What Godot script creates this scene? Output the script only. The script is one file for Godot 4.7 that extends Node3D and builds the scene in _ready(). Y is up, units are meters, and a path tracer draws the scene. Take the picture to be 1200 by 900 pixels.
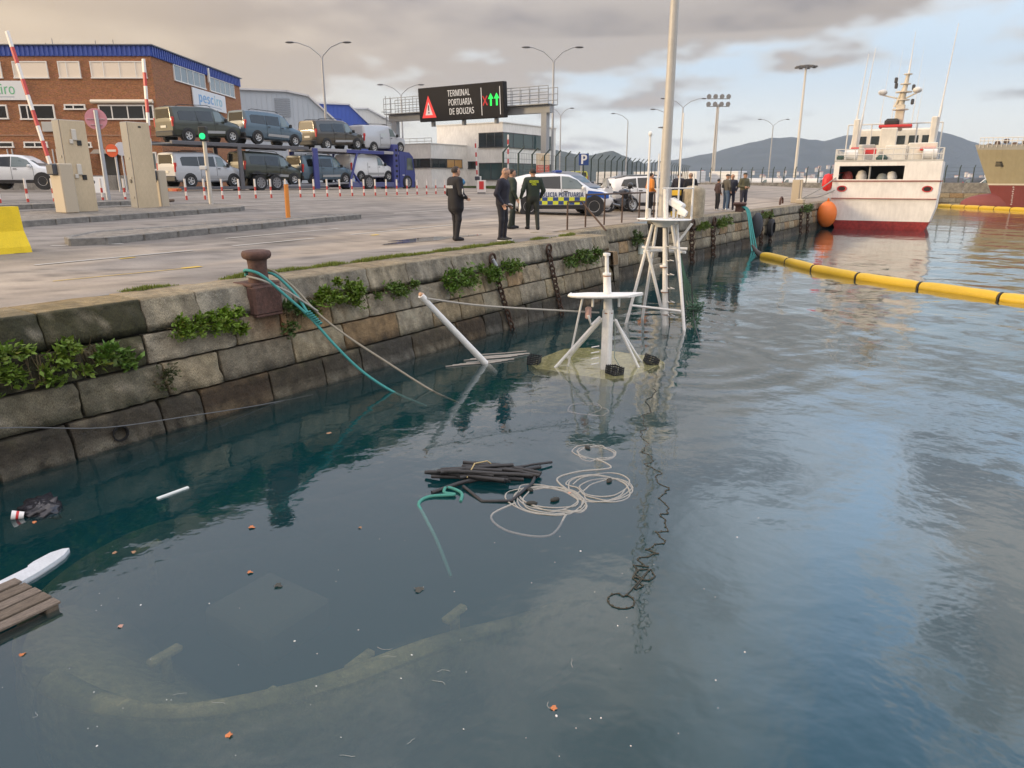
extends Node3D
# World axes: x runs along the quay (away from the viewer), z points out over the water, y is up; water level is 0.

const EDGE_Y := 1.68
const FAR_Z := -1.15
const CORNER_X := 18.05
const SOFT := ["boat white", "control render", "galvanised", "trawler white", "trawler cream", "mast cream", "steel grey", "steel beige", "foam", "ship olive", "ship maroon", "ship grey", "yard", "boom yellow", "barrier yellow", "marking", "yellow_marking"]
var rng := RandomNumberGenerator.new()
var mats := {}
var tex := {}
var used := {}

# ---------------------------------------------------------------- mesh builder
class MB:
	var v := PackedVector3Array()
	var n := PackedVector3Array()
	var c := PackedColorArray()
	var col := Color(1, 1, 1)
	func tri(a: Vector3, b: Vector3, d: Vector3, na = null, nb = null, nd = null) -> void:
		var f := (b - a).cross(d - a)
		if f.length_squared() < 1e-16:
			return
		f = f.normalized()
		v.append(a); v.append(d); v.append(b)
		n.append(f if na == null else na); n.append(f if nd == null else nd); n.append(f if nb == null else nb)
		c.append(col); c.append(col); c.append(col)
	func quad(a: Vector3, b: Vector3, d: Vector3, e: Vector3) -> void:
		tri(a, b, d)
		tri(a, d, e)
	func box(at: Vector3, s: Vector3, bs := Basis()) -> void:
		rbox(at, s, 0.0, bs)
	func rbox(at: Vector3, s: Vector3, bev: float, bs := Basis()) -> void:
		var h := s / 2.0
		bev = minf(bev, minf(h.x, minf(h.y, h.z)) * 0.9)
		for ax in 3:
			for sg in [-1.0, 1.0]:
				var u := (ax + 1) % 3
				var w := (ax + 2) % 3
				var p := []
				for k in [[-1, -1], [1, -1], [1, 1], [-1, 1]]:
					var q := Vector3()
					q[ax] = sg * h[ax]
					q[u] = k[0] * (h[u] - bev)
					q[w] = k[1] * (h[w] - bev)
					p.append(at + bs * q)
				if sg > 0: quad(p[0], p[1], p[2], p[3])
				else: quad(p[3], p[2], p[1], p[0])
		if bev <= 0.0:
			return
		for ax in 3:
			var u := (ax + 1) % 3
			var w := (ax + 2) % 3
			for su in [-1.0, 1.0]:
				for sw in [-1.0, 1.0]:
					var a1 := Vector3(); var a2 := Vector3(); var b1 := Vector3(); var b2 := Vector3()
					a1[u] = su * h[u]; a1[w] = sw * (h[w] - bev); a1[ax] = -(h[ax] - bev)
					a2 = a1; a2[ax] = h[ax] - bev
					b1[u] = su * (h[u] - bev); b1[w] = sw * h[w]; b1[ax] = -(h[ax] - bev)
					b2 = b1; b2[ax] = h[ax] - bev
					if su * sw > 0: quad(at + bs * a1, at + bs * b1, at + bs * b2, at + bs * a2)
					else: quad(at + bs * a2, at + bs * b2, at + bs * b1, at + bs * a1)
		for sx in [-1.0, 1.0]:
			for sy in [-1.0, 1.0]:
				for sz in [-1.0, 1.0]:
					var x1 := at + bs * Vector3(sx * h.x, sy * (h.y - bev), sz * (h.z - bev))
					var y1 := at + bs * Vector3(sx * (h.x - bev), sy * h.y, sz * (h.z - bev))
					var z1 := at + bs * Vector3(sx * (h.x - bev), sy * (h.y - bev), sz * h.z)
					if sx * sy * sz > 0: tri(x1, y1, z1)
					else: tri(x1, z1, y1)
	func ring(ctr: Vector3, ax: Vector3, r: float, seg: int, off := 0.0) -> PackedVector3Array:
		ax = ax.normalized()
		var u := ax.cross(Vector3.UP if absf(ax.y) < 0.95 else Vector3.RIGHT).normalized()
		var w := u.cross(ax)
		var o := PackedVector3Array()
		for i in seg:
			var t := TAU * (i + off) / seg
			o.append(ctr + (u * cos(t) - w * sin(t)) * r)
		return o
	func cyl(a: Vector3, b: Vector3, r0: float, r1 := -1.0, seg := 8, caps := true) -> void:
		if r1 < 0: r1 = r0
		var ax := b - a
		var p := ring(a, ax, r0, seg)
		var q := ring(b, ax, r1, seg)
		for i in seg:
			var j := (i + 1) % seg
			var ni := ((p[i] - a) if r0 > r1 else (q[i] - b)).normalized()
			var nj := ((p[j] - a) if r0 > r1 else (q[j] - b)).normalized()
			tri(p[i], p[j], q[j], ni, nj, nj)
			tri(p[i], q[j], q[i], ni, nj, ni)
			if caps:
				tri(a, p[j], p[i])
				tri(b, q[i], q[j])
	func tube(pts: Array, r, seg := 6, caps := true) -> void:
		var prev := PackedVector3Array()
		var u := Vector3()
		for k in pts.size():
			var t: Vector3 = (pts[mini(k + 1, pts.size() - 1)] - pts[maxi(k - 1, 0)]).normalized()
			if k == 0: u = t.cross(Vector3.UP if absf(t.y) < 0.9 else Vector3.RIGHT).normalized()
			else: u = (u - t * u.dot(t)).normalized()
			var w := u.cross(t)
			var rr: float = r[k] if r is Array else r
			var cur := PackedVector3Array()
			for i in seg:
				var a := TAU * i / seg
				cur.append(pts[k] + (u * cos(a) - w * sin(a)) * rr)
			if k > 0:
				for i in seg:
					var j := (i + 1) % seg
					var pa: Vector3 = pts[k - 1]
					var pb: Vector3 = pts[k]
					tri(prev[i], prev[j], cur[j], (prev[i] - pa).normalized(), (prev[j] - pa).normalized(), (cur[j] - pb).normalized())
					tri(prev[i], cur[j], cur[i], (prev[i] - pa).normalized(), (cur[j] - pb).normalized(), (cur[i] - pb).normalized())
			if caps and (k == 0 or k == pts.size() - 1):
				for i in seg:
					var j := (i + 1) % seg
					if k == 0: tri(pts[k], cur[j], cur[i])
					else: tri(pts[k], cur[i], cur[j])
			prev = cur
	func lathe(prof: Array, seg: int, at := Vector3(), bs := Basis()) -> void:   # profile of Vector2(radius, height), upwards
		var nn := []
		for k in prof.size() - 1:
			var d: Vector2 = prof[k + 1] - prof[k]
			nn.append(Vector2(d.y, -d.x).normalized())
		for k in prof.size() - 1:
			var p0: Vector2 = prof[k]
			var p1: Vector2 = prof[k + 1]
			var n0: Vector2 = nn[k]
			var n1: Vector2 = nn[k]
			if k > 0 and nn[k].dot(nn[k - 1]) > 0.6: n0 = (nn[k] + nn[k - 1]).normalized()
			if k < nn.size() - 1 and nn[k].dot(nn[k + 1]) > 0.6: n1 = (nn[k] + nn[k + 1]).normalized()
			for i in seg:
				var t0 := TAU * i / seg
				var t1 := TAU * (i + 1) / seg
				var e0 := Vector3(cos(t0), 0, -sin(t0))
				var e1 := Vector3(cos(t1), 0, -sin(t1))
				var a := at + bs * (e0 * p0.x + Vector3.UP * p0.y)
				var b := at + bs * (e1 * p0.x + Vector3.UP * p0.y)
				var d := at + bs * (e1 * p1.x + Vector3.UP * p1.y)
				var e := at + bs * (e0 * p1.x + Vector3.UP * p1.y)
				var na := bs * (e0 * n0.x + Vector3.UP * n0.y)
				var nb := bs * (e1 * n0.x + Vector3.UP * n0.y)
				var nd := bs * (e1 * n1.x + Vector3.UP * n1.y)
				var ne := bs * (e0 * n1.x + Vector3.UP * n1.y)
				tri(a, b, d, na, nb, nd)
				tri(a, d, e, na, nd, ne)
	func ball(at: Vector3, r: Vector3, seg := 12, rows := 8, bs := Basis()) -> void:
		for k in rows:
			var t0 := -PI / 2 + PI * k / rows
			var t1 := -PI / 2 + PI * (k + 1) / rows
			for i in seg:
				var p := []
				var q := []
				for pair in [[i, t0], [i + 1, t0], [i + 1, t1], [i, t1]]:
					var a: float = TAU * pair[0] / seg
					var d := Vector3(cos(pair[1]) * cos(a), sin(pair[1]), -cos(pair[1]) * sin(a))
					p.append(at + bs * (d * r))
					q.append((bs * (d / r)).normalized())
				tri(p[0], p[1], p[2], q[0], q[1], q[2])
				tri(p[0], p[2], p[3], q[0], q[2], q[3])
	func ext(poly: PackedVector2Array, z0: float, z1: float, xf := Transform3D()) -> void:   # polygon in x, y pushed along z
		if Geometry2D.is_polygon_clockwise(poly):
			poly = poly.duplicate()
			poly.reverse()
		var ix := Geometry2D.triangulate_polygon(poly)
		for k in range(0, ix.size(), 3):
			var a := poly[ix[k]]
			var b := poly[ix[k + 1]]
			var d := poly[ix[k + 2]]
			if (b - a).cross(d - a) < 0:
				var t := b
				b = d
				d = t
			tri(xf * Vector3(a.x, a.y, z1), xf * Vector3(b.x, b.y, z1), xf * Vector3(d.x, d.y, z1))
			tri(xf * Vector3(a.x, a.y, z0), xf * Vector3(d.x, d.y, z0), xf * Vector3(b.x, b.y, z0))
		for k in poly.size():
			var a := poly[k]
			var b := poly[(k + 1) % poly.size()]
			quad(xf * Vector3(a.x, a.y, z0), xf * Vector3(b.x, b.y, z0), xf * Vector3(b.x, b.y, z1), xf * Vector3(a.x, a.y, z1))
	func rings(rs: Array, closed := true, cap0 := true, cap1 := true, smooth := false) -> void:   # loft of rings with the same number of points
		for k in rs.size() - 1:
			var p: PackedVector3Array = rs[k]
			var q: PackedVector3Array = rs[k + 1]
			for i in (p.size() if closed else p.size() - 1):
				var j := (i + 1) % p.size()
				if smooth: 
					var na := _rn(rs, k, i, closed); var nb := _rn(rs, k, j, closed); var nd := _rn(rs, k + 1, j, closed); var ne := _rn(rs, k + 1, i, closed)
					tri(p[i], p[j], q[j], na, nb, nd)
					tri(p[i], q[j], q[i], na, nd, ne)
				else:
					quad(p[i], p[j], q[j], q[i])
		for e in [[cap0, 0], [cap1, rs.size() - 1]]:
			if e[0]:
				var p: PackedVector3Array = rs[e[1]]
				var m := Vector3()
				for x in p: m += x
				m /= p.size()
				for i in p.size():
					var j := (i + 1) % p.size()
					if e[1] == 0: tri(m, p[j], p[i])
					else: tri(m, p[i], p[j])
	func _rn(rs: Array, k: int, i: int, closed: bool) -> Vector3:
		var s: int = rs[k].size()
		var im := (i - 1 + s) % s if closed else maxi(i - 1, 0)
		var ip := (i + 1) % s if closed else mini(i + 1, s - 1)
		var t: Vector3 = rs[k][ip] - rs[k][im]
		var w: Vector3 = rs[mini(k + 1, rs.size() - 1)][i] - rs[maxi(k - 1, 0)][i]
		var r := t.cross(w)
		return r.normalized() if r.length_squared() > 1e-14 else Vector3.UP
	func grid(pts: Array, cols = null) -> void:   # rows of points, smooth; up is the side whose rows run to the right and columns away
		var nn := []
		for k in pts.size():
			var row := PackedVector3Array()
			for i in pts[k].size():
				row.append(-_rn(pts, k, i, false))
			nn.append(row)
		for k in pts.size() - 1:
			for i in pts[k].size() - 1:
				for q in [[[k, i], [k + 1, i + 1], [k, i + 1]], [[k, i], [k + 1, i], [k + 1, i + 1]]]:
					for x in [q[0], q[2], q[1]]:
						v.append(pts[x[0]][x[1]])
						n.append(nn[x[0]][x[1]])
						c.append(cols[x[0]][x[1]] if cols != null else col)
	func mesh() -> ArrayMesh:
		var a := []
		a.resize(Mesh.ARRAY_MAX)
		a[Mesh.ARRAY_VERTEX] = v
		a[Mesh.ARRAY_NORMAL] = n
		a[Mesh.ARRAY_COLOR] = c
		var m := ArrayMesh.new()
		if v.size(): m.add_surface_from_arrays(Mesh.PRIMITIVE_TRIANGLES, a)
		return m

# ---------------------------------------------------------------- nodes
func numbered(called: String) -> String:
	used[called] = used.get(called, -1) + 1
	return called if used[called] == 0 else "%s_%03d" % [called, used[called]]

func thing(called: String, label: String, category: String, at := Vector3(), turn := 0.0, group := "") -> Node3D:
	var o := Node3D.new()
	o.name = numbered(called)
	add_child(o)
	o.position = at
	o.rotation.y = turn
	tag(o, label, category, group)
	return o

func tag(o: Node, label: String, category: String, group := "") -> void:
	o.set_meta("label", label)
	o.set_meta("category", category)
	if group: o.set_meta("group", group)

func part(called: String, b, material: Material, parent: Node, at := Vector3()) -> MeshInstance3D:
	var o := MeshInstance3D.new()
	if parent == self: o.name = numbered(called)
	else:
		var k := 0
		var nm := called
		while parent.has_node(NodePath(nm)):
			k += 1
			nm = "%s_%03d" % [called, k]
		o.name = nm
	o.mesh = b.mesh() if b is MB else b
	o.material_override = material
	o.position = at
	parent.add_child(o, true)
	return o

func solo(called: String, b, material: Material, label: String, category: String, group := "") -> MeshInstance3D:
	var o := part(called, b, material, self)
	tag(o, label, category, group)
	return o

func struct(called: String, b, material: Material) -> MeshInstance3D:
	var o := part(called, b, material, self)
	o.set_meta("kind", "structure")
	return o

func copy(o: Node3D, label: String, at: Vector3, turn := 0.0) -> Node3D:
	var r: Node3D = o.duplicate()
	r.name = numbered(o.name.rstrip("0123456789").trim_suffix("_"))
	add_child(r)
	r.position = at
	r.rotation.y = turn
	r.set_meta("label", label)
	return r

func ordinal(k: int) -> String:
	var w := ["first", "second", "third", "fourth", "fifth", "sixth", "seventh", "eighth", "ninth", "tenth", "eleventh", "twelfth", "thirteenth", "fourteenth", "fifteenth", "sixteenth", "seventeenth", "eighteenth", "nineteenth", "twentieth"]
	if k < 20: return w[k]
	var tens: String = ["twenty", "thirty", "forty", "fifty", "sixty", "seventy", "eighty"][(k + 1) / 10 - 2]
	if (k + 1) % 10 == 0: return tens.left(-1) + "ieth"
	return tens + "-" + w[k % 10]

# ---------------------------------------------------------------- materials (base colours are linear values)
func m(r: float, g: float, b: float, rough := 0.7, metal := 0.0) -> StandardMaterial3D:
	var key := "%.3f %.3f %.3f %.2f %.2f" % [r, g, b, rough, metal]
	if not mats.has(key):
		var s := StandardMaterial3D.new()
		s.albedo_color = Color(r, g, b).linear_to_srgb()
		s.roughness = rough
		s.metallic = metal
		s.vertex_color_use_as_albedo = true
		mats[key] = s
	return mats[key]

func noise_tex(key: String, freq: float, lo: float, hi: float, oct := 5, size := 512, kind := FastNoiseLite.TYPE_SIMPLEX_SMOOTH, gain := 0.5, normal := 0.0, tight := 0.0) -> NoiseTexture2D:
	if tex.has(key): return tex[key]
	var f := FastNoiseLite.new()
	f.seed = key.hash() % 10000
	f.noise_type = kind
	f.frequency = freq
	f.fractal_octaves = oct
	f.fractal_gain = gain
	var t := NoiseTexture2D.new()
	t.width = size
	t.height = size
	t.seamless = true
	t.noise = f
	if normal > 0.0:
		t.as_normal_map = true
		t.bump_strength = normal
	else:
		var g := Gradient.new()
		g.set_color(0, Color(lo, lo, lo))
		g.set_color(1, Color(hi, hi, hi))
		g.set_offset(0, tight)
		g.set_offset(1, 1.0 - tight)
		t.color_ramp = g
	tex[key] = t
	return t

# a surface with coarse blotches, a finer second layer and relief
func rough_mat(key: String, colour: Color, rough: float, scale: Vector3, relief: float, streak := Vector3(3, 3, 3)) -> StandardMaterial3D:
	if mats.has(key): return mats[key]
	var s := StandardMaterial3D.new()
	s.albedo_color = colour.linear_to_srgb()
	s.vertex_color_use_as_albedo = true
	s.roughness = rough
	s.uv1_triplanar = true
	s.uv1_world_triplanar = true
	s.uv1_scale = scale
	var soft := key in SOFT
	if soft: s.albedo_texture = noise_tex("soft_blotch", 0.008, 0.93, 1.0, 4, 256)
	else: s.albedo_texture = noise_tex("blotch", 0.012, 0.74, 1.0, 6, 512, FastNoiseLite.TYPE_SIMPLEX_SMOOTH, 0.62, 0.0, 0.12)
	s.detail_enabled = true
	s.detail_blend_mode = BaseMaterial3D.BLEND_MODE_MUL
	s.detail_uv_layer = BaseMaterial3D.DETAIL_UV_2
	s.uv2_triplanar = true
	s.uv2_world_triplanar = true
	s.uv2_scale = streak
	if soft: s.detail_albedo = noise_tex("soft_grain", 0.02, 0.93, 1.0, 5, 256)
	else: s.detail_albedo = noise_tex("grain", 0.03, 0.72, 1.0, 5, 512, FastNoiseLite.TYPE_SIMPLEX_SMOOTH, 0.7, 0.0, 0.15)
	if key.begins_with("stone "):
		s.detail_albedo = noise_tex("speckle", 0.045, 0.52, 1.0, 4, 512, FastNoiseLite.TYPE_SIMPLEX_SMOOTH, 0.75, 0.0, 0.22)
	if relief > 0.0:
		s.heightmap_enabled = true
		s.heightmap_scale = relief
		s.heightmap_texture = noise_tex("relief", 0.02, 0.0, 1.0, 6, 512, FastNoiseLite.TYPE_SIMPLEX_SMOOTH, 0.65)
	mats[key] = s
	return s

func glass(r: float, g: float, b: float, alpha := 0.75) -> StandardMaterial3D:
	var key := "glass %.3f %.3f %.3f %.2f" % [r, g, b, alpha]
	if not mats.has(key):
		var s := StandardMaterial3D.new()
		s.albedo_color = Color(Color(r, g, b).linear_to_srgb(), alpha)
		s.transparency = BaseMaterial3D.TRANSPARENCY_ALPHA
		s.roughness = 0.05
		s.metallic_specular = 0.5
		mats[key] = s
	return mats[key]

func paint(r: float, g: float, b: float) -> StandardMaterial3D:
	var key := "paint %.3f %.3f %.3f" % [r, g, b]
	if not mats.has(key):
		var s := StandardMaterial3D.new()
		s.albedo_color = Color(r, g, b).linear_to_srgb()
		s.roughness = 0.35
		s.clearcoat_enabled = true
		s.clearcoat = 0.7
		s.clearcoat_roughness = 0.05
		s.metallic_specular = 0.4
		mats[key] = s
	return mats[key]

func lit(r: float, g: float, b: float, e := 1.0) -> StandardMaterial3D:
	var key := "lit %.3f %.3f %.3f %.2f" % [r, g, b, e]
	if not mats.has(key):
		var s := StandardMaterial3D.new()
		s.albedo_color = Color(0.02, 0.02, 0.02)
		s.emission_enabled = true
		s.emission = Color(r, g, b).linear_to_srgb()
		s.emission_energy_multiplier = e
		mats[key] = s
	return mats[key]

func text(called: String, words: String, height: float, material: Material, parent: Node, xf: Transform3D, width := 0.0, bold := false, depth := 0.012) -> MeshInstance3D:
	var t := TextMesh.new()
	var f := SystemFont.new()
	f.font_names = PackedStringArray(["Droid Sans"])
	if bold: f.font_weight = 700
	t.font = f
	t.text = words
	t.font_size = 64
	t.pixel_size = height / 46.0
	t.depth = depth
	t.curve_step = 4.0
	var o := part(called, t, material, parent)
	if width > 0.0:
		var w := t.get_aabb().size.x
		if w > 0.0: xf = xf * Transform3D(Basis().scaled(Vector3(width / w, 1, 1)), Vector3())
	o.transform = xf
	return o

func yard_y(z: float) -> float:
	return EDGE_Y + 0.04 * clampf(-z - 3.0, 0.0, 22.0)

func noise(seed_: int, freq: float, oct := 3) -> FastNoiseLite:
	var f := FastNoiseLite.new()
	f.seed = seed_
	f.frequency = freq
	f.fractal_octaves = oct
	return f

# ---------------------------------------------------------------- sky
func make_sky() -> ImageTexture:
	var w := 2048
	var h := 1024
	var im := Image.create(w, h, false, Image.FORMAT_RGBF)
	im.fill(Color(0.16, 0.17, 0.18))
	var n1 := noise(5, 1.0, 6)
	var n2 := noise(9, 1.0, 5)
	n1.fractal_gain = 0.55
	for j in range(0, h / 2 + 4):
		var el := 90.0 - (j + 0.5) * 180.0 / h
		var e := maxf(el, 0.0)
		for i in w:
			var a := (i + 0.5) / w * 360.0
			var rel := wrapf(a - 56.6, -180.0, 180.0)
			# clouds lie on a flat layer seen in perspective
			var k := 1.0 / (sin(deg_to_rad(e)) + 0.13)
			var px := sin(deg_to_rad(a)) * k * cos(deg_to_rad(e))
			var pz := -cos(deg_to_rad(a)) * k * cos(deg_to_rad(e))
			var big := n1.get_noise_2d(px * 0.34 + 3.0, pz * 0.34)
			var fine := n2.get_noise_2d(px * 1.1, pz * 1.1 + 7.0)
			# clear air behind the clouds: pale at the horizon, blue higher up, creamy towards the sunset
			var air := Color(0.74, 0.74, 0.68).lerp(Color(0.41, 0.495, 0.575), smoothstep(1.0, 8.5, e)).lerp(Color(0.27, 0.38, 0.54), smoothstep(9.0, 18.0, e)).lerp(Color(0.085, 0.15, 0.27), smoothstep(20.0, 46.0, e))
			var west := smoothstep(10.0, -36.0, rel) * smoothstep(178.0, 130.0, absf(rel))
			air = air.lerp(Color(0.60, 0.50, 0.36), west * (1.0 - smoothstep(4.0, 20.0, e)))
			# the cloud deck reaches lower towards the left
			var edge := lerpf(4.8, 7.8, smoothstep(-2.0, 34.0, rel)) - 4.8 * smoothstep(-8.0, -36.0, rel)
			if absf(rel) > 90.0: edge = lerpf(edge, 3.0, smoothstep(90.0, 150.0, absf(rel)))
			var cover := smoothstep(-1.3, 1.5, e - edge + fine * 5.5 + big * 4.6)
			var gap := smoothstep(0.0, 0.24, n1.get_noise_2d(px * 0.5 - 11.0, pz * 0.5 + 4.0) + 0.2 * fine + 0.10 + 0.22 * smoothstep(14.0, 34.0, rel) + 0.16 * smoothstep(26.0, 42.0, e))
			gap *= smoothstep(11.5, 17.0, e) * smoothstep(11.0, 30.0, rel) * smoothstep(130.0, 70.0, absf(rel))
			cover *= 1.0 - 0.92 * gap
			var thick := smoothstep(-0.35, 0.35, big * 0.9 + fine * 0.5)
			var cloud := Color(0.37, 0.335, 0.31).lerp(Color(0.150, 0.148, 0.170), thick)
			var dim := lerpf(1.0, 0.76, smoothstep(-18.0, 8.0, rel) * (1.0 - smoothstep(12.0, 20.0, e)) * smoothstep(120.0, 60.0, absf(rel)))
			cloud = Color(cloud.r * dim, cloud.g * dim, cloud.b * dim)
			cloud = cloud.lerp(Color(0.50, 0.385, 0.255), 0.85 * smoothstep(6.0, -38.0, rel) * (1.0 - smoothstep(5.0, 26.0, e)) * smoothstep(178.0, 120.0, absf(rel)))
			var c := air.lerp(cloud, cover)
			# bright rim where the cloud thins
			c = c.lerp(Color(0.56, 0.56, 0.55), 0.3 * cover * (1.0 - cover) * 4.0)
			# an overcast sky grows brighter overhead, as its reflection in the water shows
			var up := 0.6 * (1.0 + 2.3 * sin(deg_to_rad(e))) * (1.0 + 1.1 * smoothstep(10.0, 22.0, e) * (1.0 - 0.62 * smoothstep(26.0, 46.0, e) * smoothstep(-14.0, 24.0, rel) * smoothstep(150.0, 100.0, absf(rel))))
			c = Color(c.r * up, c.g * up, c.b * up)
			var glow := exp(-pow((rel + 94.0) / 34.0, 2.0)) * exp(-e / 12.0) * 0.85
			c = Color(c.r + glow * 1.0, c.g + glow * 0.60, c.b + glow * 0.20)
			if el < 0.0: c = Color(0.3, 0.31, 0.32)
			im.set_pixel(i, j, c)
	return ImageTexture.create_from_image(im)

func _ready() -> void:
	rng.seed = 7
	# ------------------------------------------------ camera, sky, sun
	var cam := Camera3D.new()
	cam.name = "camera"
	add_child(cam)
	cam.position = Vector3(0, 3.1, 8.75)
	cam.rotation = Vector3(-atan(238.0 / 832.0), -atan2(0.835, 0.55), 0)
	cam.fov = rad_to_deg(2.0 * atan(450.0 / 832.0))
	cam.near = 0.05
	cam.far = 12000.0
	cam.current = true
	var env := Environment.new()
	env.background_mode = Environment.BG_SKY
	var sky := Sky.new()
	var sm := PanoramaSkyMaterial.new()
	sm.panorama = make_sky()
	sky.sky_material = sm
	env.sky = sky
	env.tonemap_mode = Environment.TONE_MAPPER_LINEAR
	env.tonemap_exposure = 2.0
	env.background_energy_multiplier = 1.0
	env.sdfgi_enabled = true
	env.ssao_enabled = true
	env.ssil_enabled = true
	env.volumetric_fog_enabled = true
	env.volumetric_fog_density = 0.0
	env.fog_enabled = true
	env.fog_light_color = Color(0.70, 0.76, 0.85)
	env.fog_density = 0.00014
	var we := WorldEnvironment.new()
	we.name = "world_environment"
	we.environment = env
	add_child(we)
	var sun := DirectionalLight3D.new()
	sun.name = "sun"
	sun.light_color = Color(1.0, 0.88, 0.70)
	sun.light_energy = 0.5
	sun.light_angular_distance = 10.0
	sun.shadow_enabled = true
	add_child(sun)
	# low in the west: out of frame to the left, a little behind the viewer
	var az := deg_to_rad(56.6 - 100.0)
	var to_sun := Vector3(sin(az) * cos(0.2), sin(0.2), -cos(az) * cos(0.2))
	sun.look_at_from_position(to_sun * 50.0, Vector3.ZERO)

	build_land()
	build_water()
	build_quay()
	build_brick()
	build_control()
	build_street()
	build_ships()
	build_transporter()
	build_cars()
	build_people()
	build_quay_things()
	build_sunken_boat()
	build_floating()

# ================================================================ land and water
func build_land() -> void:
	# the yard: concrete apron by the quay, greyer asphalt on the lanes, one sheet that runs on to the foot of the hills
	var nz := noise(31, 0.22, 4)
	var nf := noise(32, 1.3, 4)
	var ns := noise(33, 0.5, 4)
	var xs := []
	var x := -60.0
	while x < 3400.0:
		xs.append(x)
		x += 3.0 if x < 0.0 else 0.22 if x < 22.0 else 0.5 if x < 45.0 else 2.0 if x < 125.0 else 160.0
	var zs := []
	var z := -0.76
	while z > -3400.0:
		zs.append(z)
		z -= 0.2 if z > -16.0 else 0.5 if z > -34.0 else 4.0 if z > -120.0 else 200.0
	zs.reverse()
	var concrete := Color(0.36, 0.30, 0.235)
	var asphalt := Color(0.20, 0.188, 0.178)
	var rows := []
	var cols := []
	for zz in zs:
		var r := PackedVector3Array()
		var c := PackedColorArray()
		for xx in xs:
			var far_in: bool = xx > CORNER_X + 0.02 and zz > FAR_Z - 0.72
			var y: float = yard_y(zz) + nz.get_noise_2d(xx, zz) * 0.006 - (0.012 if zz > -1.0 else 0.0)
			var zz2: float = FAR_Z - 0.72 if far_in else zz
			if xx > 118.0: y -= 0.1
			r.append(Vector3(xx, y, zz2))
			var lane := smoothstep(-5.6, -7.2, zz + nz.get_noise_2d(xx * 0.6, zz) * 1.2) * 0.8
			lane = maxf(lane, 0.65 * smoothstep(0.05, 0.35, nz.get_noise_2d(xx * 0.25 + 40.0, zz * 0.9)))
			lane *= 1.0 - 0.75 * smoothstep(23.0, 30.0, xx)
			var q := concrete.lerp(asphalt, lane)
			var wear := 1.0 + 0.42 * ns.get_noise_2d(xx * 0.35, zz * 2.4) + 0.30 * nf.get_noise_2d(xx, zz)
			if zz > -1.6: wear *= 0.85
			var crack := absf(nz.get_noise_2d(xx * 1.3 + 200.0, zz * 3.0))
			if crack < 0.022: wear *= 0.66
			# oil spots, tyre tracks along the lanes and squares of newer paving
			wear *= 1.0 - 0.35 * smoothstep(0.42, 0.62, nf.get_noise_2d(xx * 0.35 + 300.0, zz * 0.5))
			wear *= 1.0 - 0.16 * smoothstep(0.35, 0.0, absf(fposmod(zz + 0.08 * xx + 0.5 * nz.get_noise_1d(xx * 0.4), 2.1) - 1.0)) * smoothstep(-5.0, -7.0, zz)
			if nz.get_noise_2d(floorf(xx / 3.4) * 31.0, floorf(zz / 2.2) * 47.0) > 0.28: wear *= 0.80
			wear *= 1.0 - 0.18 * smoothstep(0.2, 0.5, ns.get_noise_2d(xx * 0.12 + 70.0, zz * 1.6))
			c.append(Color(q.r * wear, q.g * wear, q.b * wear))
		rows.append(r)
		cols.append(c)
	var b := MB.new()
	b.grid(rows, cols)
	var yard := rough_mat("yard", Color(1.0, 1.0, 1.0), 0.85, Vector3(0.07, 0.07, 0.07), 0.0, Vector3(2.2, 2.2, 2.2))
	struct("yard", b, yard)
	b = MB.new()
	b.quad(Vector3(114.6, 1.62, 900), Vector3(3400, 1.62, 900), Vector3(3400, 1.62, -0.9), Vector3(114.6, 1.62, -0.9))
	struct("ground", b, yard)
	# road markings
	b = MB.new()
	for q in [[5.6, -4.5, 8.6, -4.62, 0.08], [9.6, -4.75, 12.0, -4.9, 0.08], [13.3, -5.0, 18.0, -5.3, 0.08], [19.0, -5.35, 21.5, -5.5, 0.07], [7.0, -6.95, 8.2, -6.5, 0.12], [10.4, -6.1, 14.2, -6.4, 0.08]]:
		_stripe(b, q)
	for q in [[12.0, -17.1, 24.0, -17.4, 0.14], [24.5, -17.5, 38.0, -17.9, 0.14], [14.5, -14.9, 19.5, -15.6, 0.12], [20.0, -9.6, 26.0, -10.0, 0.1], [18.0, -21.0, 40.0, -21.4, 0.14]]:
		_stripe(b, q)
	struct("road_markings", b, rough_mat("marking", Color(0.50, 0.48, 0.44), 0.8, Vector3(1.3, 1.3, 1.3), 0.2, Vector3(4, 4, 4)))
	b = MB.new()
	for q in [[6.95, -4.35, 7.25, -4.38, 0.08], [5.0, -2.6, 7.0, -2.45, 0.04], [7.0, -2.5, 7.32, -2.48, 0.16], [13.6, -4.55, 13.9, -4.6, 0.12]]:
		_stripe(b, q)
	struct("road_markings", b, rough_mat("yellow_marking", Color(0.62, 0.42, 0.06), 0.8, Vector3(1.3, 1.3, 1.3), 0.2, Vector3(4, 4, 4)))
	# puddle on the apron beside the men
	b = MB.new()
	var pts := PackedVector3Array()
	for k in 40:
		var t := TAU * k / 40.0
		var rr := 1.0 + 0.3 * sin(3.0 * t + 0.5) + 0.18 * sin(5.0 * t)
		pts.append(Vector3(14.0 + 1.5 * cos(t) * rr, EDGE_Y + 0.016, -3.0 + 0.42 * sin(t) * rr))
	for k in 40: b.tri(Vector3(14.0, EDGE_Y + 0.016, -3.0), pts[(k + 1) % 40], pts[k])
	struct("puddle", b, glass(0.05, 0.05, 0.045, 0.5))
	# traffic islands with raised kerbs
	island([[7.25, -6.75], [7.9, -6.55], [17.25, -8.55], [17.45, -8.75], [17.2, -8.95], [8.3, -7.95], [7.4, -7.25]], "long")
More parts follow.
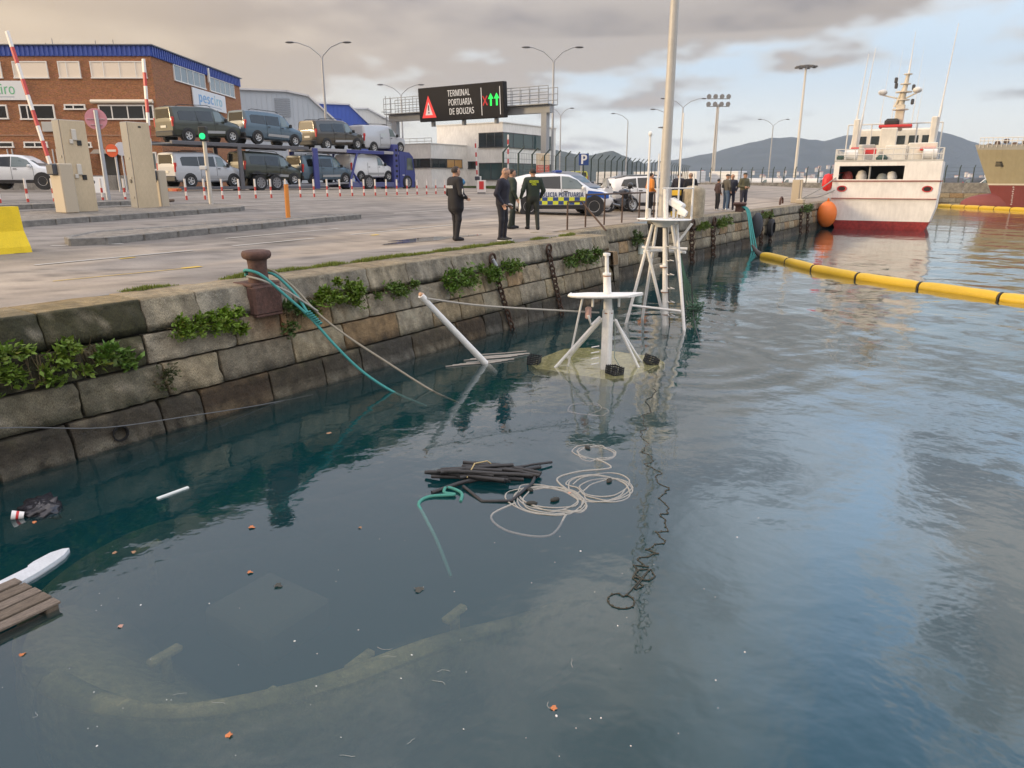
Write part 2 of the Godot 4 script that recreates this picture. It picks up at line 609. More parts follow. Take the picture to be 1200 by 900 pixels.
	island([[1.0, -9.6], [8.2, -11.1], [16.0, -13.1], [16.5, -13.5], [16.4, -15.3], [15.8, -15.6], [1.0, -12.6]], "machines")
	island([[1.0, -16.0], [9.0, -16.6], [15.2, -17.5], [15.3, -18.3], [9.0, -17.6], [1.0, -17.2]], "far")
	for k in 16:
		var p := Vector3(16.5 + k * 1.9, 0, -19.9)
		if k > 9: p.x += 1.2 * (k - 9)
	# hills
	hill("hill", 1500.0, [[330, 205], [400, 190], [480, 184], [560, 178], [600, 172], [625, 173], [650, 175], [672, 180], [692, 182], [704, 179], [718, 177], [726, 180], [736, 184], [742, 191], [748, 188], [756, 192], [764, 203], [772, 212]], Color(0.035, 0.05, 0.04), 3, 220.0)
	hill("mountain", 2600.0, [[700, 205], [735, 197], [765, 190], [800, 186], [835, 179], [862, 171], [885, 166], [903, 162], [930, 161], [948, 163], [966, 165], [990, 159], [1020, 156], [1050, 154], [1085, 152], [1110, 156], [1126, 161], [1140, 166], [1156, 171], [1180, 178], [1220, 186], [1300, 200]], Color(0.03, 0.045, 0.045), 4, 600.0)
	hill("mountain", 3300.0, [[1060, 200], [1110, 185], [1140, 174], [1160, 169], [1182, 167], [1205, 168], [1230, 172], [1290, 182], [1400, 205]], Color(0.03, 0.045, 0.045), 5, 500.0)
	# the town on the lower slopes
	var wallm := [m(0.62, 0.58, 0.53, 0.8), m(0.5, 0.4, 0.33, 0.8), m(0.72, 0.7, 0.66, 0.8)]
	var roofm := [m(0.34, 0.13, 0.08, 0.8), m(0.24, 0.14, 0.11, 0.8)]
	var r2 := RandomNumberGenerator.new()
	r2.seed = 21
	var made := []
	for k in 88:
		var px := r2.randf_range(845, 1165) if k < 70 else r2.randf_range(775, 850)
		var t := r2.randf()
		var py := 211.0 - 1.0 - 15.0 * t * t * (0.5 + 0.5 * smoothstep(830, 1000, px))
		made.append(Vector2(px, py))
	made.sort_custom(func(a, c): return a.x < c.x)
	for k in made.size():
		var h := hill_point(2600.0, made[k].x, made[k].y, 600.0)
		var wdt := r2.randf_range(5, 9)
		var hgt := r2.randf_range(4, 7)
		var o := thing("hillside_house", "small pale house low on the far mountainside, %s of the houses counted from the left" % ordinal(k), "house", h, r2.randf_range(-0.5, 0.5) - 0.98, "houses on the far mountainside")
		var w1 := MB.new()
		w1.box(Vector3(0, hgt / 2 - 3, 0), Vector3(wdt, hgt + 6, 6))
		part("wall", w1, wallm[k % 3], o)
		w1 = MB.new()
		w1.ext(PackedVector2Array([Vector2(-3.4, hgt + 0.02), Vector2(3.4, hgt + 0.02), Vector2(0, hgt + 1.7)]), -wdt / 2 - 0.5, wdt / 2 + 0.5, Transform3D(Basis(Vector3.UP, PI / 2), Vector3()))
		part("roof", w1, roofm[k % 2], o)

# where a sight line at a given image column meets a slope that rises from the shore: used to lay out the far landscape in metres
func sight(px: float, py: float) -> Vector3:
	var p := atan(238.0 / 832.0)
	var d := Vector3((px - 600.0) / 832.0, -(py - 450.0) / 832.0, -1.0)
	d = Vector3(d.x, cos(p) * d.y + sin(p) * d.z, -sin(p) * d.y + cos(p) * d.z)
	return Vector3(0.55 * d.x - 0.835 * d.z, d.y, 0.835 * d.x + 0.55 * d.z)

func hill_point(dist: float, px: float, py: float, deep: float) -> Vector3:
	var d := sight(px, py)
	var f := 0.835 * d.x - 0.55 * d.z
	# slope begins 'deep' metres before the ridge
	var reach := dist - deep * (1.0 - clampf((212.0 - py) / 50.0, 0.0, 1.0))
	return Vector3(0, 3.1, 8.75) + d * (reach / f)

func hill(called: String, dist: float, ridge: Array, colour: Color, seed_: int, deep: float) -> void:
	var nn := noise(seed_, 0.004, 5)
	var rows := []
	var cols := []
	var steps := 26
	for k in steps + 6:
		var row := PackedVector3Array()
		var cl := PackedColorArray()
		var f := float(k) / steps
		for i in 181:
			var t := i / 180.0 * (ridge.size() - 1)
			var a := mini(int(t), ridge.size() - 2)
			var fr := t - a
			var p: float = lerpf(ridge[a][0], ridge[a + 1][0], fr)
			var q: float = lerpf(ridge[a][1], ridge[a + 1][1], fr)
			var d := sight(p, q)
			var s := dist / (0.835 * d.x - 0.55 * d.z)
			var top := Vector3(0, 3.1, 8.75) + d * s
			var away := Vector3(d.x, 0, d.z).normalized()
			var h := maxf(top.y - 1.0, 0.0)
			var pos := top - away * deep * (1.0 - f) 
			var rough := nn.get_noise_2d(pos.x, pos.z)
			if f <= 1.0: pos.y = 1.0 + h * pow(f, 1.25) * (1.0 + 0.22 * rough * (1.0 - f) * 2.0) + nn.get_noise_2d(pos.x * 4.0, pos.z * 4.0) * 3.0 * f
			else: pos.y = 1.0 + h * (1.0 - (f - 1.0) * 1.5)
			row.append(pos)
			var sh := 1.0 + 0.5 * nn.get_noise_2d(pos.x * 3.0 + 90.0, pos.y * 9.0)
			cl.append(Color(sh, sh, sh))
		rows.append(row)
		cols.append(cl)
	rows.reverse()
	cols.reverse()
	var b := MB.new()
	b.grid(rows, cols)
	struct(called, b, m(colour.r, colour.g, colour.b, 0.95))

func _stripe(b: MB, q: Array) -> void:   # x0, z0, x1, z1, width
	var steps := 12
	for k in steps:
		var p := []
		for e in [k, k + 1]:
			var t: float = float(e) / steps
			var xx := lerpf(q[0], q[2], t)
			var zz := lerpf(q[1], q[3], t)
			for sd in [q[4] / 2, -q[4] / 2]:
				p.append(Vector3(xx, yard_y(zz + sd) + 0.0095, zz + sd))
		b.quad(p[0], p[2], p[3], p[1])

func island(outline: Array, called: String) -> void:
	var b := MB.new()
	var kerb := MB.new()
	var poly := []
	for p in outline: poly.append(Vector3(p[0], yard_y(p[1]), p[1]))
	var mid := Vector3()
	for p in poly: mid += p
	mid /= poly.size()
	# the stone kerb: short lengths with joints, around a paved top
	var stone := rough_mat("kerb", Color(0.34, 0.325, 0.30), 0.85, Vector3(0.8, 0.8, 0.8), 0.5, Vector3(5, 5, 5))
	var holder := struct("traffic_island", _island_top(poly, mid), rough_mat("island_top", Color(0.36, 0.325, 0.28), 0.9, Vector3(0.5, 0.5, 0.5), 0.5, Vector3(3, 3, 3)))
	for k in poly.size():
		var a: Vector3 = poly[k]
		var c: Vector3 = poly[(k + 1) % poly.size()]
		var len := a.distance_to(c)
		var cnt := maxi(1, int(round(len / 1.0)))
		for j in cnt:
			var p := a.lerp(c, float(j) / cnt)
			var q := a.lerp(c, float(j + 1) / cnt)
			if p.x < 4.0: continue
			var dir := (q - p).normalized()
			var inn := dir.cross(Vector3.UP)
			if inn.dot(mid - p) < 0: inn = -inn
			var s := MB.new()
			var w := p.distance_to(q) - 0.012
			var bs := Basis(dir, Vector3.UP, dir.cross(Vector3.UP))
			s.rbox((p + q) / 2 + inn * 0.075 + Vector3(0, 0.03, 0), Vector3(w, 0.24, 0.15), 0.025, bs)
			part("kerb_stone", s, stone, holder)

func _island_top(poly: Array, mid: Vector3) -> MB:
	var b := MB.new()
	for k in poly.size():
		var a: Vector3 = poly[k] + Vector3(0, 0.135, 0)
		var c: Vector3 = poly[(k + 1) % poly.size()] + Vector3(0, 0.135, 0)
		var mm := mid + Vector3(0, 0.135, 0)
		if (c - a).cross(mm - a).y > 0: b.tri(a, c, mm)
		else: b.tri(a, mm, c)
	return b

func water_h(x: float, z: float) -> float:
	var dist := Vector2(x, z - 8.75).length()
	var amp := lerpf(0.0013, 0.011, smoothstep(6.5, 24.0, dist)) * lerpf(0.25, 1.0, smoothstep(0.0, 5.5, z - 0.12 * x))
	var h := 0.0
	h += sin(x * 1.9 + z * 1.1 + 0.6 * sin(z * 0.7)) * 0.9
	h += sin(x * 3.3 - z * 1.7 + 1.3 + 0.9 * sin(x * 0.5)) * 0.55
	h += sin(-x * 1.2 + z * 3.9 + 2.1) * 0.5
	h += sin(x * 5.6 + z * 3.1 + 0.8 * sin(z * 1.9)) * 0.3
	h += sin(x * 0.7 + z * 0.45) * 1.4
	h += (sin(x * 9.5 + z * 6.0 + 1.2 * sin(z * 1.3)) + sin(x * 7.0 - z * 10.5 + sin(x * 0.9))) * 0.13
	h *= amp
	# rings spreading from the masts of the sunken boat
	for s in [[12.3, 4.4, 3.4], [15.3, 3.0, 2.6]]:
		var r := Vector2(x - s[0], z - s[1]).length()
		h += 0.0042 * sin(r * 9.5) * exp(-pow((r - 1.3) / (s[2] * 0.45), 2.0))
	return h

func build_water() -> void:
	var xs := []
	var x := -14.0
	while x < 1500.0:
		xs.append(x)
		x += 0.5 if x < 0.0 else 0.1 if x < 20.0 else 0.22 if x < 40.0 else 0.6 if x < 80.0 else 2.0 if x < 118.0 else 300.0
	var zs := []
	var z := -2.4
	while z < 900.0:
		zs.append(z)
		z += 0.1 if z < 12.0 else 0.3 if z < 24.0 else 1.5 if z < 60.0 else 60.0
	var rows := []
	for zz in zs:
		var r := PackedVector3Array()
		for xx in xs: r.append(Vector3(minf(xx, 114.5), water_h(xx, zz), zz))
		rows.append(r)
	var b := MB.new()
	b.grid(rows)
	var s := StandardMaterial3D.new()
	s.albedo_color = Color(Color(0.004, 0.045, 0.052).linear_to_srgb(), 0.34)
	s.transparency = BaseMaterial3D.TRANSPARENCY_ALPHA
	s.roughness = 0.03
	s.metallic_specular = 1.0
	s.clearcoat_enabled = true
	s.clearcoat = 1.0
	s.clearcoat_roughness = 0.02
	s.uv1_triplanar = true
	s.uv1_world_triplanar = true
	s.uv1_scale = Vector3(0.16, 0.16, 0.16)
	s.normal_enabled = true
	s.normal_scale = 0.105
	s.normal_texture = noise_tex("ripple_normal", 0.012, 0, 1, 4, 1024, FastNoiseLite.TYPE_SIMPLEX_SMOOTH, 0.5, 8.0)
	struct("water", b, s)
	# harbour bed and the murk above it
	b = MB.new()
	b.quad(Vector3(-14, -3.4, 60), Vector3(114, -3.4, 60), Vector3(114, -3.4, -2), Vector3(-14, -3.4, -2))
	struct("harbour_bed", b, m(0.03, 0.04, 0.035, 0.9))
	var fog := FogVolume.new()
	fog.name = "murky_water"
	fog.shape = RenderingServer.FOG_VOLUME_SHAPE_BOX
	fog.size = Vector3(128, 3.3, 60)
	fog.position = Vector3(50, -1.68, 28.5)
	var fm := FogMaterial.new()
	fm.albedo = Color(0.012, 0.17, 0.20).linear_to_srgb()
	fm.density = 0.95
	fog.material = fm
	fog.set_meta("kind", "structure")
	add_child(fog)

# ================================================================ the quay
var stone_mats := []

func quay_stone(i: int) -> StandardMaterial3D:
	if stone_mats.is_empty():
		for cc in [Color(0.76, 0.63, 0.42), Color(0.66, 0.57, 0.40), Color(0.80, 0.69, 0.49), Color(0.58, 0.52, 0.40), Color(0.70, 0.49, 0.27), Color(0.66, 0.60, 0.47)]:
			stone_mats.append(rough_mat("stone %d" % stone_mats.size(), cc, 0.9, Vector3(0.8, 0.7, 0.8), 2.2, Vector3(5.0, 1.3, 5.0)))
	return stone_mats[i % 6]

# one course block in the wall's own axes: x along, y up, z out of the face
func block(x0: float, x1: float, y0: float, y1: float, batter: float, cell: float, sd: int, rugged: float, mossy: float) -> MB:
	var nn := noise(sd, 1.6, 4)
	var n2 := noise(sd + 500, 6.0, 3)
	var nx := clampi(int(ceil((x1 - x0) / cell)), 3, 18) + 2
	var ny := clampi(int(ceil((y1 - y0) / cell)), 3, 8) + 2
	var rows := []
	var cols := []
	var bx := 0.014 / (x1 - x0)
	var by := 0.014 / (y1 - y0)
	var rr := RandomNumberGenerator.new()
	rr.seed = sd
	var tone := rr.randf_range(0.72, 1.16)
	var chips := []
	for k in 4: chips.append(rr.randf_range(0.0, 0.13) if rr.randf() < 0.55 else 0.0)
	for j in range(-1, ny + 2):
		var r := PackedVector3Array()
		var cl := PackedColorArray()
		for i in range(-1, nx + 2):
			var fx := 0.0 if i <= 0 else 1.0 if i >= nx else lerpf(bx, 1.0 - bx, float(i - 1) / (nx - 2))
			var fy := 1.0 if j <= 0 else 0.0 if j >= ny else 1.0 - lerpf(by, 1.0 - by, float(j - 1) / (ny - 2))
			var ox := lerpf(x0, x1, fx)
			var oy := lerpf(y0, y1, fy)
			var e := minf(minf(ox - x0, x1 - ox), minf(oy - y0, y1 - oy))
			var wob := nn.get_noise_2d(ox * 1.0, oy * 2.0)
			var z := (EDGE_Y - oy) * batter + wob * rugged * 1.1 + n2.get_noise_2d(ox, oy) * rugged * 0.6
			if e < 0.006: z -= 0.016 + rugged * 0.25
			# worn corners
			for k in 4:
				var cd := Vector2(ox - (x0 if k % 2 == 0 else x1), oy - (y0 if k < 2 else y1)).length()
				if cd < chips[k]: z -= (chips[k] - cd) * 0.55
			var cx := minf(ox - x0, x1 - ox)
			var cy := minf(oy - y0, y1 - oy)
			var inset := 0.010 * (0.5 + 0.5 * nn.get_noise_2d(ox * 3.0 + 9.0, oy * 3.0)) + rugged * 0.12
			if fx == 0.0: ox += inset
			if fx == 1.0: ox -= inset
			if fy == 0.0: oy += inset * 0.7
			if fy == 1.0: oy -= inset * 0.7
			if i < 0 or i > nx or j < 0 or j > ny: z = (EDGE_Y - oy) * batter - 0.3
			r.append(Vector3(ox, oy, z))
			# wet weed below the tide line, lichen and soot higher up
			var tide := smoothstep(0.62, 0.36, oy + 0.12 * nn.get_noise_2d(ox * 1.5, 3.0))
			var spot := smoothstep(-0.15, 0.5, n2.get_noise_2d(ox * 0.9, oy * 0.5 + 20.0))
			var q := Color(1.08, 1.04, 0.98).lerp(Color(0.40, 0.36, 0.32), 0.5 * spot)
			q = q.lerp(Color(0.155, 0.15, 0.145), tide)
			q = q.lerp(Color(0.10, 0.12, 0.05), 0.5 * smoothstep(0.14, 0.0, absf(oy - 0.42 - 0.06 * nn.get_noise_2d(ox * 2.0, 8.0))) * smoothstep(-0.2, 0.4, n2.get_noise_2d(ox * 0.7, 33.0)))
			if batter == 0.2: q = q.lerp(Color(0.42, 0.17, 0.07), 0.8 * smoothstep(0.42, 0.2, absf(ox - 6.6)) * smoothstep(0.7, 1.1, oy) * (0.6 + 0.6 * n2.get_noise_2d(ox * 2.0, oy * 0.3)))
			q = q.lerp(Color(0.10, 0.115, 0.045), mossy * smoothstep(-0.75, -0.15, nn.get_noise_2d(ox * 2.0 + 30.0, oy * 2.0)))
			q = q.lerp(Color(0.75, 0.80, 0.86), 0.45 * smoothstep(0.09, 0.03, absf(oy - 0.06)) * (0.6 + n2.get_noise_2d(ox * 2.0, 50.0)))
			cl.append(Color(q.r * tone, q.g * tone, q.b * tone))
		rows.append(r)
		cols.append(cl)
	var b := MB.new()
	b.grid(rows, cols)
	return b

func coping(x0: float, x1: float, y0: float, wide: float, batter: float, cell: float, sd: int, rugged: float, mossy: float) -> MB:
	var nn := noise(sd, 1.4, 4)
	var n2 := noise(sd + 300, 5.0, 3)
	var nx := clampi(int(ceil((x1 - x0) / cell)), 3, 22) + 2
	var bx := 0.014 / (x1 - x0)
	var prof := [Vector2(-wide, y0), Vector2(-wide, EDGE_Y - 0.005), Vector2(-wide * 0.66, EDGE_Y), Vector2(-wide * 0.33, EDGE_Y), Vector2(-0.06, EDGE_Y - 0.002), Vector2(-0.022, EDGE_Y - 0.010), Vector2(-0.002, EDGE_Y - 0.034), Vector2(0, EDGE_Y - 0.12)]
	for k in 3: prof.append(Vector2((EDGE_Y - lerpf(EDGE_Y - 0.2, y0, (k + 1) / 3.0)) * batter, lerpf(EDGE_Y - 0.13, y0 + 0.012, (k + 1) / 3.0)))
	prof.append(Vector2(-0.3, y0 + 0.012))
	var rows := []
	var cols := []
	for j in prof.size():
		var r := PackedVector3Array()
		var cl := PackedColorArray()
		for i in range(-1, nx + 2):
			var fx := 0.0 if i <= 0 else 1.0 if i >= nx else lerpf(bx, 1.0 - bx, float(i - 1) / (nx - 2))
			var ox := lerpf(x0, x1, fx)
			var p: Vector2 = prof[j]
			var end := fx == 0.0 or fx == 1.0
			if fx == 0.0: ox += 0.005
			if fx == 1.0: ox -= 0.005
			var wob := nn.get_noise_2d(ox * 1.2, p.y * 2.0 + p.x)
			var y := p.y
			var z := p.x
			if j > 0 and j < prof.size() - 1:
				if j <= 5: y += wob * rugged * 0.5 - (0.014 if end else 0.0)
				if j >= 5: z += wob * rugged * 1.3 + n2.get_noise_2d(ox, p.y * 1.3) * rugged * 0.6 - (0.02 if end else 0.0)
			if i < 0 or i > nx:
				y = minf(y, y0 + 0.05)
				z = minf(z, -0.25)
			r.append(Vector3(ox, y, z))
			var q := Color(1, 1, 1)
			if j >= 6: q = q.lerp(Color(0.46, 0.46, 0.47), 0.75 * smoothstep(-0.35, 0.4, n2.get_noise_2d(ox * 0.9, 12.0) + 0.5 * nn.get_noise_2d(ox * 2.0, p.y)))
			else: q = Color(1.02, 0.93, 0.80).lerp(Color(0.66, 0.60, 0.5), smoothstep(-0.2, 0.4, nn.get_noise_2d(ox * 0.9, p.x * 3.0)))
			var mo := mossy * smoothstep(-0.75, -0.15, nn.get_noise_2d(ox * 2.0 + 30.0, p.y * 2.0 + p.x))
			q = q.lerp(Color(0.095, 0.105, 0.04) if j >= 5 else Color(0.55, 0.42, 0.12), mo if j >= 5 else mo * 0.5)
			cl.append(q)
		rows.append(r)
		cols.append(cl)
	var b := MB.new()
	b.grid(rows, cols)
	return b

func wall_of(holder: Node3D, x0: float, x1: float, courses: Array, batter: float, wide: float, len_lo: float, len_hi: float, cell: float, rugged: float, seed_: int, mossy_to := -99.0, from_course := 0) -> void:
	var r := RandomNumberGenerator.new()
	r.seed = seed_
	for k in range(from_course, courses.size() - 1):
		var x := x0
		var last := -1
		while x < x1 - 0.05:
			var w := r.randf_range(len_lo, len_hi) * (1.35 if k == 0 else 1.0)
			if x1 - x - w < len_lo * 0.6: w = x1 - x
			var mo := 0.95 if x + w * 0.5 < mossy_to and k < 2 else (0.6 if x + w * 0.5 < mossy_to - 0.5 and k == 2 else 0.15 if k == 2 else 0.0)
			var ru := rugged * (2.3 if x + w * 0.5 < mossy_to + 0.4 and k > 0 else 1.0)
			var pick := r.randi_range(0, 5)
			if pick == last: pick += 1
			last = pick
			var b: MB
			var w0 := x
			var w1 := x + w
			if k == 0: b = coping(w0, w1, courses[1] + 0.004, wide, batter, cell, seed_ + int(x * 40), ru, mo)
			else: b = block(w0 + 0.008, w1 - 0.008, courses[k + 1] + 0.006, courses[k] - 0.006, batter, cell, seed_ + k * 999 + int(x * 40), ru, mo)
			part("coping_stone" if k == 0 else "stone_block", b, quay_stone(pick if k > 0 else [3, 5, 1][pick % 3]), holder)
			x += w

func build_quay() -> void:
	var courses := [EDGE_Y, 1.25, 0.86, 0.42, -0.05, -0.7]
	var body := MB.new()
	body.ext(PackedVector2Array([Vector2(-0.74, 1.6), Vector2(-0.10, 1.6), Vector2(0.42, -1.0), Vector2(0.42, -3.6), Vector2(-0.74, -3.6)]), -18.0, 22.0, Transform3D(Basis(Vector3(0, 0, 1), Vector3(0, 1, 0), Vector3(-1, 0, 0)), Vector3()))
	var dark := rough_mat("joint", Color(0.05, 0.047, 0.04), 0.95, Vector3(1, 1, 1), 1.0)
	body = MB.new()
	var prof := PackedVector2Array([Vector2(-0.72, 1.58), Vector2(-0.09, 1.58), Vector2(0.40, -0.9), Vector2(0.40, -3.6), Vector2(-0.72, -3.6)])
	# z, y outline carried along x
	body.ext(prof, -20.0, 17.85, Transform3D(Basis(Vector3(0, 0, 1), Vector3(0, 1, 0), Vector3(1, 0, 0)), Vector3()))
	var near := struct("quay_wall", body, dark)
	wall_of(near, 2.0, CORNER_X, courses, 0.2, 0.74, 0.55, 1.35, 0.09, 0.022, 11, 5.0)
	# the end face, turned to look along the quay
	var end_body := MB.new()
	end_body.ext(prof, 0.25, 3.0, Transform3D(Basis(Vector3(0, 0, 1), Vector3(0, 1, 0), Vector3(1, 0, 0)), Vector3()))
	var endw := struct("quay_wall", end_body, dark)
	endw.position = Vector3(CORNER_X, 0, 0.0)
	endw.rotation.y = PI / 2
	wall_of(endw, 0.03, 2.2, [EDGE_Y, 1.25], 0.22, 0.7, 0.8, 1.1, 0.12, 0.05, 77)
	wall_of(endw, -0.3, 2.2, courses, 0.22, 0.7, 0.7, 1.0, 0.12, 0.05, 78, -99.0, 1)
	# set-back stretch beyond the corner
	var far_body := MB.new()
	far_body.ext(PackedVector2Array([Vector2(-0.72, 1.58), Vector2(-0.07, 1.58), Vector2(0.14, -0.5), Vector2(0.14, -3.6), Vector2(-0.72, -3.6)]), 17.5, 23.6, Transform3D(Basis(Vector3(0, 0, 1), Vector3(0, 1, 0), Vector3(1, 0, 0)), Vector3()))
	far_body.ext(PackedVector2Array([Vector2(-0.72, 1.58), Vector2(-0.07, 1.58), Vector2(0.14, -0.5), Vector2(0.14, -3.6), Vector2(-0.72, -3.6)]), 25.2, 114.0, Transform3D(Basis(Vector3(0, 0, 1), Vector3(0, 1, 0), Vector3(1, 0, 0)), Vector3()))
	far_body.box(Vector3(24.4, -0.9, -1.6), Vector3(1.7, 4.9, 1.0))
	var farw := struct("quay_wall", far_body, dark)
	farw.position.z = FAR_Z
	wall_of(farw, CORNER_X - 0.6, 23.6, [EDGE_Y, 1.22, 0.84, 0.40, -0.3], 0.09, 0.72, 0.7, 1.1, 0.16, 0.018, 211)
	wall_of(farw, 25.2, 60.0, [EDGE_Y, 1.22, 0.84, 0.40, -0.3], 0.09, 0.72, 0.8, 1.25, 0.22, 0.018, 311)
	wall_of(farw, 60.0, 113.5, [EDGE_Y, 1.0, 0.2], 0.05, 0.72, 3.0, 4.0, 0.8, 0.018, 411)
	# landing niche with steps going down to the water
	var niche := MB.new()
	for k in 9:
		niche.rbox(Vector3(24.4, 1.42 - k * 0.19, FAR_Z - 0.95 + k * 0.1), Vector3(1.6, 0.19, 0.5), 0.015)
	part("step", niche, quay_stone(3), farw, Vector3(0, 0, -FAR_Z))
	# the mole across the end of the basin
	var mole := MB.new()
	mole.box(Vector3(115.2, -1.0, 24.0), Vector3(1.4, 4.9, 50.0))
	var mw := struct("mole_wall", mole, dark)
	for k in 26:
		for j in 3:
			var s := MB.new()
			s.rbox(Vector3(114.42, 1.22 - j * 0.62, -0.4 + k * 1.6 + (0.8 if j % 2 else 0.0)), Vector3(0.3, 0.59, 1.57), 0.03)
			part("stone_block", s, quay_stone(k * 3 + j * 5 + (k * k) % 4), mw)
	var par := MB.new()
	for k in 24:
		par.rbox(Vector3(114.9, 2.1, -31.0 + k * 4.0 + 2.0), Vector3(0.35, 1.55, 3.97), 0.02)
	solo("parapet_wall", par, rough_mat("parapet", Color(0.40, 0.385, 0.35), 0.9, Vector3(0.25, 0.25, 0.25), 0.5, Vector3(1.0, 0.3, 1.0)), "long pale concrete parapet wall closing the far end of the quay", "wall")

# ================================================================ things on and by the quay wall
func leafy(b: MB, ctr: Vector3, size: Vector3, count: int, leaf: float, r: RandomNumberGenerator, hang := 0.3) -> void:
	# clumps: each sprig is a short stem with leaves spread round it
	for k in count:
		var d := Vector3(r.randfn(0, 0.42), r.randfn(0, 0.42), absf(r.randfn(0, 0.5)))
		var p := ctr + Vector3(d.x * size.x, d.y * size.y - d.z * size.z * hang, d.z * size.z)
		var shade := r.randf_range(0.55, 1.35)
		b.col = Color(shade, shade * r.randf_range(0.85, 1.08), shade * r.randf_range(0.6, 1.0))
		if r.randf() < 0.14: b.col = Color(1.9 * shade, 1.05 * shade, 1.0 * shade)
		var dir := Vector3(r.randf_range(-1, 1), r.randf_range(-0.5, 0.9), r.randf_range(0.1, 1.1)).normalized()
		for j in 4:
			var l := leaf * r.randf_range(0.6, 1.3)
			var t := (dir + Vector3(r.randf_range(-0.9, 0.9), r.randf_range(-0.7, 0.7), r.randf_range(-0.5, 0.7))).normalized()
			var s := t.cross(Vector3(r.randf_range(-1, 1), 1, r.randf_range(-1, 1))).normalized() * l * 0.28
			var up := s.cross(t).normalized() * l * 0.1
			var q := p + dir * leaf * 0.5 * j * 0.5
			b.tri(q, q + t * l * 0.5 + s - up, q + t * l)
			b.tri(q, q + t * l, q + t * l * 0.5 - s - up)
	b.col = Color(1, 1, 1)

func plant(label: String, at: Vector3, size: Vector3, count: int, leaf: float, seed_: int, green := Color(0.10, 0.17, 0.025)) -> void:
	var r := RandomNumberGenerator.new()
	r.seed = seed_
	var o := thing("wall_plant", label, "plant", at, 0.0, "plants growing out of the quay wall")
	var b := MB.new()
	size.z *= 0.75
	count = int(count * 0.8)
	var clumps := maxi(3, int(size.x * (1.0 + size.y * 2.0) / 0.13))
	for k in clumps:
		var c := Vector3(r.randf_range(-0.5, 0.5) * size.x, r.randf_range(-0.4, 0.4) * size.y, 0.0)
		var k2 := r.randf_range(0.4, 1.25)
		leafy(b, c, Vector3(minf(0.13, size.x * 0.4), minf(0.1, size.y * 0.4), size.z) * k2, count / clumps, leaf, r)
	var s := StandardMaterial3D.new()
	s.albedo_color = green.linear_to_srgb()
	s.vertex_color_use_as_albedo = true
	s.roughness = 0.6
	s.backlight_enabled = true
	s.backlight = Color(0.35, 0.45, 0.1)
	var f := part("foliage", b, s, o)
	f.set_meta("kind", "stuff")
	b = MB.new()
	for k in clumps * 2:
		var x := r.randf_range(-0.5, 0.5) * size.x
		b.tube([Vector3(x, -0.02, -0.12), Vector3(x + r.randf_range(-0.04, 0.04), r.randf_range(-0.06, 0.06), 0.03), Vector3(x + r.randf_range(-0.08, 0.08), r.randf_range(-0.5, 0.3) * size.y, size.z * 0.8)], [0.008, 0.006, 0.003], 4)
	part("stem", b, m(0.10, 0.075, 0.035, 0.9), o)

func grass_strip() -> void:
	var r := RandomNumberGenerator.new()
	r.seed = 5
	var nn := noise(71, 0.9, 3)
	var b := MB.new()
	for k in 14000:
		var x := r.randf_range(4.2, 17.6)
		var d := nn.get_noise_1d(x) + 0.28 + 0.3 * smoothstep(6.5, 9.0, x) - 0.35 * smoothstep(13.5, 15.0, x) - 0.3 * smoothstep(6.2, 4.5, x)
		if r.randf() > d * 2.2: continue
		var z := -0.80 + r.randfn(0, 0.045) + 0.05 * nn.get_noise_1d(x * 3.0)
		var h := r.randf_range(0.02, 0.075) * clampf(d + 0.5, 0.4, 1.25)
		var a := r.randf() * TAU
		var w := Vector3(cos(a), 0, sin(a)) * 0.009
		var tip := Vector3(r.randf_range(-0.03, 0.03), h, r.randf_range(-0.03, 0.03))
		var sh := r.randf_range(0.6, 1.4)
		b.col = Color(sh, sh, sh * 0.7).lerp(Color(2.2 * sh, 1.2 * sh, 0.8 * sh), 0.6 if r.randf() < 0.25 else 0.0)
		var p := Vector3(x, EDGE_Y - 0.01, z)
		b.tri(p - w, p + w, p + tip)
	var o := solo("grass", b, m(0.16, 0.20, 0.035, 0.8), "low green grass and moss growing in the joint behind the coping stones", "grass")
	o.set_meta("kind", "stuff")

func chain(label: String, top: Vector3, bottom: Vector3, seed_: int, size := 1.0, group := "rusty chains hanging on the quay wall") -> void:
	var o := thing("mooring_chain", label, "chain", top, 0.0, group)
	var b := MB.new()
	var n := int(top.distance_to(bottom) / (0.095 * size))
	for k in n:
		var t := (k + 0.5) / n
		var p := (bottom - top) * t + Vector3(0, 0, 0.05)
		var pts := []
		var side := Vector3(1, 0, 0.25) if k % 2 == 0 else Vector3(0.2, 0, 1)
		side = side.normalized()
		var ax := (bottom - top).normalized()
		for j in 9:
			var a := TAU * j / 8.0
			pts.append(p + side * cos(a) * 0.042 * size + ax * sin(a) * 0.07 * size)
		b.tube(pts, 0.016 * size, 5, false)
	var rust := rough_mat("rust", Color(0.10, 0.055, 0.035), 0.9, Vector3(4, 4, 4), 0.6, Vector3(12, 12, 12))
	part("links", b, rust, o)
	b = MB.new()
	var pts := []
	for j in 13:
		var a := TAU * j / 12.0
		pts.append(Vector3(cos(a) * 0.085, 0.02 + sin(a) * 0.085, 0.05) * size)
	b.tube(pts, 0.022 * size, 6, false)
	part("mooring_ring", b, rust, o)

func rope(called: String, label: String, pts: Array, rad: float, material: Material, group := "", sub := 6, seg := 7) -> MeshInstance3D:
	var c := Curve3D.new()
	for k in pts.size():
		var t: Vector3 = (pts[mini(k + 1, pts.size() - 1)] - pts[maxi(k - 1, 0)]) / 6.0
		c.add_point(pts[k], -t, t)
	var out := []
	for k in pts.size() - 1:
		for j in sub: out.append(c.sample(k, float(j) / sub))
	out.append(pts[-1])
	var b := MB.new()
	b.tube(out, rad, seg)
	return solo(called, b, material, label, "rope", group)

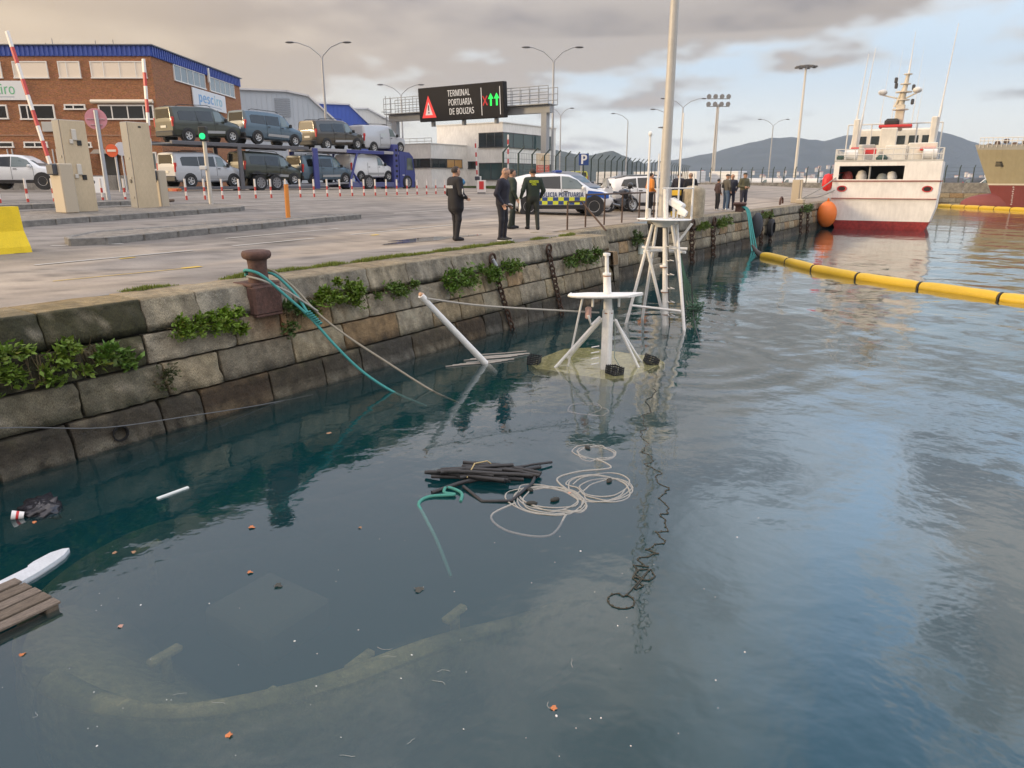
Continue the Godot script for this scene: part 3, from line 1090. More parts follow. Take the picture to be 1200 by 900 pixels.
func rope_mat(key: String, colour: Color) -> StandardMaterial3D:
	return rough_mat("rope " + key, colour, 0.85, Vector3(14, 14, 14), 0.3, Vector3(60, 60, 60))

func build_quay_things() -> void:
	# --- the near bollard in its iron casing
	var rust := rough_mat("bollard rust", Color(0.17, 0.085, 0.065), 0.8, Vector3(1.6, 1.6, 1.6), 0.8, Vector3(6, 3, 6))
	var o := thing("mooring_bollard", "big rusty mushroom headed iron bollard at the quay edge with turquoise ropes round it", "bollard", Vector3(6.6, EDGE_Y, 0.0))
	var b := MB.new()
	b.lathe([Vector2(0.15, -0.03), Vector2(0.138, 0.1), Vector2(0.132, 0.26), Vector2(0.142, 0.34)], 24)
	part("shaft", b, rust, o)
	b = MB.new()
	b.lathe([Vector2(0.142, 0.33), Vector2(0.19, 0.355), Vector2(0.206, 0.39), Vector2(0.206, 0.425), Vector2(0.19, 0.455), Vector2(0.145, 0.465), Vector2(0.115, 0.453), Vector2(0.0, 0.448)], 24)
	part("head", b, rust, o)
	b = MB.new()
	b.rbox(Vector3(0.0, -0.012, -0.06), Vector3(0.5, 0.05, 0.44), 0.015)
	b.rbox(Vector3(0.0, -0.235, 0.10), Vector3(0.5, 0.43, 0.18), 0.03)
	part("casing", b, rust, o)
	b = MB.new()
	b.rbox(Vector3(0.0, -0.455, 0.15), Vector3(0.46, 0.035, 0.08), 0.01)
	part("flange", b, rust, o)
	# --- mooring ropes
	var teal := rope_mat("teal", Color(0.10, 0.52, 0.50))
	var beige := rope_mat("beige", Color(0.55, 0.49, 0.38))
	var pale := rope_mat("pale", Color(0.62, 0.60, 0.54))
	var y0 := EDGE_Y + 0.14
	rope("mooring_rope", "turquoise mooring rope running from the rusty bollard down into the water", [Vector3(6.72, y0 - 0.02, -0.17), Vector3(6.5, y0 + 0.02, -0.16), Vector3(6.41, y0 + 0.06, 0.03), Vector3(6.52, y0 - 0.02, 0.2), Vector3(6.75, 1.5, 0.38), Vector3(7.0, 1.17, 0.56), Vector3(7.2, 0.73, 0.85), Vector3(7.42, 0.33, 1.15), Vector3(7.69, 0.0, 1.5), Vector3(8.0, -0.25, 1.9)], 0.021, teal, "mooring ropes on the near bollard")
	rope("mooring_rope", "short turquoise mooring rope off the bollard's far side, knotted to the other", [Vector3(6.5, y0 - 0.03, -0.17), Vector3(6.72, y0 - 0.02, -0.12), Vector3(6.82, y0 - 0.04, 0.06), Vector3(6.93, 1.62, 0.2), Vector3(7.0, 1.42, 0.36), Vector3(7.0, 1.2, 0.545), Vector3(7.05, 1.08, 0.61)], 0.021, teal, "mooring ropes on the near bollard")
	rope("mooring_rope", "pale beige mooring rope slanting from the rusty bollard to the water", [Vector3(6.55, y0 + 0.03, -0.18), Vector3(6.74, y0 + 0.02, -0.13), Vector3(6.84, y0 + 0.0, 0.05), Vector3(7.05, 1.55, 0.24), Vector3(7.2, 1.2, 0.5), Vector3(7.42, 0.85, 0.85), Vector3(7.74, 0.42, 1.4), Vector3(8.08, 0.0, 1.93), Vector3(8.3, -0.2, 2.3)], 0.017, beige, "mooring ropes on the near bollard")
	rope("mooring_rope", "short pale rope lying across the front of the rusty bollard beneath the turquoise loop", [Vector3(6.42, y0 - 0.03, -0.02), Vector3(6.5, y0 - 0.08, 0.21), Vector3(6.8, 1.56, 0.34), Vector3(7.0, 1.4, 0.42), Vector3(7.2, 1.22, 0.52)], 0.015, pale, "mooring ropes on the near bollard")
	b = MB.new()
	var r := RandomNumberGenerator.new()
	r.seed = 3
	for k in 7:
		var pts := []
		for j in 7:
			var a := TAU * j / 6.0
			pts.append(Vector3(7.0, 1.17, 0.56) + Vector3(-0.02 + 0.02 * k, 0.07 - 0.03 * k, 0.015 * k) + Vector3(cos(a) * 0.034, sin(a) * 0.02, sin(a) * 0.034))
		b.tube(pts, 0.012, 5)
	solo("rope_knot", b, teal, "knot of turquoise rope where the two turquoise mooring ropes join", "knot")
	# thin cable along the foot of the wall
	rope("cable", "thin grey cable sagging along the foot of the near quay wall", [Vector3(2.0, 0.72, 0.36), Vector3(2.93, 0.6, 0.38), Vector3(3.94, 0.31, 0.40), Vector3(5.0, 0.16, 0.42), Vector3(6.06, 0.03, 0.44), Vector3(7.0, -0.04, 0.5)], 0.007, m(0.11, 0.115, 0.12, 0.8))
	# drain hole
	b = MB.new()
	b.lathe([Vector2(0.10, 0.0), Vector2(0.085, 0.004), Vector2(0.075, -0.1), Vector2(0.0, -0.1)], 14, Vector3(4.16, 0.16, 0.345), Basis(Vector3.RIGHT, PI / 2))
	solo("drain_hole", b, m(0.006, 0.006, 0.006, 0.9), "round black drain outlet low in the near quay wall", "drain")
	# --- chains
	chain("rusty mooring chain on the near wall with grey cloth tied over its ring", Vector3(12.35, 1.5, 0.06), Vector3(12.75, -0.3, 0.42), 1, 1.25)
	b = MB.new()
	b.tube([Vector3(12.35, 1.52, 0.14), Vector3(12.42, 1.38, 0.16), Vector3(12.5, 1.15, 0.19)], [0.03, 0.045, 0.02], 6)
	solo("cloth_strip", b, m(0.36, 0.38, 0.42, 0.9), "grey strip of cloth tied to the top of a rusty chain on the near wall", "cloth")
	chain("heavy rusty mooring chain on the near wall, closest to the outer corner of the quay", Vector3(14.7, 1.52, 0.05), Vector3(14.9, -0.3, 0.42), 2, 1.3)
	var farlab := ["behind the white lattice tower", "right of the hanging green weeds", "left of the hanging turquoise ropes", "just right of the hanging turquoise ropes", "nearest to the orange fender", "last before the white trawler"]
	var fx := [27.7, 30.3, 37.9, 39.7, 46.9, 48.9]
	for k in 6:
		chain("dark rusty chain on the set-back quay wall, " + farlab[k], Vector3(fx[k], 1.42, FAR_Z + 0.06), Vector3(fx[k], -0.3, FAR_Z + 0.2), 3 + k, 2.0)
	# --- plants in the joints
	plant("large leafy weed with bright leaves on the mossy left end of the near wall", Vector3(3.3, 1.2, 0.12), Vector3(1.7, 0.62, 0.22), 760, 0.075, 41, Color(0.15, 0.24, 0.03))
	plant("leafy green sprig on the black mossy wall right of the largest weed", Vector3(4.35, 1.1, 0.14), Vector3(0.36, 0.34, 0.14), 110, 0.09, 42, Color(0.12, 0.22, 0.04))
	plant("small low weed in a cracked joint of the lower near wall", Vector3(4.8, 0.66, 0.22), Vector3(0.28, 0.3, 0.08), 110, 0.04, 43, Color(0.05, 0.065, 0.02))
	plant("green tuft in the joint left of the rusty bollard, the wider of two", Vector3(5.35, 1.27, 0.12), Vector3(0.62, 0.26, 0.2), 420, 0.06, 44, Color(0.14, 0.23, 0.02))
	plant("bushy bright green tuft touching the left side of the bollard casing", Vector3(5.98, 1.25, 0.12), Vector3(0.4, 0.34, 0.2), 380, 0.06, 45, Color(0.15, 0.25, 0.02))
	plant("dark ivy like clump below the turquoise ropes right of the bollard", Vector3(7.15, 1.15, 0.12), Vector3(0.5, 0.55, 0.16), 420, 0.06, 46, Color(0.07, 0.13, 0.03))
	plant("large green and yellow bush spilling over the gap in the coping right of the bollard", Vector3(8.0, 1.34, 0.14), Vector3(1.3, 0.5, 0.28), 1100, 0.06, 47, Color(0.12, 0.20, 0.015))
	plant("narrow trail of green weeds under the coping right of the large bush", Vector3(9.3, 1.26, 0.12), Vector3(1.0, 0.18, 0.18), 420, 0.055, 48, Color(0.09, 0.16, 0.02))
	plant("wide green bush under the coping left of the first rusty chain", Vector3(11.5, 1.27, 0.16), Vector3(1.8, 0.38, 0.28), 1100, 0.062, 49, Color(0.10, 0.19, 0.02))
	plant("green bush under the coping right of the first rusty chain", Vector3(12.95, 1.32, 0.14), Vector3(0.7, 0.26, 0.2), 340, 0.06, 50, Color(0.10, 0.18, 0.02))
	plant("low green bush under the coping between the heavy chain and the quay corner", Vector3(16.3, 1.24, 0.14), Vector3(2.0, 0.3, 0.26), 800, 0.065, 51, Color(0.08, 0.15, 0.02))
	plant("dark weeds hanging on the set-back wall just past the quay corner", Vector3(22.4, 1.3, FAR_Z + 0.1), Vector3(0.8, 0.5, 0.15), 220, 0.08, 52, Color(0.07, 0.12, 0.03))
	plant("green weeds on the set-back wall just right of the white lattice tower", Vector3(28.9, 1.35, FAR_Z + 0.1), Vector3(1.2, 0.36, 0.2), 260, 0.09, 53, Color(0.12, 0.19, 0.03))
	plant("green weeds hanging on the set-back wall below the pale round pillar", Vector3(31.6, 1.38, FAR_Z + 0.1), Vector3(2.0, 0.36, 0.2), 380, 0.09, 54, Color(0.12, 0.19, 0.03))
	plant("thin green weeds on the set-back wall right of the hanging turquoise ropes", Vector3(38.6, 1.42, FAR_Z + 0.1), Vector3(2.2, 0.26, 0.2), 200, 0.1, 55, Color(0.11, 0.17, 0.03))
	plant("green weeds on the set-back wall left of the orange fender", Vector3(48.0, 1.45, FAR_Z + 0.1), Vector3(3.0, 0.35, 0.2), 260, 0.12, 56, Color(0.09, 0.15, 0.03))
	grass_strip()
	# --- far bollard with turquoise ropes and a dark fender
	o = thing("mooring_bollard", "small rusty bollard on the set-back quay with turquoise ropes hanging from it", "bollard", Vector3(35.2, EDGE_Y, FAR_Z - 0.25))
	b = MB.new()
	b.lathe([Vector2(0.2, 0), Vector2(0.19, 0.24), Vector2(0.3, 0.3), Vector2(0.32, 0.38), Vector2(0.27, 0.44), Vector2(0.0, 0.45)], 14)
	part("head", b, rust, o)
	for k in 3:
		rope("hanging_rope", "%s turquoise rope hanging from the small rusty bollard to the water" % ["left", "middle", "right"][k], [Vector3(35.1 + 0.15 * k, 1.95, FAR_Z - 0.2), Vector3(35.0 + 0.2 * k, 1.75, FAR_Z + 0.15), Vector3(34.2 + 0.25 * k, 0.9, FAR_Z + 0.6), Vector3(33.4 + 0.4 * k, 0.0, FAR_Z + 1.0)], 0.035, teal, "turquoise ropes on the small bollard")
	b = MB.new()
	b.ball(Vector3(36.5, 1.0, FAR_Z + 0.3), Vector3(0.34, 0.62, 0.28), 12, 8)
	solo("dark_fender", b, m(0.03, 0.035, 0.045, 0.7), "dark bulky fender hanging on the set-back wall beside the turquoise ropes", "fender")
	b = MB.new()
	b.lathe([Vector2(0.28, -0.16), Vector2(0.42, -0.12), Vector2(0.46, 0.0), Vector2(0.42, 0.12), Vector2(0.28, 0.16)], 16, Vector3(39.3, 0.75, FAR_Z + 0.3), Basis(Vector3.RIGHT, PI / 2))
	solo("tyre_fender", b, m(0.02, 0.02, 0.022, 0.8), "black tyre fender hanging on the set-back wall between two rusty chains", "fender")
	b = MB.new()
	var hp := []
	for k in 11:
		var a := -0.3 + PI * 1.25 * k / 10.0
		hp.append(Vector3(44.6 + 0.3 * cos(a), EDGE_Y + 0.22 + 0.28 * sin(a), -1.7))
	b.tube(hp, 0.06, 6)
	solo("mooring_hook", b, rust, "rusty curved mooring hook on the quay edge beyond the small bollard", "hook")
	b = MB.new()
	b.rbox(Vector3(51.6, EDGE_Y + 0.75, -2.4), Vector3(0.9, 1.5, 0.5), 0.03)
	b.cyl(Vector3(50.6, EDGE_Y, -1.9), Vector3(50.9, EDGE_Y + 1.5, -2.0), 0.05)
	b.rbox(Vector3(50.6, EDGE_Y + 0.14, -1.9), Vector3(0.6, 0.28, 0.5), 0.04)
	solo("mooring_cabinet", b, m(0.42, 0.36, 0.27, 0.7), "beige cabinet and leaning post on the quay beside the trawler", "cabinet")
	b = MB.new()
	b.lathe([Vector2(0.0, -0.6), Vector2(0.24, -0.5), Vector2(0.34, -0.2), Vector2(0.34, 0.2), Vector2(0.24, 0.5), Vector2(0.0, 0.6)], 14, Vector3(54.6, 3.0, -1.1))
	b.cyl(Vector3(54.6, 3.5, -1.1), Vector3(55.6, 3.7, 0.0), 0.03)
	solo("red_fender", b, m(0.6, 0.02, 0.025, 0.5), "red cylindrical fender hanging off the port quarter of the trawler", "fender")
	b = MB.new()
	b.ball(Vector3(52.6, 0.95, -0.55), Vector3(0.72, 0.86, 0.62), 18, 12)
	b.cyl(Vector3(52.6, 1.75, -0.55), Vector3(52.6, 2.0, -0.55), 0.1, 0.05)
	solo("orange_fender", b, m(0.75, 0.18, 0.025, 0.5), "round orange fender squeezed between the trawler and the quay wall", "fender")
	# --- iron railing round the landing steps
	var iron := rough_mat("railing rust", Color(0.16, 0.10, 0.07), 0.8, Vector3(3, 3, 3), 0.2)
	o = thing("railing", "rusty iron pipe railing around the top of the landing steps", "railing", Vector3(19.2, EDGE_Y, -1.9))
	var base := Vector3(19.2, EDGE_Y, -1.9)
	var posts := [Vector3(19.2, 0, -1.9), Vector3(20.6, 0, -2.02), Vector3(22.1, 0, -2.1), Vector3(23.6, 0, -2.15), Vector3(25.2, 0, -2.2), Vector3(26.7, 0, -2.25)]
	for k in 6:
		b = MB.new()
		var p: Vector3 = posts[k] - Vector3(base.x, 0, base.z)
		b.cyl(p, p + Vector3(0, 0.82 if k == 0 else 1.02, 0), 0.028)
		part("post", b, iron, o)
	b = MB.new()
	b.cyl(Vector3(0, 0.82, 0), Vector3(0.55, 0.82, 0.22), 0.026)
	b.cyl(Vector3(0.5, 0.82, 0.2), Vector3(0.3, 0.0, 1.15), 0.03)
	part("brace", b, iron, o)
	b = MB.new()
	b.cyl(Vector3(1.4, 1.0, -0.12), Vector3(7.5, 1.0, -0.35), 0.028)
	part("top_rail", b, iron, o)
	# --- plastic bottle in the weeds of the set-back wall
	b = MB.new()
	b.lathe([Vector2(0.0, 0), Vector2(0.11, 0.0), Vector2(0.11, 0.3), Vector2(0.05, 0.4), Vector2(0.05, 0.44), Vector2(0, 0.44)], 10, Vector3(22.75, 0.72, FAR_Z + 0.14))
	solo("plastic_canister", b, m(0.55, 0.63, 0.58, 0.5), "pale plastic canister hanging on the set-back wall below dark weeds", "canister")

# ================================================================ the sunken boat and what floats
func smooth_rows(rows: Array, sub: int) -> Array:
	var out := []
	for k in rows.size() - 1:
		for j in sub:
			var t := float(j) / sub
			var q := []
			for c in rows[0].size():
				q.append(cubic_interpolate(rows[k][c], rows[k + 1][c], rows[maxi(k - 1, 0)][c], rows[mini(k + 2, rows.size() - 1)][c], t))
			out.append(q)
	out.append(rows[-1])
	return out

func build_sunken_boat() -> void:
	var base := Vector3(9.5, -2.6, 3.5)
	var o := thing("sunken_boat", "sunken fishing boat with only its white masts and cabin roof above water", "boat", base)
	var white := rough_mat("boat white", Color(0.86, 0.85, 0.82), 0.5, Vector3(2, 2, 2), 0.0, Vector3(7, 3, 7))
	var cream := rough_mat("boat cream", Color(0.90, 0.80, 0.30), 0.7, Vector3(1.5, 1.5, 1.5), 0.2, Vector3(4, 4, 4))
	# hull: outline of the gunwale from the bow round both sides
	var outl := []   # x, half beam, gunwale depth
	for q in [[1.72, 0.0, -0.42], [1.76, 0.4, -0.42], [1.9, 0.78, -0.42], [2.25, 1.28, -0.43], [2.95, 1.75, -0.45], [3.9, 2.02, -0.55], [5.2, 2.15, -0.95], [7.0, 2.2, -1.35], [10.0, 2.2, -1.5], [14.0, 2.15, -1.6], [17.5, 1.9, -1.7]]:
		outl.append(q)
	outl = smooth_rows(outl, 5)
	var rings := []
	for q in outl:
		var p := PackedVector3Array()
		var cz: float = 3.42 + 0.04 * q[0]
		for s in [[-1.0, 0.0], [-1.0, -0.25], [-0.94, -1.0], [-0.5, -1.8], [0.0, -2.0], [0.5, -1.8], [0.94, -1.0], [1.0, -0.25], [1.0, 0.0]]:
			p.append(Vector3(q[0], maxf(q[2] + s[1], -3.3), cz + s[0] * maxf(q[1], 0.02)))
		rings.append(p)
	var b := MB.new()
	b.rings(rings, false, false, false)
	part("hull", b, cream, o, -base)
	b = MB.new()
	var wn := noise(66, 1.3, 4)
	for sd in [-1.0, 1.0]:
		var rows := []
		var gcols := []
		for q in outl:
			var cz: float = 3.42 + 0.04 * q[0]
			var row := PackedVector3Array()
			for e in [[0.04, -0.5], [0.03, -0.2], [0.0, -0.03], [-0.06, 0.045], [-0.14, 0.05], [-0.22, 0.0], [-0.27, -0.12], [-0.3, -0.5]]:
				var edge := maxf(q[1] + e[0], 0.0)
				var ix: float = q[0] - e[0] * clampf((2.1 - q[0]) / 0.4, 0.0, 1.0)
				row.append(Vector3(ix, q[2] + e[1] - (0.24 * q[1] if sd < 0 else 0.0), cz + sd * edge))
			var cr := PackedColorArray()
			for e2 in row.size():
				var weed := smoothstep(-0.1, 0.35, wn.get_noise_3d(row[e2].x, row[e2].y * 2.0, row[e2].z))
				cr.append(Color(1, 1, 1).lerp(Color(0.22, 0.27, 0.14), 0.75 * weed))
			if sd < 0:
				row.reverse()
				cr.reverse()
			rows.append(row)
			gcols.append(cr)
		b.grid(rows, gcols)
	part("gunwale", b, cream, o, -base)
	for q in [[2.6, 1.35, 1.0], [3.3, 1.6, 1.0], [4.2, 1.8, 1.0], [2.5, 0.3, 1.0], [3.4, -1.5, -1.0]]:
		b = MB.new()
		var cz2 := 3.42 + 0.04 * float(q[0])
		b.cyl(Vector3(q[0], -0.95, cz2 + q[1]), Vector3(q[0], -0.5, cz2 + q[1]), 0.045, 0.045, 8)
		b.rbox(Vector3(q[0], -0.5, cz2 + q[1]), Vector3(0.28, 0.06, 0.09), 0.02)
		part("mooring_bitt", b, cream, o, -base)
	b = MB.new()
	b.rbox(Vector3(3.7, -0.95, 3.5), Vector3(0.8, 0.35, 0.9), 0.05)
	part("hatch", b, m(0.28, 0.27, 0.16, 0.8), o, -base)
	# foredeck, a shallow crowned plate closing the bow
	var fd := []
	for k in 9:
		var x := lerpf(1.78, 3.1, k / 8.0)
		var hb := 0.0
		for j in outl.size() - 1:
			if x >= outl[j][0] and x <= outl[j + 1][0]: hb = lerpf(outl[j][1], outl[j + 1][1], (x - outl[j][0]) / maxf(outl[j + 1][0] - outl[j][0], 0.001))
		var row := PackedVector3Array()
		for i in 9:
			var t := lerpf(-1.0, 1.0, i / 8.0)
			row.append(Vector3(x, -0.45 - 0.05 * t * t - 1.0 * pow(k / 8.0, 2.0) * (1.0 - 0.4 * t * t), 3.42 + 0.04 * x + t * maxf(hb - 0.1, 0.0)))
		fd.append(row)
	b = MB.new()
	b.grid(fd)
	part("foredeck", b, cream, o, -base)
	b = MB.new()
	for k in outl.size() - 1:
		var q = outl[k]
		var w = outl[k + 1]
		b.quad(Vector3(q[0], -1.5 + q[2] * 0.3, 3.42 + 0.04 * q[0] + q[1]), Vector3(w[0], -1.5 + w[2] * 0.3, 3.42 + 0.04 * w[0] + w[1]), Vector3(w[0], -1.5 + w[2] * 0.3, 3.42 + 0.04 * w[0] - w[1]), Vector3(q[0], -1.5 + q[2] * 0.3, 3.42 + 0.04 * q[0] - q[1]))
	part("deck", b, m(0.10, 0.13, 0.09, 0.8), o, -base)
	# cabin, its roof just awash
	b = MB.new()
	b.rbox(Vector3(11.15, -1.1, 3.2), Vector3(1.7, 1.8, 1.75), 0.08)
	part("cabin", b, cream, o, -base)
	b = MB.new()
	b.ext(PackedVector2Array([Vector2(10.15, 2.55), Vector2(10.4, 2.25), Vector2(11.7, 2.25), Vector2(12.05, 2.6), Vector2(12.05, 4.0), Vector2(11.7, 4.3), Vector2(10.4, 4.15), Vector2(10.15, 3.85)]), 0.012, 0.14, Transform3D(Basis(Vector3(1, 0, 0), Vector3(0, 0, 1), Vector3(0, -1, 0)), Vector3()))
	part("cabin_roof", b, cream, o, -base)
	# --- front mast with its radar platform
	b = MB.new()
	b.rbox(Vector3(10.75, 0.42, 3.6), Vector3(0.15, 1.2, 0.15), 0.02)
	b.cyl(Vector3(10.75, 1.0, 3.6), Vector3(10.72, 1.62, 3.57), 0.075, 0.06, 10)
	b.cyl(Vector3(10.72, 1.6, 3.57), Vector3(10.71, 1.93, 3.56), 0.036, 0.032, 8)
	b.cyl(Vector3(10.71, 1.92, 3.56), Vector3(10.71, 1.96, 3.56), 0.06, 0.06, 10)
	b.rbox(Vector3(10.98, 0.35, 3.5), Vector3(0.13, 0.9, 0.13), 0.02)
	part("front_mast", b, white, o, -base)
	b = MB.new()
	var u := (Vector3(11.01, 0, 4.02) - Vector3(10.37, 0, 3.03)).normalized()
	var w2 := Vector3(u.z, 0, -u.x)
	var pf := Transform3D(Basis(u, w2 * 0.72, Vector3.UP), Vector3(10.72, 1.27, 3.57))
	var outer := PackedVector2Array([Vector2(-0.62, -0.08), Vector2(-0.60, -0.22), Vector2(-0.48, -0.34), Vector2(-0.2, -0.40), Vector2(0.1, -0.38), Vector2(0.34, -0.26), Vector2(0.64, 0.16), Vector2(0.62, 0.25), Vector2(0.2, 0.24), Vector2(-0.3, 0.22), Vector2(-0.55, 0.08)])
	b.ext(outer, -0.02, 0.02, pf)
	b.tube([pf * Vector3(-0.58, 0.06, 0.01), pf * Vector3(-0.63, -0.2, 0.01), pf * Vector3(-0.5, -0.36, 0.01), pf * Vector3(-0.2, -0.42, 0.01), pf * Vector3(0.1, -0.40, 0.01), pf * Vector3(0.34, -0.28, 0.01)], 0.025, 6)
	for q in [[-0.22, -0.02], [0.22, 0.0]]:
		b.rbox(pf * Vector3(q[0], q[1], -0.1), Vector3(0.035, 0.2, 0.035), 0.005)
	part("radar_platform", b, white, o, -base)
	for q in [[Vector3(10.62, 0.86, 3.5), Vector3(10.35, -0.1, 2.75)], [Vector3(10.7, 0.86, 3.52), Vector3(11.1, -0.1, 2.6)], [Vector3(10.85, 0.84, 3.7), Vector3(11.2, -0.1, 4.05)], [Vector3(10.85, 0.84, 3.68), Vector3(11.65, -0.1, 3.9)]]:
		b = MB.new()
		b.cyl(q[0], q[1], 0.027, 0.027, 8)
		part("mast_leg", b, white, o, -base)
	b = MB.new()
	b.cyl(Vector3(10.36, 1.25, 3.32), Vector3(10.55, -0.1, 2.95), 0.02, 0.02, 6)
	part("rod", b, white, o, -base)
	b = MB.new()
	b.rbox(Vector3(10.5, 0.98, 3.36), Vector3(0.09, 0.2, 0.09), 0.02)
	part("navigation_lamp", b, m(0.5, 0.32, 0.28, 0.6), o, -base)
	b = MB.new()
	b.tube([Vector3(10.66, 0.9, 3.5), Vector3(10.5, 0.78, 3.42), Vector3(10.46, 0.95, 3.38)], 0.022, 6)
	for k in 4: b.cyl(Vector3(10.66, 0.1 + k * 0.1, 3.5), Vector3(10.5, 0.1 + k * 0.1, 3.44), 0.01)
	part("ladder", b, white, o, -base)
	# --- tall lattice tower aft
	var top := Vector3(14.84, 2.22, 2.92)
	b = MB.new()
	b.cyl(Vector3(15.0, -1.0, 3.05), Vector3(14.84, 2.3, 2.92), 0.075, 0.062, 10)
	b.cyl(Vector3(14.84, 2.3, 2.92), Vector3(14.82, 2.95, 2.89), 0.06, 0.055, 8)
	part("rear_mast", b, white, o, -base)
	for q in [[Vector3(14.72, 2.2, 2.68), Vector3(14.75, -0.25, 2.1)], [Vector3(14.9, 2.2, 2.7), Vector3(15.5, -0.25, 2.2)], [Vector3(14.98, 2.2, 3.12), Vector3(14.62, -0.2, 3.6)], [Vector3(14.78, 2.2, 3.1), Vector3(15.6, -0.25, 3.3)], [Vector3(14.7, 1.65, 2.6), Vector3(15.15, -0.1, 2.95)]]:
		b = MB.new()
		b.cyl(q[0], q[1], 0.037, 0.037, 8)
		part("tower_leg", b, white, o, -base)
	b = MB.new()
	b.cyl(Vector3(14.74, 0.4, 2.27), Vector3(14.66, 0.4, 3.45), 0.026)
	part("cross_bar", b, white, o, -base)
	b = MB.new()
	b.cyl(Vector3(14.74, 1.7, 2.45), Vector3(14.95, 1.7, 3.4), 0.03)
	b.cyl(Vector3(14.74, 1.62, 2.5), Vector3(15.1, 1.62, 2.75), 0.03)
	b.cyl(Vector3(15.0, 1.62, 3.35), Vector3(15.1, 1.62, 2.75), 0.03)
	part("cross_bar", b, white, o, -base)
	b = MB.new()
	b.lathe([Vector2(0.17, -0.13), Vector2(0.26, -0.03), Vector2(0.34, 0.0), Vector2(0.59, 0.018), Vector2(0.6, 0.028), Vector2(0.59, 0.038), Vector2(0.0, 0.04)], 18, Vector3(14.82, 2.28, 2.88), Basis().scaled(Vector3(0.75, 1, 1)))
	part("tower_platform", b, white, o, -base)
	for q in [[Vector3(14.66, 2.3, 2.55), 1.7, 0.028], [Vector3(14.78, 2.3, 2.72), 1.35, 0.022], [Vector3(14.98, 2.3, 3.12), 2.15, 0.02], [Vector3(15.12, 2.3, 3.38), 0.95, 0.024]]:
		b = MB.new()
		b.cyl(q[0], q[0] + Vector3(0, q[1], 0), q[2], q[2] * 0.8, 7)
		if q[1] == 1.7: b.ball(q[0] + Vector3(0, 1.74, 0), Vector3(0.045, 0.06, 0.045), 8, 6)
		part("aerial", b, white, o, -base)
	b = MB.new()
	b.cyl(Vector3(14.95, 2.3, 3.05), Vector3(14.95, 2.75, 3.05), 0.035)
	b.rbox(Vector3(14.97, 2.62, 3.1), Vector3(0.22, 0.16, 0.34), 0.03, Basis(Vector3(1, 0, 0), 0.5))
	b.cyl(Vector3(14.9, 2.5, 3.2), Vector3(14.9, 2.42, 3.35), 0.09, 0.06, 10)
	part("searchlight", b, white, o, -base)
	b = MB.new()
	b.cyl(Vector3(15.14, 2.22, 3.4), Vector3(14.9, 1.72, 3.12), 0.028)
	part("platform_brace", b, white, o, -base)
	b = MB.new()
	b.cyl(Vector3(14.62, 2.95, 2.9), Vector3(15.1, 2.95, 3.4), 0.014)
	part("guard_rail", b, white, o, -base)
	var rustm := m(0.30, 0.15, 0.08, 0.8)
	for q in [[Vector3(14.85, 1.3, 2.93), 0.085], [Vector3(14.9, 0.75, 2.97), 0.088], [Vector3(14.95, 0.25, 3.01), 0.09], [Vector3(10.72, 1.6, 3.57), 0.07], [Vector3(10.75, 0.98, 3.6), 0.088]]:
		b = MB.new()
		b.cyl(q[0], q[0] + Vector3(0, 0.035, 0), q[1], q[1], 12)
		part("collar", b, white, o, -base)
		b = MB.new()
		b.cyl(q[0] - Vector3(0, 0.02, 0), q[0], q[1] * 0.95, q[1] * 0.9, 12)
		part("rust_ring", b, rustm, o, -base)
	b = MB.new()
	b.tube([Vector3(14.76, 2.25, 2.98), Vector3(14.82, 1.6, 3.03), Vector3(14.86, 0.9, 3.06), Vector3(14.93, 0.0, 3.12)], 0.012, 5)
	b.tube([Vector3(14.9, 2.25, 2.84), Vector3(14.93, 1.4, 2.88), Vector3(14.99, 0.5, 2.94), Vector3(15.03, -0.1, 2.97)], 0.01, 5)
	part("cable", b, m(0.06, 0.06, 0.06, 0.7), o, -base).set_meta("kind", "stuff")
	b = MB.new()
	b.tube([Vector3(10.83, 1.22, 3.62), Vector3(10.85, 0.7, 3.7), Vector3(10.82, 0.2, 3.72), Vector3(10.9, -0.05, 3.85)], 0.009, 5)
	part("cable", b, m(0.25, 0.3, 0.27, 0.7), o, -base)
	for k in 6:
		b = MB.new()
		var y := 0.25 + k * 0.3
		b.tube([Vector3(14.98 - 0.07 * y, y, 3.04 - 0.06 * y) + Vector3(-0.05, 0, 0.06), Vector3(14.98 - 0.07 * y, y, 3.04 - 0.06 * y) + Vector3(-0.2, 0, 0.12), Vector3(14.98 - 0.07 * y, y, 3.04 - 0.06 * y) + Vector3(-0.14, 0, 0.24), Vector3(14.98 - 0.07 * y, y, 3.04 - 0.06 * y) + Vector3(0.0, 0, 0.1)], 0.012, 5)
		part("rung", b, white, o, -base)
	for q in [Vector3(14.6, 2.34, 2.62), Vector3(15.05, 2.34, 3.2)]:
		b = MB.new()
		b.cyl(q, q + Vector3(0, 0.16, 0), 0.05, 0.05, 10)
		b.cyl(q + Vector3(0, 0.16, 0), q + Vector3(0, 0.2, 0), 0.06, 0.03, 10)
		part("deck_lamp", b, m(0.5, 0.5, 0.48, 0.5), o, -base)
	# --- boom sticking out of the water by the wall
	b = MB.new()
	b.cyl(Vector3(10.1, -0.22, 1.73), Vector3(8.68, 1.31, 1.30), 0.062, 0.045, 10)
	b.cyl(Vector3(8.72, 1.27, 1.31), Vector3(8.66, 1.335, 1.295), 0.055, 0.05, 10)
	part("boom", b, white, o, -base)
	b = MB.new()
	b.cyl(Vector3(8.7, 1.33, 1.3), Vector3(8.64, 1.36, 1.29), 0.04, 0.03)
	part("boom_tip", b, m(0.5, 0.3, 0.18, 0.7), o, -base)
	var pale := rope_mat("pale", Color(0.62, 0.60, 0.54))
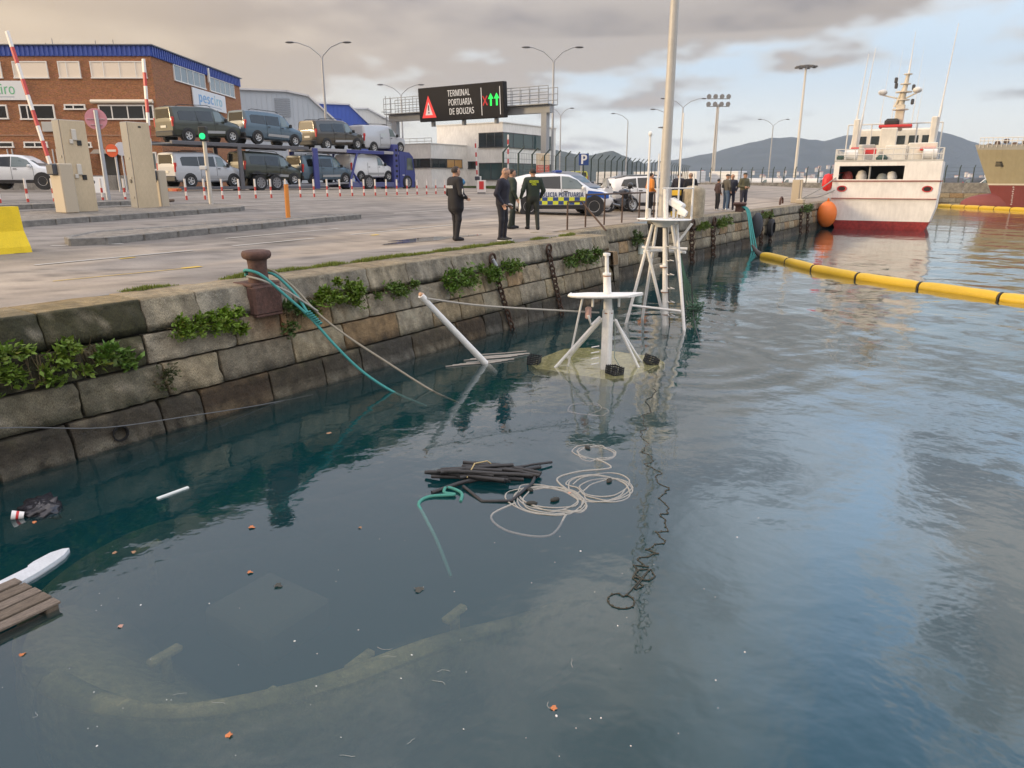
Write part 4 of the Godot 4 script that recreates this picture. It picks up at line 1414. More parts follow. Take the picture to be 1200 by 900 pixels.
	rope("stay_rope", "thin white rope stretched from the tilted white boom to the front mast", [Vector3(8.74, 1.28, 1.34), Vector3(9.4, 1.13, 2.1), Vector3(10.62, 0.98, 3.5)], 0.016, pale)
	var net := rope_mat("green net", Color(0.12, 0.26, 0.17))
	var nb := MB.new()
	var r := RandomNumberGenerator.new()
	r.seed = 8
	for k in 14:
		var pts := []
		for j in 8:
			pts.append(Vector3(15.25 + r.randf_range(-0.25, 0.25), 0.5 - 0.055 * j + r.randf_range(-0.1, 0.1), 3.5 + r.randf_range(-0.22, 0.28)))
		nb.tube(pts, 0.012, 4)
	for k in 5:
		nb.tube([Vector3(14.98, 1.85, 3.15), Vector3(15.1 + 0.03 * k, 1.1, 3.3), Vector3(15.15 + 0.06 * k, 0.35, 3.4 + 0.06 * k), Vector3(15.0, -0.1, 3.7)], 0.013, 4)
	var no := solo("fishing_net", nb, net, "tangled green fishing net hanging from the right side of the lattice tower", "net")
	for q in [[Vector3(15.0, 0.1, 3.45), Vector3(14.3, -0.1, 3.6), "left"], [Vector3(15.1, 0.2, 3.6), Vector3(13.6, -0.05, 4.3), "right"]]:
		rope("trailing_line", "dark line trailing from the lattice tower into the water, the %s of two" % q[2], [q[0] + Vector3(-0.05, 0.9, -0.1), q[0], q[1]], 0.014, m(0.05, 0.06, 0.06, 0.8), "dark trailing lines")

func coil(label: String, ctr: Vector3, rx: float, rz: float, turns: int, seed_: int, material: Material, rad := 0.0085) -> void:
	var r := RandomNumberGenerator.new()
	r.seed = seed_
	var pts := []
	var ph := r.randf() * TAU
	var off := Vector3()
	var sx := 1.0
	var sz := 1.0
	for k in turns * 14:
		var a := ph + TAU * k / 14.0
		if k % 7 == 0:
			off = off * 0.4 + Vector3(r.randf_range(-0.22, 0.22) * rx, 0, r.randf_range(-0.22, 0.22) * rz)
			sx = lerpf(sx, r.randf_range(0.6, 1.12), 0.7)
			sz = lerpf(sz, r.randf_range(0.6, 1.12), 0.7)
		pts.append(ctr + off + Vector3(cos(a) * rx * sx + r.randf_range(-0.012, 0.012), 0.004 * sin(k * 1.7) - 0.002, sin(a) * rz * sz + r.randf_range(-0.012, 0.012)))
	rope("floating_rope", label, pts, rad, material, "pale floating rope coils", 3, 5)

func leaf_at(label: String, p: Vector3, size: float, turn: float, colour: Color) -> void:
	var b := MB.new()
	var pts := []
	for k in 11:
		var a := TAU * k / 11.0
		var rr := size * (1.0 if k % 2 == 0 else 0.62) * (0.75 + 0.25 * cos(a))
		pts.append(p + Vector3(cos(a + turn) * rr, 0.006 + 0.005 * sin(a * 2.0), sin(a + turn) * rr))
	for k in 11: b.tri(p + Vector3(0, 0.014, 0), pts[(k + 1) % 11], pts[k])
	solo("floating_leaf", b, m(colour.r, colour.g, colour.b, 0.7), label, "leaf", "leaves floating on the water")

func build_floating() -> void:
	var pale := rope_mat("pale", Color(0.62, 0.60, 0.54))
	var grey := rope_mat("greyish", Color(0.46, 0.45, 0.40))
	coil("dense pale rope coil floating just right of the black hoses", Vector3(5.72, 0, 5.42), 0.34, 0.38, 7, 1, pale)
	coil("looser pale rope coil floating right of the dense coil", Vector3(6.28, 0, 5.78), 0.38, 0.34, 5, 2, pale)
	coil("small pale rope ring farthest from the black hoses", Vector3(7.1, 0, 5.25), 0.28, 0.27, 3, 3, pale)
	coil("faint grey rope loop drifting near the cabin roof", Vector3(8.6, -0.01, 4.35), 0.28, 0.3, 2, 9, grey)
	rope("floating_rope", "pale rope end trailing from the rope coils towards the viewer", [Vector3(5.45, 0.0, 5.2), Vector3(5.1, -0.01, 5.15), Vector3(4.95, -0.02, 5.45), Vector3(5.1, -0.03, 5.8), Vector3(5.5, 0.0, 5.75)], 0.011, pale, "pale floating rope coils")
	rope("floating_rope", "pale rope linking the two larger coils and the small ring", [Vector3(6.0, 0, 5.5), Vector3(6.2, 0.0, 5.25), Vector3(6.5, 0.0, 5.35), Vector3(6.8, 0.0, 5.6), Vector3(6.95, 0, 5.35)], 0.011, pale, "pale floating rope coils")
	for k in 5:
		var b := MB.new()
		var p: Vector3 = [Vector3(5.78, 0.012, 5.15), Vector3(5.52, 0.012, 5.35), Vector3(5.72, 0.012, 5.5), Vector3(6.45, 0.012, 5.75), Vector3(7.2, 0.012, 5.1)][k]
		b.ball(p, Vector3(0.03, 0.022, 0.06), 8, 6, Basis(Vector3.UP, 0.6 * k))
		solo("net_float", b, m(0.03, 0.03, 0.025, 0.8), "small black net float on the pale rope, %s" % ["at the far edge of the dense coil", "at the near left of the dense coil", "in the middle of the dense coil", "on the looser coil", "on the small far ring"][k], "float", "small black floats on the pale rope")
	var green := rope_mat("sea green", Color(0.12, 0.50, 0.40))
	rope("floating_rope", "sea green rope with a looped top end floating left of the black hoses", [Vector3(5.18, 0.0, 4.72), Vector3(5.32, 0.015, 4.62), Vector3(5.34, 0.02, 4.42), Vector3(5.22, 0.02, 4.48), Vector3(5.24, 0.02, 4.6), Vector3(5.08, 0.01, 4.4), Vector3(4.91, 0.0, 4.40), Vector3(4.78, -0.03, 4.58), Vector3(4.58, -0.12, 4.9), Vector3(4.4, -0.3, 5.2)], 0.017, green)
	# beaded line built for a reflection, winding from below the masts to the foreground
	var base := [Vector3(10.05, 0, 4.75), Vector3(9.0, 0, 5.12), Vector3(8.13, 0, 5.4), Vector3(7.46, 0, 5.74), Vector3(7.06, 0, 5.99), Vector3(6.65, 0, 6.29), Vector3(6.09, 0, 6.53), Vector3(5.66, 0, 6.67), Vector3(5.32, 0, 6.72), Vector3(5.06, 0, 6.73), Vector3(4.85, 0, 6.77), Vector3(4.69, 0, 6.84)]
	var pts := []
	var r := RandomNumberGenerator.new()
	r.seed = 17
	for k in base.size() - 1:
		for j in 9:
			var t := j / 9.0
			var p: Vector3 = base[k].lerp(base[k + 1], t)
			var a := (k * 9 + j) * 0.86
			pts.append(p + Vector3(0.03 * sin(a * 0.8), 0.003, 0.045 * sin(a) + 0.02 * sin(a * 2.3)))
	for q in [[4.9, 0.16, 0.1], [4.45, 0.2, 0.13]]:
		for j in 12:
			var a := TAU * j / 11.0
			pts.append(Vector3(q[0] + q[1] * 0.5 * cos(a), 0.003, 6.84 - q[2] * 0.8 * sin(a) - 0.02))
	rope("reflection_line", "dark winding line with looped end standing for a reflection right of the rope coils", pts, 0.006, m(0.035, 0.035, 0.025, 0.8), "", 5, 4)
	var nl := MB.new()
	for k in range(3, pts.size(), 1):
		nl.ball(pts[k] + Vector3(r.randf_range(-0.008, 0.008), 0.003, r.randf_range(-0.008, 0.008)), Vector3(0.010, 0.008, 0.010), 5, 4)
	part("reflection_bead", nl, m(0.05, 0.048, 0.035, 0.9), get_node("reflection_line"))
	# --- bundle of black hoses
	var o := thing("hose_bundle", "floating bundle of short black rubber hoses", "hoses", Vector3(5.8, 0, 4.5))
	var rubber := rough_mat("rubber", Color(0.042, 0.042, 0.045), 0.5, Vector3(6, 6, 6), 0.1)
	for k in 22:
		var hb := MB.new()
		var layer := k / 9
		var a := r.randf_range(-0.22, 0.22) + (0.6 if k % 7 == 0 else 0.0)
		var l := r.randf_range(0.28, 0.46)
		var c := Vector3(-0.2 + 0.055 * (k % 9) + r.randf_range(-0.02, 0.02), 0.02 + 0.042 * layer, r.randf_range(-0.08, 0.1) + 0.02 * (k % 9))
		var d := Vector3(sin(a + 0.38), r.randf_range(-0.05, 0.05), cos(a + 0.38)) * l
		hb.tube([c - d, c - d * 0.3 + Vector3(0, 0.012, 0), c + d * 0.4, c + d * 1.0 + Vector3(r.randf_range(-0.03, 0.03), -0.01, 0)], 0.023, 8)
		part("hose", hb, rubber, o)
	var tie := MB.new()
	tie.tube([Vector3(-0.22, 0.06, 0.0), Vector3(-0.05, 0.16, -0.02), Vector3(0.12, 0.14, 0.02), Vector3(0.25, 0.03, 0.05)], 0.008, 5)
	part("tie", tie, m(0.42, 0.33, 0.16, 0.8), o)
	var tail := MB.new()
	tail.tube([Vector3(0.2, 0.04, 0.2), Vector3(0.5, 0.05, 0.38), Vector3(0.72, 0.03, 0.5)], 0.014, 6)
	part("hose", tail, rubber, o)
	var tl := MB.new()
	tl.tube([Vector3(-0.35, 0.02, 0.05), Vector3(-0.5, 0.0, 0.4), Vector3(-0.35, 0.01, 0.65), Vector3(0.1, 0.03, 0.62), Vector3(0.4, 0.03, 0.5)], 0.018, 7)
	part("hose", tl, rubber, o)
	# --- pallet
	o = thing("pallet", "weathered grey brown wooden pallet floating at the water's left edge", "pallet", Vector3(1.45, 0.0, 3.05), 0.06)
	var wood := rough_mat("pallet wood", Color(0.26, 0.20, 0.145), 0.85, Vector3(1.2, 6, 6), 0.4, Vector3(3, 22, 22))
	var wood2 := rough_mat("pallet wood pale", Color(0.33, 0.26, 0.20), 0.85, Vector3(1.3, 7, 7), 0.4, Vector3(3, 22, 22))
	for k in 5:
		var pb := MB.new()
		pb.rbox(Vector3(r.randf_range(-0.02, 0.02), 0.055, -0.27 + 0.135 * k), Vector3(1.18, 0.022, 0.1 + 0.015 * (k % 2)), 0.004, Basis(Vector3.UP, r.randf_range(-0.012, 0.012)))
		part("slat", pb, wood if k % 2 else wood2, o)
	for k in 3:
		var pb := MB.new()
		pb.rbox(Vector3(-0.52 + 0.52 * k, 0.0, 0.0), Vector3(0.09, 0.085, 0.62), 0.006)
		part("bearer", pb, wood, o)
	for k in 2:
		var pb := MB.new()
		pb.rbox(Vector3(0, -0.055, -0.24 + 0.48 * k), Vector3(1.18, 0.02, 0.1), 0.004)
		part("base_slat", pb, wood, o)
	# --- white fin shaped foam board
	o = thing("foam_board", "long white pointed panel floating beside the pallet", "panel", Vector3(2.1, 0.0, 2.62))
	var fb := MB.new()
	var op := PackedVector2Array()
	for q in [[2.51, 2.49], [2.47, 2.455], [2.38, 2.44], [2.23, 2.48], [2.17, 2.515], [2.16, 2.54], [1.94, 2.585], [1.66, 2.69], [1.35, 2.85], [1.35, 3.0], [1.58, 2.90], [1.85, 2.79], [1.98, 2.755], [2.18, 2.69], [2.32, 2.63], [2.43, 2.57]]:
		op.append(Vector2(q[0] - 2.1, q[1] - 2.62))
	fb.ext(op, -0.035, 0.01, Transform3D(Basis(Vector3(1, 0, 0), Vector3(0, 0, 1), Vector3(0, -1, 0)), Vector3()))
	part("panel", fb, rough_mat("foam", Color(0.66, 0.68, 0.70), 0.6, Vector3(3, 3, 3), 0.3, Vector3(9, 9, 9)), o)
	# --- white stick
	fb = MB.new()
	fb.rbox(Vector3(3.7, 0.006, 2.125), Vector3(0.34, 0.02, 0.035), 0.004, Basis(Vector3.UP, -0.03))
	solo("white_strip", fb, m(0.6, 0.64, 0.62, 0.6), "thin white strip of plastic floating in the dark reflection of the wall", "strip")
	# --- rubbish bag and paper cup
	fb = MB.new()
	var nn := noise(88, 3.2, 3)
	var rows := 14
	var cols := 22
	var pts2 := []
	for k in rows + 1:
		var row := PackedVector3Array()
		var t0 := -PI / 2 + PI * k / rows
		for i in cols + 1:
			var a := TAU * i / cols
			var d := Vector3(cos(t0) * cos(a), sin(t0), cos(t0) * sin(a))
			var f := 1.0 + 0.7 * absf(nn.get_noise_3d(d.x * 1.2, d.y * 1.2, d.z * 1.2)) + 0.35 * nn.get_noise_3d(d.x * 2.7 + 9.0, d.y * 2.7, d.z * 2.7)
			row.append(Vector3(2.78, 0.0, 1.36) + d * f * Vector3(0.15, 0.07, 0.2))
		pts2.append(row)
	pts2.reverse()
	fb.grid(pts2)
	var bag := m(0.022, 0.022, 0.028, 0.22)
	solo("rubbish_bag", fb, bag, "crumpled black plastic rubbish bag floating near the left edge", "bag")
	o = thing("paper_cup", "white and red paper cup floating against the black rubbish bag", "cup", Vector3(2.56, 0.03, 1.41), -0.5)
	fb = MB.new()
	fb.lathe([Vector2(0.034, -0.05), Vector2(0.045, 0.05)], 16, Vector3(), Basis(Vector3(0, 0, 1), PI / 2 - 0.25))
	part("wall", fb, m(0.7, 0.68, 0.66, 0.6), o)
	fb = MB.new()
	fb.lathe([Vector2(0.0, -0.045), Vector2(0.033, -0.045)], 16, Vector3(), Basis(Vector3(0, 0, 1), PI / 2 - 0.25))
	part("lid", fb, m(0.35, 0.33, 0.25, 0.6), o)
	fb = MB.new()
	fb.lathe([Vector2(0.0388, -0.01), Vector2(0.0425, 0.03)], 16, Vector3(), Basis(Vector3(0, 0, 1), PI / 2 - 0.25))
	part("red_band", fb, m(0.5, 0.03, 0.03, 0.6), o)
	# --- black crates and floats round the cabin roof
	for q in [[Vector3(10.42, 0.05, 2.36), "left of the awash cabin roof", 0.3], [Vector3(10.55, 0.05, 3.86), "at the foot of the front mast", 1.1], [Vector3(11.55, 0.05, 4.1), "tilted at the right corner of the awash cabin roof", 0.7]]:
		o = thing("crate", "black plastic fish crate floating " + q[2 - 1], "crate", q[0], q[2], "black crates round the cabin roof")
		o.rotation.x = 0.35 if q[2] == 0.7 else 0.1
		var cm := m(0.012, 0.013, 0.014, 0.6)
		fb = MB.new()
		fb.box(Vector3(0, -0.07, 0), Vector3(0.24, 0.015, 0.19))
		part("floor", fb, cm, o)
		for sd in [[Vector3(0.12, 0, 0), Vector3(0.014, 0.15, 0.2)], [Vector3(-0.12, 0, 0), Vector3(0.014, 0.15, 0.2)], [Vector3(0, 0, 0.095), Vector3(0.25, 0.15, 0.014)], [Vector3(0, 0, -0.095), Vector3(0.25, 0.15, 0.014)]]:
			fb = MB.new()
			for k in 4: fb.box(sd[0] + Vector3(0, -0.055 + 0.036 * k, 0), Vector3(sd[1].x, 0.022, sd[1].z))
			for k in 5:
				var t := -0.5 + 0.25 * k
				fb.box(sd[0] + Vector3(t * (sd[1].x - 0.014), 0, t * (sd[1].z - 0.014)), Vector3(0.012, 0.15, 0.012))
			part("side", fb, cm, o)
	# --- leaves and scraps
	var lf := [[648, 831, 0.034, "orange leaf floating alone at the bottom right of the sunken hull"], [292, 671, 0.035, "orange leaf floating beyond the middle of the sunken hull"], [157, 647, 0.03, "brown leaf floating right of the white pointed panel"], [136, 648, 0.03, "brown leaf beside a white scrap, right of the white pointed panel"], [141, 735, 0.03, "pinkish leaf floating right of the pallet"], [25, 768, 0.03, "orange leaf floating just below the pallet"], [294, 618, 0.045, "orange leaf at the edge of the wall's reflection"], [41, 612, 0.028, "orange leaf lying on the black rubbish bag"], [270, 862, 0.03, "dark orange leaf near the bottom of the picture"], [422, 619, 0.026, "pale brown leaf floating below the turquoise rope's reflection"], [667, 578, 0.03, "pink leaf floating by the dense rope coil"], [325, 686, 0.05, "dark scrap of weed floating above the sunken hull"], [492, 690, 0.06, "dark patch of weed just under the surface right of the green rope"], [387, 508, 0.05, "yellow brown leaf floating in the dark reflection of the wall"]]
	for k in lf.size():
		var d := sight(lf[k][0], lf[k][1])
		var p := Vector3(0, 3.1, 8.75) + d * (-3.1 / d.y)
		var c := Color(0.50, 0.17, 0.06) if k in [0, 1, 5, 6, 7, 8] else Color(0.30, 0.17, 0.09)
		if k in [4, 10]: c = Color(0.5, 0.27, 0.2)
		if k in [11, 12]: c = Color(0.05, 0.05, 0.04)
		leaf_at(lf[k][3], p, lf[k][2], k * 1.3, c)
	var sc := MB.new()
	var r3 := RandomNumberGenerator.new()
	r3.seed = 29
	for k in 70:
		var px := r3.randf_range(0, 900)
		var py := r3.randf_range(600, 895)
		var d := sight(px, py)
		var p := Vector3(0, 3.1, 8.75) + d * (-3.1 / d.y)
		var s := 0.003 + 0.008 * pow(r3.randf(), 5.0)
		sc.ball(p, Vector3(s, 0.003, s * r3.randf_range(0.4, 1.6)), 5, 4, Basis(Vector3.UP, r3.randf() * 3.0))
	var so := solo("floating_specks", sc, m(0.6, 0.6, 0.56, 0.7), "tiny pale specks of litter scattered over the dark water", "litter")
	so.set_meta("kind", "stuff")
	var film := MB.new()
	for k in 11:
		var px := r3.randf_range(20, 760)
		var py := r3.randf_range(700, 890)
		var d := sight(px, py)
		var p := Vector3(0, 3.1, 8.75) + d * (-3.1 / d.y)
		var dirv := Vector3(r3.randf_range(-1, 1), 0, r3.randf_range(-1, 1)).normalized()
		var pts4 := []
		for j in 6:
			pts4.append(p + Vector3(0, 0.001, 0))
			p += dirv * r3.randf_range(0.008, 0.03)
			dirv = (dirv + Vector3(r3.randf_range(-0.7, 0.7), 0, r3.randf_range(-0.7, 0.7))).normalized()
		film.tube(pts4, 0.0011, 4)
	var fo := solo("drifting_threads", film, m(0.42, 0.43, 0.40, 0.7), "fine pale threads of scum drifting over the sunken hull", "scum")
	fo.set_meta("kind", "stuff")
	var sticks := MB.new()
	for k in 9:
		var a := Vector3(9.3 + 0.13 * k, 0.015, 1.25 + 0.05 * (k % 4))
		sticks.tube([a, a + Vector3(0.35, 0.0, 0.25 + 0.03 * (k % 3)), a + Vector3(0.7, 0.0, 0.55)], 0.011 + 0.004 * (k % 2), 5)
	var st := solo("drift_sticks", sticks, m(0.36, 0.33, 0.29, 0.8), "pale sticks and reeds floating between the wall and the tilted boom", "sticks")
	st.set_meta("kind", "stuff")
	# --- yellow containment booms
	boom("nearer", [Vector3(31.2, 0.05, 0.9), Vector3(30.2, 0.05, 1.8), Vector3(28.4, 0.05, 3.0), Vector3(26.9, 0.05, 4.2), Vector3(25.0, 0.05, 6.4), Vector3(23.9, 0.05, 8.2), Vector3(22.8, 0.05, 10.0), Vector3(21.6, 0.05, 12.6), Vector3(20.2, 0.05, 16.0)], 0.185, "long yellow floating oil boom curving across the water in front of the trawler")
	boom("farther", [Vector3(107.5, 0.05, 1.0), Vector3(106.4, 0.05, 3.0), Vector3(101.0, 0.05, 7.4), Vector3(95.5, 0.05, 12.0), Vector3(88.0, 0.05, 19.0)], 0.3, "yellow floating oil boom beneath the bow of the dark red ship")

func boom(_w: String, pts: Array, rad: float, label: String) -> void:
	var c := Curve3D.new()
	for k in pts.size():
		var t: Vector3 = (pts[mini(k + 1, pts.size() - 1)] - pts[maxi(k - 1, 0)]) / 6.0
		c.add_point(pts[k], -t, t)
	var o := thing("oil_boom", label, "boom", pts[0])
	var yel := rough_mat("boom yellow", Color(0.66, 0.43, 0.02), 0.5, Vector3(0.8, 0.8, 0.8), 0.2, Vector3(3, 3, 3))
	var len := c.get_baked_length()
	var unit := 2.35
	var n := int(len / unit)
	for k in n:
		var b := MB.new()
		var out := []
		var rr := []
		for j in 9:
			var t := float(j) / 8.0
			var p := c.sample_baked((k + 0.02 + 0.96 * t) * unit)
			out.append(p - pts[0])
			rr.append(rad * (0.84 if j == 0 or j == 8 else 0.98 if j == 1 or j == 7 else 1.0 + 0.025 * sin(k * 3.0 + j)))
		b.tube(out, rr, 12)
		part("float_section", b, yel, o)
		b = MB.new()
		var q: Vector3 = c.sample_baked((k + 0.993) * unit) - pts[0]
		var q2: Vector3 = c.sample_baked((k + 1.007) * unit) - pts[0]
		b.cyl(q, q2, rad * 0.93, rad * 0.93, 12)
		part("connector", b, m(0.05, 0.045, 0.04, 0.7), o)
	var e := MB.new()
	e.tube([Vector3(0, 0, 0), (pts[0] - pts[1]).normalized() * 0.5 + Vector3(0, 0.1, 0), (pts[0] - pts[1]).normalized() * 1.0 + Vector3(0, 0.35, 0)], [rad * 0.8, 0.1, 0.05], 8)
	part("end_fitting", e, m(0.06, 0.055, 0.05, 0.7), o)

# ================================================================ buildings and street furniture
var ca := -atan2(0.835, 0.55)   # turn of things that square up with the viewer's side of the yard

func opening(o: Node3D, xf: Transform3D, x0: float, x1: float, y0: float, y1: float, panes: int, frame_m: Material, glass_m: Material, bars := [], rim := 0.07) -> void:
	# a window set in the wall: frame proud by 4 cm, panes 3 cm behind its face; the wall runs in local x, y and looks along +z
	var f := MB.new()
	var w := x1 - x0
	var h := y1 - y0
	f.box(Vector3((x0 + x1) / 2, y1 - rim / 2, 0.0), Vector3(w, rim, 0.10))
	f.box(Vector3((x0 + x1) / 2, y0 + rim / 2, 0.01), Vector3(w + 0.06, rim, 0.14))
	f.box(Vector3(x0 + rim / 2, (y0 + y1) / 2, 0.0), Vector3(rim, h - rim * 2, 0.09))
	f.box(Vector3(x1 - rim / 2, (y0 + y1) / 2, 0.0), Vector3(rim, h - rim * 2, 0.09))
	var edges := [x0 + rim]
	for k in range(1, panes):
		var x: float = bars[k - 1] if bars.size() >= k else lerpf(x0, x1, float(k) / panes)
		f.box(Vector3(x, (y0 + y1) / 2, 0.0), Vector3(rim * 0.8, h - rim * 2, 0.085))
		edges.append(x)
	edges.append(x1 - rim)
	var win := part("window", f, frame_m, o)
	win.transform = xf
	for k in panes:
		var g := MB.new()
		g.box(Vector3((edges[k] + edges[k + 1]) / 2, (y0 + y1) / 2, 0.012), Vector3(edges[k + 1] - edges[k], h - rim * 2, 0.012))
		part("pane", g, glass_m, win)

func sign_board(o: Node3D, xf: Transform3D, x0: float, x1: float, y0: float, y1: float, tint: Color, accent: Color, cut := false) -> void:
	var f := MB.new()
	f.rbox(Vector3((x0 + x1) / 2, (y0 + y1) / 2, 0.06), Vector3(x1 - x0, y1 - y0, 0.08), 0.01)
	var s := part("sign", f, m(0.66, 0.68, 0.70, 0.5), o)
	s.transform = xf
	var h := y1 - y0
	var cx := (x0 + x1) / 2
	var mt := m(tint.r, tint.g, tint.b, 0.5)
	var ma := m(accent.r, accent.g, accent.b, 0.5)
	text("lettering", "pesc", h * 0.52, mt, s, Transform3D(Basis(), Vector3(x1 - 2.42 if cut else cx - (x1 - x0) * 0.13, y0 + h * 0.56, 0.104)), 1.65 if cut else (x1 - x0) * 0.44, not cut)
	text("lettering", "iro", h * 0.52, ma, s, Transform3D(Basis(), Vector3(x1 - 1.1 if cut else cx + (x1 - x0) * 0.25, y0 + h * 0.56, 0.104)), 0.85 if cut else (x1 - x0) * 0.25, not cut)
	f = MB.new()
	f.box(Vector3(cx + (x1 - x0) * 0.08, y0 + h * 0.17, 0.102), Vector3((x1 - x0) * 0.5, h * 0.045, 0.006))
	part("underline", f, m(0.35, 0.40, 0.46, 0.6), s)

func build_brick() -> void:
	var o := thing("brick_building", "orange brown brick office building with blue metal roof edge and strip windows", "building", Vector3(27.73, 2.56, -36.43), ca)
	var brick := StandardMaterial3D.new()
	# brick courses too far off to tell apart: colour and fine relief only
	var im := Image.create(256, 256, false, Image.FORMAT_RGB8)
	var r := RandomNumberGenerator.new()
	r.seed = 12
	var base := []
	for k in 600: base.append(Vector3(r.randf_range(0.78, 1.08), r.randf_range(0.9, 1.05), r.randf_range(0.85, 1.1)))
	for y in 256:
		for x in 256:
			var row := y / 16
			var cx := (x + (16 if row % 2 else 0)) % 256
			var mortar := y % 16 < 2 or cx % 32 < 2
			var v: Vector3 = base[(row * 8 + cx / 32) % 600]
			var c := Color(0.44 * v.x, 0.185 * v.x * v.y, 0.082 * v.x * v.z) if not mortar else Color(0.38, 0.25, 0.15)
			im.set_pixel(x, y, c.linear_to_srgb())
	brick.albedo_texture = ImageTexture.create_from_image(im)
	brick.uv1_triplanar = true
	brick.uv1_scale = Vector3(0.5, 0.78, 0.5)
	brick.roughness = 0.9
	brick.detail_enabled = true
	brick.detail_blend_mode = BaseMaterial3D.BLEND_MODE_MUL
	brick.detail_uv_layer = BaseMaterial3D.DETAIL_UV_2
	brick.uv2_triplanar = true
	brick.uv2_scale = Vector3(0.35, 0.9, 0.35)
	brick.detail_albedo = noise_tex("grain", 0.03, 0.68, 1.0)
	var white := m(0.72, 0.71, 0.68, 0.5)
	var blind := m(0.80, 0.70, 0.58, 0.5)
	var dark := glass(0.012, 0.014, 0.018, 0.96)
	var sky_glass := glass(0.25, 0.3, 0.33, 0.9)
	var blue := m(0.035, 0.075, 0.33, 0.45)
	var b := MB.new()
	b.box(Vector3(-11.0, 3.9, -7.5), Vector3(22.0, 8.2, 15.0))
	part("wall", b, brick, o)
	# corrugated blue roof edge: each sheet rib its own fold
	b = MB.new()
	b.box(Vector3(-10.95, 8.3, -7.5), Vector3(22.1, 0.62, 15.1))
	for k in 74: b.box(Vector3(0.0 - k * 0.3, 8.3, 0.075), Vector3(0.14, 0.58, 0.05))
	for k in 48: b.box(Vector3(0.125, 8.3, -0.15 - k * 0.31), Vector3(0.05, 0.58, 0.15))
	part("roof_edge", b, blue, o)
	b = MB.new()
	b.box(Vector3(-10.9, 8.63, -7.45), Vector3(22.3, 0.06, 15.3))
	part("coping", b, m(0.16, 0.17, 0.19, 0.6), o)
	var fx := Transform3D(Basis(), Vector3(0, 0, 0.03))
	# y values are above the building's own ground line (-2.56 from the water)
	for q in [[-10.98, -9.37, 1, []], [-8.65, -6.48, 2, [-8.3]], [-5.82, -4.45, 2, [-5.3]], [-3.81, -0.34, 4, [-3.0, -2.0, -1.0]]]:
		opening(o, fx, q[0], q[1], 6.70, 7.70, q[2], white, glass(0.80, 0.70, 0.58, 0.95), q[3], 0.06)
	for q in [[-13.9, -12.2, 1], [-16.6, -14.8, 2], [-19.8, -17.6, 2]]: opening(o, fx, q[0], q[1], 6.70, 7.70, q[2], white, blind, [], 0.06)
	for q in [[-11.51, -9.46, 2, [-10.2], 4.30, 5.17], [-8.7, -6.48, 2, [-8.2], 4.27, 5.18], [-5.83, -4.49, 2, [-5.25], 4.86, 5.20], [-3.69, -0.2, 4, [-2.85, -1.85, -0.85], 4.27, 5.17], [-11.43, -9.47, 2, [-10.4], 2.58, 2.96], [-8.8, -7.28, 2, [-8.1], 2.58, 2.96], [-5.8, -4.48, 2, [-5.1], 2.58, 2.94], [-16.5, -13.0, 3, [], 4.3, 5.17], [-16.5, -14.0, 2, [], 2.58, 2.96]]:
		opening(o, fx, q[0], q[1], q[4], q[5], q[2], white, dark, q[3], 0.085)
	opening(o, fx, -1.3, -0.4, 1.2, 2.33, 2, white, glass(0.12, 0.14, 0.14, 0.9), [], 0.08)
	b = MB.new()
	b.cyl(Vector3(-4.05, 5.35, 0.14), Vector3(-0.15, 5.35, 0.14), 0.12, 0.12, 10)
	part("awning_roller", b, m(0.72, 0.66, 0.55, 0.6), o)
	b = MB.new()
	b.rbox(Vector3(-1.66, 3.6, 0.1), Vector3(1.05, 0.78, 0.14), 0.02)
	part("wall_panel", b, m(0.66, 0.65, 0.6, 0.6), o)
	b = MB.new()
	b.rbox(Vector3(-6.9, 3.85, 0.1), Vector3(1.0, 0.6, 0.12), 0.02)
	part("wall_box", b, m(0.42, 0.42, 0.40, 0.7), o)
	b = MB.new()
	b.box(Vector3(-3.39, 1.12, 0.02), Vector3(0.95, 2.25, 0.06))
	var door := part("door", b, m(0.03, 0.032, 0.035, 0.5), o)
	b = MB.new()
	b.box(Vector3(-3.05, 1.0, 0.08), Vector3(0.04, 0.3, 0.04))
	part("handle", b, m(0.4, 0.4, 0.4, 0.3, 1.0), door)
	b = MB.new()
	b.ext(PackedVector2Array([Vector2(-4.2, 2.2), Vector2(-2.4, 2.2), Vector2(-2.6, 2.45), Vector2(-3.9, 2.45)]), 0.0, 0.9)
	part("canopy", b, m(0.34, 0.30, 0.26, 0.7), o)
	b = MB.new()
	b.box(Vector3(-11.0, 3.35, 0.015), Vector3(22.02, 0.06, 0.05))
	part("string_course", b, m(0.36, 0.22, 0.15, 0.9), o)
	for q in [-9.9, -9.6, -7.0, -6.75, -4.95, -4.75]:
		b = MB.new()
		b.cyl(Vector3(q, 0.8, 0.1), Vector3(q, 2.5, 0.1), 0.045)
		part("downpipe", b, m(0.45, 0.45, 0.46, 0.5), o)
	sign_board(o, fx, -12.4, -8.06, 5.43, 6.56, Color(0.35, 0.42, 0.45), Color(0.10, 0.42, 0.20), true)
	# the side wall looks along local +x
	var sx := Transform3D(Basis(Vector3(0, 0, -1), Vector3(0, 1, 0), Vector3(1, 0, 0)), Vector3(0.03, 0, 0))
	opening(o, sx, 2.95, 7.94, 6.95, 8.0, 5, white, sky_glass, [], 0.07)
	opening(o, sx, 8.75, 13.6, 6.95, 8.0, 5, white, sky_glass, [], 0.07)
	opening(o, sx, 3.05, 8.2, 4.35, 5.3, 5, white, sky_glass, [], 0.07)
	opening(o, sx, 8.6, 10.7, 4.35, 5.3, 2, white, sky_glass, [], 0.07)
	opening(o, sx, 11.5, 13.5, 4.35, 5.3, 2, white, sky_glass, [], 0.07)
	sign_board(o, sx, 5.4, 11.3, 5.62, 6.85, Color(0.20, 0.38, 0.62), Color(0.30, 0.50, 0.60))
